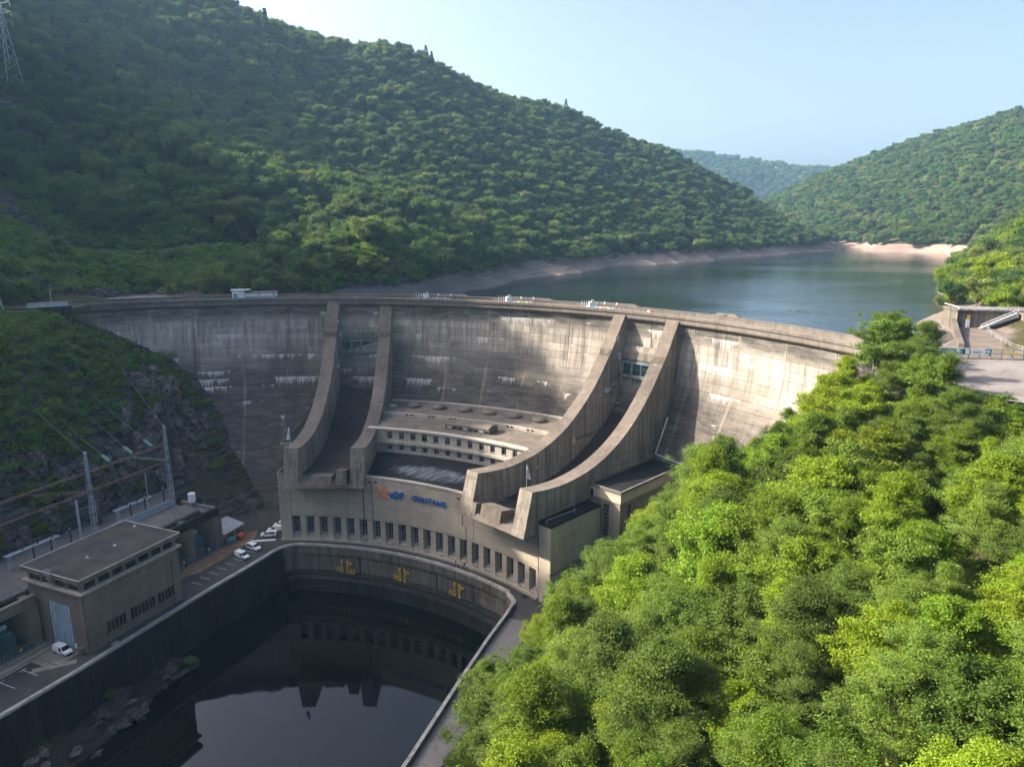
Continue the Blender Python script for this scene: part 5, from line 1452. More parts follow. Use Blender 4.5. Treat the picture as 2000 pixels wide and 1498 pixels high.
clothes('clothes_dark', (0.02, 0.02, 0.025), (0.02, 0.02, 0.025)); clothes('clothes_child', (0.06, 0.07, 0.09), (0.30, 0.20, 0.15), True); clothes('clothes_grey', (0.05, 0.06, 0.07), (0.05, 0.10, 0.18))
for (u, v), rot, s, m, lab, st in (((890, 1104.0), 2.4, 1.0, 'clothes_grey', 'person in dark top and yellow helmet at the back of the group', 0.2), ((888.4, 1109.5), 2.4, 1.0, 'clothes_blue', 'person in blue jacket and yellow helmet nearest the quay edge', 0.25),
                                   ((891.8, 1110.5), 2.4, 0.68, 'clothes_child', 'child in yellow helmet beside the person in blue', 0.15), ((896.6, 1107.5), 2.4, 1.0, 'clothes_white', 'person in white top and yellow helmet in the middle of the group', 0.22),
                                   ((899, 1111), 2.4, 1.0, 'clothes_red', 'person in pale top and reddish shorts with yellow helmet', 0.25), ((907, 1109.5), 2.4, 1.05, 'clothes_dark', 'person all in black with yellow helmet walking behind', 0.25), ((913.0, 1116.5), 2.4, 1.0, 'clothes_grey', 'person in dark top, blue jeans and yellow helmet, last of the group', 0.2)):
    x, y, _ = at(u, v, 0.0); person(x, y, rot, s, m, lab, st, 0.8)

# ------------------------------------------------------------------ on the crest
hut = thing('crest_cabin', 'low white cabin with long flat roof on the dam crest', 'cabin', (*pol(99.6, 149), 61.6))
G().sweep([(147.4, 61.61), (147.4, 64.9), (150.6, 64.9), (150.6, 61.61)], arc_frames(102.4, 100.9, 3)).build('cabin', 'hut_white', hut)
G().sweep([(147.1, 64.9), (147.1, 65.1), (150.9, 65.1), (150.9, 64.9)], arc_frames(102.6, 100.2, 3)).build('roof', 'pale_steel', hut)
G().sweep([(147.9, 62.6), (147.9, 64.0), (150.8, 64.0), (150.8, 62.6)], arc_frames(100.88, 96.9, 5)).build('hall', 'hut_white', hut)
G().sweep([(147.6, 64.0), (147.6, 64.25), (151.0, 64.25), (151.0, 64.0)], arc_frames(100.87, 96.8, 5)).build('roof', 'coping', hut)
G().sweep([(148.2, 61.61), (148.2, 62.6), (150.7, 62.6), (150.7, 61.61)], arc_frames(100.87, 96.95, 5)).build('opening', 'glass_dark', hut)
for a in (98.9, 97.0): G().sweep([(147.85, 61.61), (147.85, 63.98), (148.2, 63.98), (148.2, 61.61)], arc_frames(a + 0.35, a, 2)).build('pier', 'pale_steel', hut)
G().sweep([(147.33, 61.7), (147.33, 63.8), (147.39, 63.8), (147.39, 61.7)], arc_frames(102.2, 101.8, 2)).build('door', 'teal_steel', hut)
def intake(a0, a1, label, panels=True):
    t = thing('intake_platform', label, 'platform', (*pol((a0 + a1) / 2, 152), 61.6))
    G().sweep([(151.95, 61.3), (151.95, 62.7), (157.5, 62.7), (157.5, 61.3)], arc_frames(a0 - 0.1, a0 - 1.2, 3)).build('slab', 'coping', t)
    G().sweep([(151.95, 61.3), (151.95, 62.55), (157, 62.55), (157, 61.3)], arc_frames(a1 + 0.3, a1 - 0.9, 3)).build('slab', 'coping', t)
    G().sweep([(156.6, 61.6), (156.6, 62.9), (157.2, 62.9), (157.2, 61.6)], arc_frames(a0, a1 - 0.5, 5)).build('parapet', 'coping', t)
    g = G(); n = 14
    for i in range(n + 1):
        p = pol(a0 + (a1 - a0) * i / n, 147.2); g.beam((*p, 61.6), (*p, 63.1), 0.07)
    for z in (62.3, 63.1):
        for i in range(n):
            g.beam((*pol(a0 + (a1 - a0) * i / n, 147.2), z), (*pol(a0 + (a1 - a0) * (i + 1) / n, 147.2), z), 0.06)
    g.build('fence', 'galvanised', t)
    if panels:
        mats = ('panel_white', 'panel_blue', 'pale_steel', 'panel_white', 'sign_yellow', 'panel_white', 'pale_steel')
        for i in range(7):
            b0 = a0 + (a1 - a0) * (0.28 + 0.1 * i); p0, p1 = pol(b0, 147.12), pol(b0 + (a1 - a0) * 0.075, 147.12)
            G().beam((*p0, 62.5), (*p1, 62.5), 0.05, 0.4).build('notice_board', mats[i], t)
        c = pol(a0 + (a1 - a0) * 0.3, 149.5)
        G().box((*c, 62.6), (1.8, 1.4, 2.0), (1, 0.2)).build('winch_housing', 'hut_white', t)
        G().box((c[0] + 0.3, c[1], 63.9), (0.9, 0.8, 0.6), (1, 0.2)).build('winch', 'galvanised', t)
        for k in range(4):
            c = pol(a0 + (a1 - a0) * (0.05 + 0.06 * k), 149.5); G().beam((*c, 61.6), (*c, 63.9), 0.14).build('post', 'white_paint', t)
        for f in (0.55, 0.85):
            c = pol(a0 + (a1 - a0) * f, 151.4); G().tube([(*c, 62.9), (*c, 63.7)], 0.22, 8).build('bollard', 'panel_white', t)
def crest_ang(u):
    x = (u - 1000) / FPX
    best = min(np.arange(15, 125, 0.02), key=lambda a: abs(pol(a, 148)[0] / (pol(a, 148)[1] * math.cos(PITCH) + (CAM_Z - 62.6) * math.sin(PITCH)) - x))
    return best
for (u0, u1), lab, pn in (((806, 885), 'railed intake platform with coloured boards on the crest, nearest the white cabin', True), ((966, 1045), 'railed intake platform with coloured boards on the crest, middle of three', True), ((1128, 1205), 'railed intake platform with coloured boards on the crest, nearest the sunlit spillway', True), ((1364, 1392), 'bare intake slabs with short fence on the crest beyond the sunlit spillway', False)):
    intake(crest_ang(u0), crest_ang(u1), lab, pn)
a = crest_ang(1271)
t = thing('road_barrier', 'small red and white barrier on the crest road above the sunlit spillway', 'barrier', (*pol(a, 149), 61.6))
G().box((*pol(a, 149), 62.3), (0.5, 0.3, 0.8), (0.7, -0.7)).build('post', 'red_paint', t); G().box((*pol(a + 0.5, 149), 62.3), (0.6, 0.3, 0.7), (0.7, -0.7)).build('board', 'panel_white', t)

# left end of the crest: road, retaining wall, railing
sheet('left_road', [(-136, 220), (-131, 229), (-120, 243), (-111, 248.5), (-115, 258), (-129, 263), (-141, 250), (-149, 232), (-153, 219), (-176, 203), (-172, 196), (-148, 210)], 61.9, 'asphalt_pale')
rw = thing('retaining_wall', 'dark masonry retaining wall under the road left of the dam crest', 'wall', (-150, 206, 58))
G().slab([(0, 50), (44, 50), (44, 62.4), (0, 62.4)], (-135.5, 220.5), Vector((-0.86, -0.51)).normalized(), (0.51, -0.86), 0.9).build('wall', 'dark_wall', rw)
rl = thing('steel_barrier', 'pale steel guard rail panel at the left end of the crest', 'barrier', (-139, 217, 62))
g = G(); p0, p1 = Vector((-136.2, 219.4, 62.4)), Vector((-145, 214.2, 62.4))
for h in (0.3, 0.8, 1.3): g.beam(p0 + Vector((0, 0, h)), p1 + Vector((0, 0, h)), 0.1, 0.3)
for i in range(6): q = p0.lerp(p1, i / 5); g.beam(q, q + Vector((0, 0, 1.5)), 0.12)
g.build('panel', 'pale_steel', rl)
lp = thing('lamp_post', 'slim grey lamp post at the left end of the dam crest', 'lamp post', (-142, 221, 61.9))
G().tube([(-142, 221, 61.9), (-142, 221, 67.5)], 0.09, 6).build('pole', 'pale_steel', lp); G().beam((-142, 221, 67.4), (-141, 220.6, 67.6), 0.2, 0.1).build('lamp_head', 'pale_steel', lp)
uw = thing('road_wall', 'low stone wall round the road bend left of the crest', 'wall', (-112, 250, 61.9))
wallsweep('wall', [(-96, 251.3), (-104, 250.2), (-110, 249.8), (-113, 251), (-115.5, 255), (-117, 260)], [(0, 61.5), (0.5, 61.5), (0.5, 63.0), (0, 63.0)], 'coping', uw)
th = thing('stone_hut', 'small grey stone hut at the left picture edge above the road', 'hut', (-186, 300, 74))
hz = float(height(-187.5, 302)); G().box((-187.5, 302, hz + 1.5), (7, 5, 6), (0.9, 0.2)).build('wall', 'yard_concrete', th); G().box((-187.5, 302, hz + 4.7), (7.6, 5.6, 0.4), (0.9, 0.2)).build('roof', 'deck_concrete', th)

# pylons
def pylon(x, y, h, label, arms):
    z = float(height(x, y)) - 1
    t = thing('pylon', label, 'pylon', (x, y, z))
    g = lattice(G(), (x, y, z), (x, y, z + h * 0.72), h * 0.2, h * 0.05, 7, 0.2, False); lattice(g, (x, y, z + h * 0.72), (x, y, z + h), h * 0.05, 0.3, 6, 0.16, False)
    g.build('tower', 'mast_steel', t)
    for f in arms:
        g = G()
        for s in (-1, 1):
            tip = Vector((x + s * E2.x * h * 0.17, y + s * E2.y * h * 0.17, z + h * f)); 
            for d in (-0.4, 0.4): g.beam((x + d * E1.x, y + d * E1.y, z + h * f), tip, 0.14)
            g.beam((x, y, z + h * (f + 0.06)), tip, 0.12)
            g.tube([tip, tip - Vector((0, 0, 2.2))], 0.14, 6)
        g.build('cross_arm', 'mast_steel', t)
    return t
pylon(-262, 400, 46, 'tall lattice pylon on the wooded slope at the upper left edge', (0.72, 0.82, 0.92))
pylon(-153, 209, 27, 'lattice pylon foot beside the road at the left edge', (0.75, 0.9))

# ------------------------------------------------------------------ right abutment
park = [(71, 112), (80, 104), (125, 104), (125, 140.5), (101, 139.8), (85, 142), (81, 146), (77.5, 142), (74, 130)]
sheet('parking_area', park, 60.95, 'asphalt_pale')
yard = [(85, 142.2), (101, 140.2), (125, 141), (125, 186), (114.5, 184), (105, 168)]
sheet('yard', yard, 60.98, 'roof_brown')
ab = thing('abutment_building', 'grey concrete building with outside stair above the parking area', 'building', (125, 182, 61))
wd = Vector((0.985, -0.17)); wn2 = Vector((0.17, 0.985)); WO = Vector((115, 184.3))
def WP(s, n, z): p = WO + wd * s + wn2 * n; return (p.x, p.y, z)
def wbox(s0, s1, n0, n1, z0, z1): return G().prism([WP(s0, n0, 0)[:2], WP(s1, n0, 0)[:2], WP(s1, n1, 0)[:2], WP(s0, n1, 0)[:2]], z0, z1)
wbox(0, 14.2, 0, 9, 60.5, 65.2).build('wall', 'quay_concrete', ab)
wbox(14.2, 30, -3.5, 9, 60.5, 65.2).build('wall', 'spill_concrete', ab)
wbox(-0.3, 30, -0.3, 9.3, 65.2, 65.6).build('roof', 'quay_concrete', ab)
g = G()
g.beam(WP(0, -0.2, 66.3), WP(30, -0.2, 66.3), 0.12); g.beam(WP(0.5, 1.2, 65.9), WP(12, 1.2, 65.9), 0.4, 0.35)
for s in np.arange(0, 30, 2.0): g.beam(WP(s, -0.2, 65.6), WP(s, -0.2, 66.3), 0.08)
g.beam(WP(0.1, -0.2, 66.3), WP(0.1, 9, 66.3), 0.12)
g.build('roof_rail', 'white_paint', ab)
g = G()
for k in range(16): g.add(*(lambda b: (b.v, b.f))(G().prism([WP(5.2 + k * 0.52, -1.6, 0)[:2], WP(5.76 + k * 0.52, -1.6, 0)[:2], WP(5.76 + k * 0.52, -0.1, 0)[:2], WP(5.2 + k * 0.52, -0.1, 0)[:2]], 60.99 + k * 0.2, 61.25 + k * 0.265)))
g.build('stair', 'galvanised', ab)
g = G()
for n in (-1.65,):
    for h in (0.5, 1.0): g.beam(WP(5.2, n, 61.1 + h), WP(13.5, n, 65.3 + h), 0.12)
    for k in range(9): g.beam(WP(5.2 + k * 1.03, n, 61.1 + k * 0.52), WP(5.2 + k * 1.03, n, 62.1 + k * 0.52), 0.09)
g.build('stair_rail', 'white_paint', ab)
wbox(2.2, 3.1, -0.08, 0.0, 61.0, 63.2).build('door', 'panel_white', ab); wbox(2.25, 3.05, -0.12, -0.08, 63.2, 64.3).build('notice', 'sign_yellow', ab)
wbox(16, 19, -3.58, -3.5, 61.0, 64.4).build('door', 'panel_white', ab); wbox(14.4, 15.6, -3.57, -3.5, 61.0, 64.6).build('opening', 'glass_dark', ab)
lw2 = thing('low_wall', 'low concrete wall running from the abutment building to the info panels', 'wall', (106, 168, 61))
d = (Vector((98.5, 154)) - Vector((114.6, 184))).normalized()
G().slab([(0, 60.5), (34, 60.5), (34, 61.9), (22, 62.2), (0, 63.4)], (114.6, 184), d, (-d.y * -1, d.x * -1), 1.1).build('wall', 'spill_top', lw2)
fn = thing('fence', 'green mesh fence with gate across the yard entrance', 'fence', (95, 141, 61))
F0, F1 = Vector((85.6, 142.4, 60.98)), Vector((108, 139.6, 60.98))
g = G()
for i in range(12):
    q = F0.lerp(F1, i / 11); g.beam(q, q + Vector((0, 0, 1.9)), 0.09)
for h in (0.1, 1.0, 1.85): g.beam(F0 + Vector((0, 0, h)), F1 + Vector((0, 0, h)), 0.05)
for i in range(90):
    q = F0.lerp(F1, i / 90); g.beam(q + Vector((0, 0, 0.1)), q + Vector((0, 0, 1.85)), 0.018)
g.build('mesh', 'fence_green', fn)
FD = (F1 - F0).normalized(); FNn = Vector((FD.y, -FD.x, 0))
def fence_panel(u0, u1, z0, z1, parts, label, cat='panel'):
    def on(u):
        x = (u - 1000) / FPX
        best = min(np.arange(0, 24, 0.02), key=lambda s: abs((F0 + FD * s).x / ((F0 + FD * s).y * math.cos(PITCH) + (CAM_Z - 62.5) * math.sin(PITCH)) - x)); return best
    s0, s1 = on(u0), on(u1)
    t = thing('info_panel', label, cat, tuple(F0 + FD * s0), group=None)
    for (f0, f1, h0, h1, m) in parts:
        a = F0 + FD * (s0 + (s1 - s0) * f0) + FNn * 0.1; b = F0 + FD * (s0 + (s1 - s0) * f1) + FNn * 0.1
        za = 60.98 + z0 + (z1 - z0) * h0; zb = 60.98 + z0 + (z1 - z0) * h1
        e = 0.0 if m == 'panel_blue' and (f0, f1) == (0, 1) else 0.03
        a, b = a + FNn * e, b + FNn * e
        G().add([(a.x, a.y, za), (b.x, b.y, za), (b.x, b.y, zb), (a.x, a.y, zb), (a.x - FNn.x * 0.06, a.y - FNn.y * 0.06, za), (b.x - FNn.x * 0.06, b.y - FNn.y * 0.06, za), (b.x - FNn.x * 0.06, b.y - FNn.y * 0.06, zb), (a.x - FNn.x * 0.06, a.y - FNn.y * 0.06, zb)], [(0, 1, 2, 3), (4, 7, 6, 5), (0, 4, 5, 1), (1, 5, 6, 2), (2, 6, 7, 3), (3, 7, 4, 0)]).build('board' if e == 0 else 'picture', m, t)
fence_panel(1823, 1847, 0.8, 2.0, [(0, 1, 0, 1, 'panel_blue'), (0.2, 0.5, 0.1, 0.9, 'panel_white'), (0.55, 0.9, 0.4, 0.85, 'pale_steel')], 'blue info panel at the end of the row, nearest the lake')
fence_panel(1848, 1865, 0.8, 2.0, [(0, 1, 0, 1, 'panel_blue'), (0.1, 0.8, 0.15, 0.8, 'pale_steel')], 'second blue info panel from the lake with pale picture')
fence_panel(1866, 1895, 0.8, 2.0, [(0, 1, 0, 1, 'panel_blue'), (0.05, 0.3, 0.1, 0.9, 'panel_white'), (0.45, 0.62, 0.1, 0.9, 'glass_dark'), (0.66, 0.92, 0.1, 0.9, 'panel_white')], 'wide blue info panel with black and white pictures')
fence_panel(1898, 1921, 0.8, 2.0, [(0, 1, 0, 1, 'panel_white'), (0.1, 0.9, 0.2, 0.6, 'pale_steel')], 'white info panel on the green fence')
fence_panel(1925.5, 1935, 1.0, 2.0, [(0, 1, 0, 1, 'panel_blue'), (0.2, 0.8, 0.3, 0.6, 'panel_white')], 'small blue sign on the gate post', 'sign')
fence_panel(1932, 1937, 0.5, 0.9, [(0, 1, 0, 1, 'red_paint'), (0.25, 0.75, 0.25, 0.75, 'panel_blue')], 'small red and blue no-parking sign on the gate', 'sign')
fence_panel(1966, 1974, 1.0, 1.4, [(0, 1, 0, 1, 'sign_yellow')], 'small yellow warning sign on the fence, nearer the panels', 'sign')
fence_panel(1972, 1980, 0.6, 0.95, [(0, 1, 0, 1, 'panel_white'), (0.1, 0.9, 0.2, 0.8, 'panel_blue')], 'small white and blue sign between the yellow signs', 'sign')
fence_panel(1980, 1988, 0.9, 1.35, [(0, 1, 0, 1, 'sign_yellow')], 'small yellow warning sign on the fence, at the picture edge', 'sign')
for i, f in enumerate((0.15, 0.42, 0.55, 0.86)):
    q = F0.lerp(F1, f) + FNn * 1.2
    tag(G().tube([q, q + Vector((0, 0, 0.6)), q + FD * 0.25 + Vector((0, 0, 0.72)), q + FD * 1.0 + Vector((0, 0, 0.72)), q + FD * 1.25 + Vector((0, 0, 0.6)), q + FD * 1.25], 0.05, 6).build('hoop_barrier', 'galvanised'), 'low metal hoop barrier before the green fence', 'barrier', 'hoop barriers along the fence')
rr_ = thing('ramp_rail', 'white ramp railing at the right picture edge', 'railing', (107, 150, 61))
railing(rr_, [(107.5, 141, 61), (106.5, 150, 61.3), (108.5, 160, 62.2), (112, 168, 63)], 1.1, mat='galvanised')

# ------------------------------------------------------------------ lake bits
for i, (u, v, l) in enumerate(((1540, 607.5, 1.8), (1560, 609.5, 2.4), (1578, 611.5, 1.3))):
    x, y, _ = at(u, v, WATER_L)
    tag(G().tube([(x - l / 2, y + l * 0.1, WATER_L + 0.05), (x + l / 2, y - l * 0.1, WATER_L + 0.02)], 0.1, 6).build('driftwood', 'bark'), ('dark floating log nearest the dam centre', 'long dark floating log on the bright water', 'short floating log nearest the trees')[i], 'log')
x, y, _ = at(1799, 492, WATER_L)
t = thing('buoy', 'small white buoy on the far water before the pale shore', 'buoy', (x, y, WATER_L)); G().lathe((x, y, WATER_L - 0.3), [(0.9, 0), (1.0, 0.5), (0.5, 0.9), (0.2, 2.2), (0.02, 2.6)], 10).build('float', 'white_paint', t)

# ------------------------------------------------------------------ vegetation
def leaf_mesh(name, C, N, nleaf, sig, leaf, mat, seed, flat=0.55, up=0.45):
    """C clump centres, N outward directions; every clump a spray of small rhombic leaves"""
    r = np.random.default_rng(seed)
    n = len(C) * nleaf
    c = np.repeat(C, nleaf, 0); o = np.repeat(N, nleaf, 0)
    d = r.normal(0, 1, (n, 3)) * np.array([sig, sig, sig * flat])
    p = c + d
    nr = o * 0.5 + np.array([0, 0, up]) + r.normal(0, 0.55, (n, 3))
    nr /= np.linalg.norm(nr, axis=1, keepdims=True) + 1e-9
    a = np.cross(nr, r.normal(0, 1, (n, 3))); a /= np.linalg.norm(a, axis=1, keepdims=True) + 1e-9
    b = np.cross(nr, a)
    L = leaf * r.uniform(0.6, 1.25, (n, 1)); Wd_ = L * r.uniform(0.45, 0.7, (n, 1))
    V = np.stack([p - a * L / 2, p + b * Wd_ / 2 + nr * L * 0.08, p + a * L / 2, p - b * Wd_ / 2 + nr * L * 0.08], 1).reshape(-1, 3)
    me = bpy.data.meshes.new(name)
    me.vertices.add(n * 4); me.vertices.foreach_set('co', V.astype(np.float32).ravel())
    me.loops.add(n * 4); me.loops.foreach_set('vertex_index', np.arange(n * 4, dtype=np.int32))
    me.polygons.add(n); me.polygons.foreach_set('loop_start', np.arange(0, n * 4, 4, dtype=np.int32))
    me.update(calc_edges=True)
    me.materials.append(MAT[mat])
    return me
def crown_pts(seed, R, zc, H, lobes, nclump, low=-0.35):
    r = np.random.default_rng(seed)
    cs, ns = [], []
    L = [(np.array([0, 0, zc + H * 0.10]), R * 0.62, H * 0.9)]
    for k in range(lobes):
        a = 2 * math.pi * (k + r.uniform(-0.3, 0.3)) / lobes; q = r.uniform(0.38, 0.78) * R
        L.append((np.array([q * math.cos(a), q * math.sin(a), zc + r.uniform(-0.6, 0.62) * H]), R * r.uniform(0.26, 0.50), H * r.uniform(0.24, 0.48)))
    per = nclump // len(L)
    for c, rr, hh in L:
        d = r.normal(0, 1, (per, 3)); d[:, 2] = np.abs(d[:, 2]) * 1.0 + low * r.uniform(0, 1, per) * 1.6
        d /= np.linalg.norm(d, axis=1, keepdims=True)
        f = r.uniform(0.6, 1.0, (per, 1)) + (r.uniform(0, 1, (per, 1)) < 0.12) * r.uniform(0.05, 0.3, (per, 1))
        cs.append(c + d * np.array([rr, rr, hh]) * f); ns.append(d)
    return np.concatenate(cs), np.concatenate(ns)
def spray_pts(seed, R, Ht, nl, per):
    """clump centres along rising limbs: layered sprays with gaps between them"""
    r = np.random.default_rng(seed); cs, ns, limbs = [], [], []
    for k in range(nl):
        t = (k + 0.5) / nl
        a = k * 2.39996 + r.uniform(-0.35, 0.35)
        z0 = Ht * (0.20 + 0.66 * t); L = R * (1.12 - 0.72 * t ** 1.6) * r.uniform(0.55, 1.4); el = R_(r.uniform(14, 34) + 42 * t)
        d = np.array([math.cos(a) * math.cos(el), math.sin(a) * math.cos(el), math.sin(el)])
        b = np.array([0, 0, z0]); limbs.append((b, b + d * L))
        f = r.uniform(0.30, 1.0, per) ** 0.7
        side = np.array([-math.sin(a), math.cos(a), 0.0])
        c = b + d * (L * f)[:, None] + side * (r.normal(0, 0.30, per) * L * (0.35 + 0.65 * f))[:, None] + np.array([0, 0, 1.0]) * r.normal(0.12, 0.32, per)[:, None]
        c[:, 2] -= 0.10 * L * f ** 3
        cs.append(c); n = c - np.array([0, 0, z0 - 0.6]); ns.append(n / (np.linalg.norm(n, axis=1, keepdims=True) + 1e-6))
    return np.concatenate(cs), np.concatenate(ns), limbs
def spray_trunk(name, seed, Ht, limbs, mat):
    r = random.Random(seed); g = G()
    g.tube([(0, 0, -1.5), (r.uniform(-.15, .15), r.uniform(-.15, .15), Ht * 0.35), (r.uniform(-.3, .3), r.uniform(-.3, .3), Ht * 0.7), (0, 0, Ht * 0.95)], 0.22 * Ht / 12, 7, r1=0.04)
    for b, e in limbs:
        b, e = Vector(b), Vector(e); g.tube([b - Vector((0, 0, 0.3)), b.lerp(e, 0.5) + Vector((0, 0, -0.12)), e], 0.085, 5, r1=0.018)
    me = bpy.data.meshes.new(name); me.from_pydata(g.v, [], g.f); me.materials.append(MAT[mat]); me.update()
    return me
def limb_mesh(name, seed, H, R, mat, dead=False):
    r = random.Random(seed); g = G()
    top = Vector((r.uniform(-0.5, 0.5), r.uniform(-0.5, 0.5), H * 0.8))
    g.tube([(0, 0, -1.5), top * 0.3 + Vector((r.uniform(-.2, .2), 0, 0)), top * 0.65, top], 0.24 * H / 12, 7, r1=0.05)
    for k in range(9 if not dead else 16):
        f = r.uniform(0.28, 0.95); p = top * f; a = r.uniform(0, 6.28); l = R * r.uniform(0.5, 0.95) * (1.1 - 0.4 * f)
        q = p + Vector((math.cos(a) * l, math.sin(a) * l, l * r.uniform(0.35, 0.9)))
        m = p.lerp(q, 0.5) + Vector((r.uniform(-.2, .2), r.uniform(-.2, .2), -0.08 * l))
        g.tube([p, m, q], 0.09 * H / 12 if not dead else 0.08, 5, r1=0.02)
        if dead:
            for j in range(5):
                s = m.lerp(q, r.uniform(0, 1)); e = s + Vector((r.uniform(-1, 1), r.uniform(-1, 1), r.uniform(-0.1, 1))) * l * 0.38
                g.tube([s, s.lerp(e, .5) + Vector((0, 0, .08)), e], 0.035, 4, r1=0.012)
    me = bpy.data.meshes.new(name); me.from_pydata(g.v, [], g.f); me.materials.append(MAT[mat]); me.update()
    return me
# near trees: 8 crowns of three leaf colours; far trees: 7 crowns
NEAR = []
for k, (mat, R, H, zc, leaf, nc) in enumerate((('leaf_bright', 3.7, 3.6, 7.6, 0.38, 330), ('leaf_bright', 4.6, 3.2, 7.0, 0.44, 340), ('leaf_soft', 3.5, 4.2, 8.4, 0.28, 380), ('leaf_deep', 4.2, 3.4, 7.0, 0.40, 330), ('leaf_bright', 2.5, 4.8, 8.4, 0.33, 300), ('leaf_soft', 4.3, 3.8, 7.6, 0.30, 380), ('leaf_deep', 5.0, 3.0, 6.8, 0.46, 340), ('leaf_bright', 3.2, 3.0, 6.2, 0.34, 310))):
    Ht = zc + H * 0.95
    C_, N_, lm = spray_pts(100 + k, R * 1.15, Ht, 24, 19)
    NEAR.append((leaf_mesh('crown', C_, N_, 112, 0.38, leaf * 0.60, mat, 200 + k, 0.5, 0.6), spray_trunk('trunk', 300 + k, Ht, lm, 'bark')))
FAR = []
for k, (mat, R, H, zc) in enumerate((('leaf_hill', 4.8, 4.0, 7.0), ('leaf_hill', 4.2, 4.4, 7.4), ('leaf_hill', 5.4, 3.8, 6.8), ('leaf_hill', 4.5, 4.8, 7.8), ('leaf_hill', 5.0, 3.6, 6.4), ('leaf_hill_pale', 4.6, 4.2, 7.2), ('leaf_hill_pale', 5.0, 3.8, 6.8), ('leaf_bright', 4.6, 4.0, 7.0), ('leaf_bright', 5.0, 4.2, 7.2))):
    C_, N_ = crown_pts(400 + k, R * 0.95, zc, H * 1.05, 9, 170, -0.4)
    FAR.append((leaf_mesh('crown', C_, N_, 44, 0.55, 0.50, mat, 500 + k, 0.8, 0.3), limb_mesh('trunk', 600 + k, zc + H, R, 'bark')))
BUSH = []
for k, (mat, R, H) in enumerate((('leaf_shrub', 1.7, 1.2), ('leaf_shrub', 2.2, 1.4), ('leaf_shrub', 1.4, 1.3), ('leaf_deep', 1.8, 1.5))):
    C_, N_ = crown_pts(700 + k, R, 0.5, H, 5, 70, -0.2)
    BUSH.append(leaf_mesh('foliage', C_, N_, 26, 0.30, 0.34, mat, 800 + k))
def fir_mesh(seed):
    r = np.random.default_rng(seed); cs, ns = [], []
    for z in np.arange(1.5, 15, 0.55):
        rad = 4.6 * (1 - z / 15.5) + 0.2
        for a in r.uniform(0, 6.28, 9): cs.append((rad * math.cos(a) * r.uniform(.5, 1), rad * math.sin(a) * r.uniform(.5, 1), z - rad * .2)); ns.append((math.cos(a), math.sin(a), 0.2))
    return leaf_mesh('crown', np.array(cs), np.array(ns), 22, 0.32, 0.5, 'leaf_fir', seed, 0.5)
FIR = [fir_mesh(900), fir_mesh(901)]

def px(x, y, z):
    zz = z - CAM_Z
    c = y * math.cos(PITCH) - zz * math.sin(PITCH); v = -y * math.sin(PITCH) - zz * math.cos(PITCH)
    return 1000 + FPX * x / np.maximum(c, 1), 749 + FPX * v / np.maximum(c, 1), c
def jitter(x0, x1, y0, y1, step, seed):
    r = np.random.default_rng(seed)
    gx, gy = np.meshgrid(np.arange(x0, x1, step), np.arange(y0, y1, step))
    gx = gx + r.uniform(-0.42, 0.42, gx.shape) * step + (np.arange(gx.shape[0])[:, None] % 2) * step * 0.5; gy = gy + r.uniform(-0.42, 0.42, gy.shape) * step
    return gx.ravel(), gy.ravel()
def inpoly(x, y, poly):
    res = np.zeros(np.shape(x), bool); n = len(poly)
    for i in range(n):
        (x0, y0), (x1, y1) = poly[i], poly[(i + 1) % n]
        c = (y0 > y) != (y1 > y)
        with np.errstate(divide='ignore', invalid='ignore'): xi = (x1 - x0) * (y - y0) / (y1 - y0) + x0
        res ^= c & (x < xi)
    return res
def gn_stuff(name, P, rot, scl, idx, meshes, label, cat):
    """one object: points carrying instances of the given meshes"""
    coll = bpy.data.collections.new(name + '_sources')
    for i, m in enumerate(meshes): coll.objects.link(bpy.data.objects.new('%s_source_%02d' % (name, i), m))
    me = bpy.data.meshes.new(name)
    me.vertices.add(len(P)); me.vertices.foreach_set('co', P.astype(np.float32).ravel())
    for nm, typ, dat in (('rot', 'FLOAT', rot), ('scl', 'FLOAT', scl), ('idx', 'INT', idx)):
        at_ = me.attributes.new(nm, typ, 'POINT'); at_.data.foreach_set('value', np.asarray(dat, np.int32 if typ == 'INT' else np.float32))
    o = bpy.data.objects.new(name, me); COL.objects.link(o)
    ng = bpy.data.node_groups.new(name, 'GeometryNodeTree')
    ng.interface.new_socket('Geometry', in_out='INPUT', socket_type='NodeSocketGeometry'); ng.interface.new_socket('Geometry', in_out='OUTPUT', socket_type='NodeSocketGeometry')
    N = ng.nodes; Lk = ng.links
    gi = N.new('NodeGroupInput'); go = N.new('NodeGroupOutput')
    ci = N.new('GeometryNodeCollectionInfo'); ci.inputs['Collection'].default_value = coll; ci.inputs['Separate Children'].default_value = True; ci.inputs['Reset Children'].default_value = True
    iop = N.new('GeometryNodeInstanceOnPoints'); iop.inputs['Pick Instance'].default_value = True
    m2p = N.new('GeometryNodeMeshToPoints')
    def attr(nm, typ):
        a = N.new('GeometryNodeInputNamedAttribute'); a.data_type = typ; a.inputs['Name'].default_value = nm; return a.outputs[0]
    cx = N.new('ShaderNodeCombineXYZ'); Lk.new(attr('rot', 'FLOAT'), cx.inputs[2])
    Lk.new(gi.outputs[0], m2p.inputs['Mesh']); Lk.new(m2p.outputs[0], iop.inputs['Points']); Lk.new(ci.outputs[0], iop.inputs['Instance'])
    Lk.new(attr('idx', 'INT'), iop.inputs['Instance Index']); Lk.new(cx.outputs[0], iop.inputs['Rotation']); Lk.new(attr('scl', 'FLOAT'), iop.inputs['Scale'])
    Lk.new(iop.outputs[0], go.inputs[0])
    md = o.modifiers.new('scatter', 'NODES'); md.node_group = ng
    return tag(o, label, cat, kind='stuff')
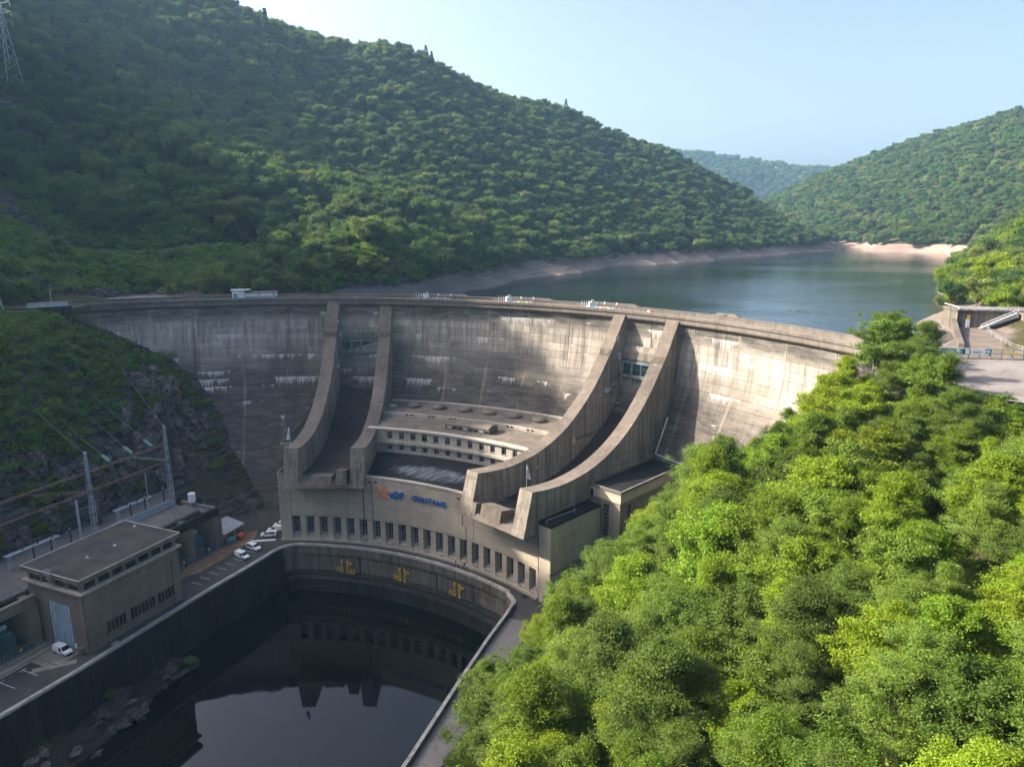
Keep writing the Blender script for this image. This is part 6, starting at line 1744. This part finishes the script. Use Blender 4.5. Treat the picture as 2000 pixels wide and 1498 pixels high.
def place_tree(x, y, z, mesh_pair, s, rot, label, group, name='tree'):
    t = bpy.data.objects.new(name, None); COL.objects.link(t)
    t.location = (x, y, z); t.rotation_euler = (0, 0, rot); t.scale = (s, s, s)
    tag(t, label, 'tree', group)
    for nm, m in (('trunk', mesh_pair[1]), ('crown', mesh_pair[0])):
        if m is None: continue
        c = bpy.data.objects.new(nm, m); COL.objects.link(c); c.parent = t
    return t

# --- right bank: every tree a thing
gx, gy = jitter(-14, 112, 12, 172, 6.1, 21)
gz = height(gx, gy)
S_ = 0.937 * (gx + 6.4) - 0.35 * (gy - 108)
ok = (S_ > 2.6) & (np.hypot(gx - CX, gy - CY) < 143.0 - np.clip((45 - gz) * 0.35, 0, 14)) & ~inpoly(gx, gy, [(75, 128), (76, 110), (85, 102), (128, 100), (128, 152), (86, 141), (79, 138)])
ok &= ~inpoly(gx, gy, [(4, 153), (8, 150), (30, 158), (48, 172), (40, 190), (10, 175)])
u_, v_, c_ = px(gx, gy, gz + 9)
ok &= (u_ > 780) & (u_ < 2120) & (v_ < 1640) & (c_ > 18)
cand = np.where(ok)[0]
KIND = {'leaf_bright': 'bright yellow-green', 'leaf_soft': 'soft grey-green', 'leaf_deep': 'dense mid-green'}
rt = random.Random(5)
for i in cand:
    k = rt.randrange(len(NEAR)); s = rt.choice((0.7, 0.85, 0.98, 1.08, 1.2, 1.42)) * rt.uniform(0.93, 1.07)
    if v_[i] < 960 and gx[i] > 45: s *= 0.88
    if c_[i] < 75: s = min(s, 0.92)
    ut, vt, _c = px(gx[i], gy[i], gz[i] + 11.3 * s)
    if ut > 1840 and vt < 752: continue
    uc, vc, cc = px(gx[i], gy[i], gz[i] + 6.5 * s)
    if uc - 4.3 * s * FPX / cc < np.interp(vc, [900, 1000, 1080, 1120, 1165, 1200, 1250, 1330, 1400, 1500], [1330, 1250, 1150, 1085, 1045, 1020, 985, 900, 870, 850]) and vc > 880: continue
    m = NEAR[k]; nm = KIND[m[0].materials[0].name]
    row = 'at the road edge' if S_[i] < 9 else ('low on the bank slope' if gz[i] < 18 else ('halfway up the bank slope' if gz[i] < 34 else ('high on the bank slope' if gz[i] < 50 else 'near the parking area')))
    sec = 'beside the annex and dam foot' if gy[i] > 138 else ('opposite the quay corner' if gy[i] > 112 else ('along the straight quay' if gy[i] > 84 else ('close to the camera' if gy[i] < 52 else 'towards the bottom edge')))
    if gz[i] >= 34 and gy[i] > 130: sec = 'against the sunlit dam face'
    size = 'small' if s < 0.9 else ('tall' if s > 1.14 else 'mid-sized')
    lab = '%s %s tree %s, %s' % (size, nm, row, sec)
    place_tree(gx[i], gy[i], gz[i] - 0.4, m, s, rt.uniform(0, 6.28), lab, lab + ' (alike)')
for k, (x, y, z, s, lab) in enumerate(((71.6, 138.5, 56, 1.18, 'bare dead tree rising before the lake, left of the leafy spire'), (81.0, 141.0, 58.5, 1.2, 'bare pale dead tree with fine twigs against the lake'), (76.5, 121, 57.5, 0.9, 'bare forked dead tree before the parking area'))):
    place_tree(x, y, z, (None, limb_mesh('trunk', 40 + k, 11, 3.0, 'bark_pale', True)), s, k * 2.0, lab, None, 'dead_tree')
x, y, _ = at(1797, 745, 57); place_tree(x, y, 51, NEAR[4], 0.95, 1.0, 'tall narrow leafy tree rising above the dam end before the lake', None)
# undergrowth between those trees
bx, by = jitter(-16, 115, 10, 175, 2.5, 31)
bz = height(bx, by); SS = 0.937 * (bx + 6.4) - 0.35 * (by - 108)
okb = (SS > 0.9) & (np.hypot(bx - CX, by - CY) < 143.0 - np.clip((45 - bz) * 0.35, 0, 14)) & ~inpoly(bx, by, [(75, 128), (76, 110), (85, 102), (128, 100), (128, 152), (86, 141), (79, 138)]) & ~inpoly(bx, by, [(4, 153), (8, 150), (30, 158), (48, 172), (40, 190), (10, 175)])
u2, v2, c2 = px(bx, by, bz); okb &= (u2 > 700) & (u2 < 2200) & (v2 < 1750) & (c2 > 12)
b = np.where(okb)[0]; r = np.random.default_rng(3)
NB = [leaf_mesh('foliage', *crown_pts(750 + k, 1.9, 0.8, 1.5, 5, 80, -0.2), 24, 0.34, 0.34, m_, 850 + k) for k, m_ in enumerate(('leaf_bright', 'leaf_deep', 'leaf_soft'))]
gn_stuff('undergrowth', np.c_[bx[b], by[b], bz[b] - 0.2], r.uniform(0, 6.28, len(b)), r.uniform(0.5, 1.1, len(b)), r.integers(0, 3, len(b)), NB, 'green undergrowth filling the bank slope between the trees', 'undergrowth')

# --- left knoll before the dam: dense low scrub on the upper part, patches on the rock
bx, by = jitter(-205, -72, 96, 240, 1.75, 41)
bz = height(bx, by); rC = np.hypot(bx - CX, by - CY)
e = 1.0
sx_ = (height(bx + e, by) - height(bx - e, by)) / (2 * e); sy_ = (height(bx, by + e) - height(bx, by - e)) / (2 * e); slope = np.hypot(sx_, sy_)
nz_ = fbm(bx, by, 13, 6); 
dens = np.where(bz > 38, 1.25, np.where(bz > 28, 0.85, 0.36)) + nz_ * 0.85 - np.clip(slope - 1.6, 0, 3) * 0.35
dens = np.where((bx > -112) & (bz < 45), dens - 0.12, dens)
okb = (bz > 12.5) & (bz < 61.0) & (rC < np.interp(bz, PZ, PR) - 1.2) & (dens > r.uniform(0.25, 0.75, len(bx))) & ~inpoly(bx, by, [(-176, 203), (-135, 221), (-128, 240), (-160, 240)])
lowzone = (bx > -80) | ((by > 205) & (bx > -92) & (bz < 9))
okb &= ~lowzone
u2, v2, c2 = px(bx, by, bz); okb &= (u2 > -700) & (u2 < 620)
b = np.where(okb)[0]
gn_stuff('scrub', np.c_[bx[b], by[b], bz[b] - 0.35], r.uniform(0, 6.28, len(b)), r.uniform(0.6, 1.5, len(b)), r.integers(0, 4, len(b)), BUSH, 'dark green scrub covering the knoll left of the dam', 'scrub')
# a few distinct shrubs on the rock face and by the quay
for i, (u, v, z, s, lab) in enumerate(((417, 862, 19, 1.5, 'round green bush clinging to the rock beside the dam foot'), (300, 720, 43, 1.3, 'large bush on the brow of the knoll'), (230, 840, 30, 1.2, 'green bush on the rock ledge above the gantry'), (215, 1360, -9, 0.7, 'small green bush on the rocky bank under the quay'), (370, 1290, -10, 0.9, 'low green bush on the rocky bank near the water'))):
    x, y, _ = at(u, v, z)
    t = thing('bush', lab, 'bush', (x, y, float(height(x, y)) - 0.2)); t.scale = (s, s, s)
    c = bpy.data.objects.new('foliage', BUSH[i % 4]); COL.objects.link(c); c.parent = t

# --- wooded hills
def clear_of_road(x, y): return ~inpoly(x, y, [(-178, 194), (-135, 215), (-105, 247), (-110, 262), (-129, 267), (-142, 253), (-152, 236), (-158, 222), (-182, 208)])
gx, gy = jitter(-420, 420, 110, 1120, 7.2, 51)
gz = height(gx, gy); rC = np.hypot(gx - CX, gy - CY)
u1, v1, c1 = px(gx, gy, gz + 8)
vis = (u1 > -600) & (u1 < 2060) & (v1 > -140) & (v1 < 640) & (c1 > 60)
left = vis & (gz > 57.4 + fbm(gx, gy, 30, 2) * 1.6) & (rC > 156) & clear_of_road(gx, gy)
left &= ~((gz < 82) & (gy < 345) & (gx < -40) & (r.uniform(0, 1, len(gx)) < 0.35))
left &= ~inpoly(gx, gy, [(-210, 290), (-178, 296), (-150, 312), (-120, 338), (-128, 362), (-170, 338), (-212, 312)])
left &= ~inpoly(gx, gy, [(-230, 205), (-160, 236), (-140, 262), (-115, 275), (-100, 300), (-116, 345), (-128, 362), (-170, 338), (-230, 308)])
left &= (gy >= 215) | (gx < -100)
gl = np.where(left)[0]
def dist_mesh(n, pale, rg):
    i = np.where(rg.uniform(0, 1, n) < pale, rg.integers(5, 7, n), rg.integers(0, 5, n))
    return np.where(rg.uniform(0, 1, n) < max(0.0, pale - 0.15), rg.integers(7, 9, n), i)
# near-shore ones become individuals: those that show largest
near_rank = gl[np.argsort(c1[gl] + 1e4 * (u1[gl] < -40))]
n_ind = max(0, 300 - len(cand) - 10)
ind = set(near_rank[:n_ind].tolist())
rh = np.random.default_rng(77)
for i in near_rank[:n_ind]:
    k = int(dist_mesh(1, 0.06, rh)[0]); s = rh.uniform(0.55, 0.95) if gz[i] < 84 else rh.uniform(0.8, 1.1)
    side = 'above the road left of the dam' if gx[i] < -95 else 'behind the dam crest by the shore'
    place_tree(gx[i], gy[i], gz[i] - 0.5, FAR[k], s, rh.uniform(0, 6.28), '%s dark green broadleaf tree %s, %s' % ('small' if s < 0.8 else 'large', side, 'just above the road' if gz[i] < 70 else ('near the grass terrace' if gz[i] < 80 else 'up the hillside')), 'trees %s' % side)
rest = np.array([i for i in gl if i not in ind])
def forest(name, ii, pale, label, smin=0.42, smax=1.35):
    idx = dist_mesh(len(ii), pale, rh)
    gn_stuff(name, np.c_[gx[ii], gy[ii], gz[ii] - 0.6], rh.uniform(0, 6.28, len(ii)), rh.uniform(smin, smax, len(ii)), idx, [m[0] for m in FAR], label, 'forest')
rl_ = rest[(gx[rest] < 420) & (gx[rest] * 0.62 - gy[rest] * 0.78 < -150) | (gx[rest] < 60)]
rr2 = np.setdiff1d(rest, rl_)
forest('forest', rl_, 0.09, 'dense green forest covering the big hillside left of the lake')
if len(rr2): forest('forest', rr2, 0.12, 'sunlit wood on the near right shore of the lake', 0.75, 1.1)
gx, gy = jitter(150, 420, 180, 560, 7.5, 57); gz = height(gx, gy); u1, v1, c1 = px(gx, gy, gz + 8)
ii = np.where((u1 > 1780) & (u1 < 2080) & (v1 > 300) & (v1 < 680) & (gz > 54.2) & (gx > 0.5 * gy + 20) & ~((gy < 200) & (gx < 150)))[0]
forest('forest', ii, 0.75, 'sunlit wood on the near right shore of the lake', 0.6, 1.05)
gx, gy = jitter(300, 1250, 740, 1620, 11.5, 61); gz = height(gx, gy); u1, v1, c1 = px(gx, gy, gz + 8)
ii = np.where((u1 > 1440) & (u1 < 2060) & (v1 > 150) & (v1 < 560) & (gz > 56.0) & (gx * 0.5 + gy > 1000))[0]
forest('forest', ii, 0.14, 'hazy sunlit forest on the far hill right of the lake', 0.9, 1.5)
gx, gy = jitter(300, 1500, 2250, 2860, 24, 67); gz = np.interp(gx, [-400, 200, 573, 767, 1154, 1600, 2600], [300, 330, 328, 304, 258, 230, 220]) * np.exp(-((gy - 2800) / 420.0) ** 2) + fbm(gx, gy, 240, 4) * 22
u1, v1, c1 = px(gx, gy, gz + 8); ii = np.where((u1 > 1230) & (u1 < 1700))[0]
forest('forest', ii, 0.1, 'faint blue forest on the farthest ridge', 1.6, 2.6)
# unseen ridge to the left that shades the valley
gx, gy = jitter(-345, -285, 120, 345, 10, 71); gz = height(gx, gy)
forest('forest', np.arange(len(gx)), 0.0, 'forest along the ridge beyond the left picture edge', 0.8, 1.1)
# firs on the skyline
for i, (u, v, s) in enumerate(((517, 32, 1.25), (545, 36, 0.7), (832, 104, 0.9), (843, 106, 0.75), (1105, 215, 0.8))):
    Yd = (690, 690, 815, 815, 925)[i]
    d = (v - 749) / FPX; k = Yd / (math.cos(PITCH) - d * math.sin(PITCH)); x = (u - 1000) / FPX * k
    z = float(height(x, Yd))
    place_tree(x, Yd, z + 4, (FIR[i % 2], limb_mesh('trunk', 70 + i, 9, 0.6, 'bark')), s * 1.3, i, ('tall lone fir on the hill skyline', 'short fir beside the tall skyline fir', 'left of two firs on the middle skyline', 'right of two firs on the middle skyline', 'fir low on the skyline above the lake')[i], None, 'fir_tree')
x, y, _ = at(412, 572, 62.5); place_tree(x, y, float(height(x, y)) - 0.5, NEAR[0], 1.0, 0.4, 'bright green round tree behind the crest road wall', None)
for i, (u, v, z) in enumerate(((330, 577, 62), (350, 570, 63), (520, 566, 63), (250, 540, 66), (120, 540, 68))):
    x, y, _ = at(u, v, z); place_tree(x, y, float(height(x, y)) - 0.5, NEAR[(i * 3 + 2) % 8], 0.55 + 0.05 * i, i, ('low leafy tree at the road bend wall', 'grey-green low tree just behind the road bend', 'leafy tree behind the white crest cabin', 'small tree above the rock cut', 'small tree on the bank near the picture edge')[i], None)
# shrubs and young growth above the road on the left, grass terrace
bx, by = jitter(-230, -20, 206, 360, 2.6, 81); bz = height(bx, by); rC = np.hypot(bx - CX, by - CY)
okb = (rC > 152) & (bz > 62.3) & (bz < 95) & clear_of_road(bx, by) & (fbm(bx, by, 18, 12) > -0.55)
okb &= ~inpoly(bx, by, [(-210, 296), (-176, 302), (-152, 322), (-122, 346), (-130, 356), (-165, 332), (-210, 306)])
b = np.where(okb)[0]
gn_stuff('scrub', np.c_[bx[b], by[b], bz[b] - 0.3], r.uniform(0, 6.28, len(b)), r.uniform(0.5, 2.1, len(b)), r.integers(0, 4, len(b)), BUSH, 'green scrub on the bank above the road behind the crest', 'scrub')
tgrass = NT('terrace_grass', 0.9, 0.1); pp_ = tgrass.pos(); tgrass.base(tgrass.mix(tgrass.step(tgrass.noise(pp_, 0.5, 6, 0.7), 0.35, 0.65), (0.05, 0.10, 0.012), (0.13, 0.17, 0.03))); tgrass.bump(tgrass.noise(pp_, 3, 4, 0.7), 0.6, 0.2); MAT['terrace_grass'] = tgrass.m
tl = np.linspace(0, 1, 60)[None, :]; tw = np.linspace(-1, 1, 8)[:, None]
tx = np.interp(tl, [0, .33, .66, 1], [-206, -180, -158, -128]) - tw * 2.6; ty = np.interp(tl, [0, .33, .66, 1], [299, 307, 326, 350]) + tw * 4.0
tag(grid_mesh('grass', tx, ty, height(tx, ty) + 0.3, 'terrace_grass'), 'bright green grass terrace above the rock cut', 'grass', kind='stuff')

# crags on the rock face beside the dam
rc_ = random.Random(19); nout = 0
def crag(seed, sx, sy, sz):
    q = random.Random(seed)
    bm = bmesh.new(); bmesh.ops.create_icosphere(bm, subdivisions=3, radius=1.0)
    planes = [(Vector((q.gauss(0, 1), q.gauss(0, 1), q.gauss(0, 0.7))).normalized(), q.uniform(0.55, 0.9)) for _ in range(11)]
    for vtx in bm.verts:
        n = vtx.co.normalized(); rr = min([1.15] + [d / max(0.05, n.dot(m)) for m, d in planes if n.dot(m) > 0.05])
        rr *= 1 + 0.05 * math.sin(n.x * 9 + seed) * math.sin(n.z * 11 + seed) + 0.03 * math.sin(n.y * 23 + n.z * 17)
        vtx.co = Vector((n.x * sx, n.y * sy, n.z * sz)) * rr
    me = bpy.data.meshes.new('rock_outcrop'); bm.to_mesh(me); bm.free(); me.materials.append(MAT['rock'])
    return me
crags = [crag(k, 1.0, 0.7, 1.25) for k in range(7)]
for i in range(900):
    x, y = rc_.uniform(-142, -84), rc_.uniform(146, 228)
    z = float(height(x, y)); rC1 = math.hypot(x - CX, y - CY)
    if z < 11.5 or z > 44 or rC1 > face_r(z) - 4 or (x + 93) * 0.922 - (y - 175) * 0.388 > -8: continue
    uu, vv, cc = px(x, y, z)
    if not (-20 < uu < 560) or nout > 84: continue
    if uu < 230 and z > 32: continue
    nout += 1
    o = bpy.data.objects.new('rock_outcrop', crags[i % 7]); COL.objects.link(o); sc = rc_.uniform(1.5, 4.8)
    o.location = (x, y, z - sc * 0.35); o.scale = (sc * rc_.uniform(0.8, 1.5), sc, sc * rc_.uniform(0.7, 1.3)); o.rotation_euler = (rc_.uniform(-.3, .3), rc_.uniform(-.3, .3), R_(-45) + rc_.uniform(-.6, .6))
    lab = 'angular dark rock outcrop %s' % ('high on the cliff beside the dam face' if z > 30 else ('at the cliff foot behind the deck' if z < 18 else 'halfway up the cliff left of the dam'))
    tag(o, lab, 'rock', 'rock outcrops on the cliff')
for i in range(26):
    f = i / 25; q = Vector((-172, 214)).lerp(Vector((-152, 240)), min(1, f * 2)) if f < 0.5 else Vector((-152, 240)).lerp(Vector((-118, 268)), f * 2 - 1)
    x, y = q.x + rc_.uniform(-2, 1), q.y + rc_.uniform(-1, 2)
    o = bpy.data.objects.new('rock_outcrop', crags[i % 7]); COL.objects.link(o); sc = rc_.uniform(1.4, 3.4)
    o.location = (x, y, float(height(x, y)) - 0.2 * sc); o.scale = (sc * rc_.uniform(0.9, 1.6), sc, sc * rc_.uniform(0.7, 1.1)); o.rotation_euler = (0, 0, R_(48) + rc_.uniform(-.4, .4))
    tag(o, 'dark rock outcrop in the cut above the road bend', 'rock', 'rock outcrops in the road cut')
# boulders on the rocky bank
rb_ = random.Random(9); nb_ = 0
for i in range(600):
    x, y = rb_.uniform(-104, -63), rb_.uniform(84, 160)
    z = float(height(x, y)); ed = 0.922 * (x + 87.9) - 0.388 * (y - 133)
    if z < -13.0 or z > -4 or ed < 7.0 or nb_ >= 70: continue
    nb_ += 1
    bm = bmesh.new(); bmesh.ops.create_icosphere(bm, subdivisions=2, radius=1.0)
    sx, sy, sz = rb_.uniform(0.5, 2.4), rb_.uniform(0.5, 1.7), rb_.uniform(0.4, 1.1)
    for vtx in bm.verts:
        n = vtx.co.normalized(); k = 1 + 0.35 * math.sin(n.x * 3.1 + i) * math.cos(n.y * 4.3 + i * 2) + 0.18 * math.sin(n.z * 7 + n.x * 5 + i)
        vtx.co = Vector((n.x * sx * k, n.y * sy * k, n.z * sz * k))
    me = bpy.data.meshes.new('boulder'); bm.to_mesh(me); bm.free(); me.materials.append(MAT['rock'])
    o = bpy.data.objects.new('boulder', me); COL.objects.link(o); o.location = (x, y, z + 0.1); o.rotation_euler = (rb_.uniform(-.3, .3), rb_.uniform(-.3, .3), rb_.uniform(0, 6))
    tag(o, 'dark grey boulder on the rocky bank below the quay wall', 'boulder', 'boulders on the rocky bank')

# ------------------------------------------------------------------ haze
hz_t = bpy.data.materials.new('haze'); hz_t.use_nodes = True
nt = hz_t.node_tree
for n in list(nt.nodes):
    if n.type != 'OUTPUT_MATERIAL': nt.nodes.remove(n)
pv = nt.nodes.new('ShaderNodeVolumePrincipled'); pv.inputs['Color'].default_value = (0.36, 0.66, 1.0, 1); pv.inputs['Density'].default_value = 0.00011; pv.inputs['Anisotropy'].default_value = 0.25
nt.links.new(pv.outputs[0], nt.nodes['Material Output'].inputs['Volume'])
MAT['haze'] = hz_t
hb = G(); hb.add([(x, y, z) for z in (-41, 400) for y in (-400, 3500) for x in (-1300, 2700)], [(0, 2, 3, 1), (4, 5, 7, 6), (0, 1, 5, 4), (2, 6, 7, 3), (0, 4, 6, 2), (1, 3, 7, 5)])
tag(hb.build('haze', 'haze'), kind='stuff')
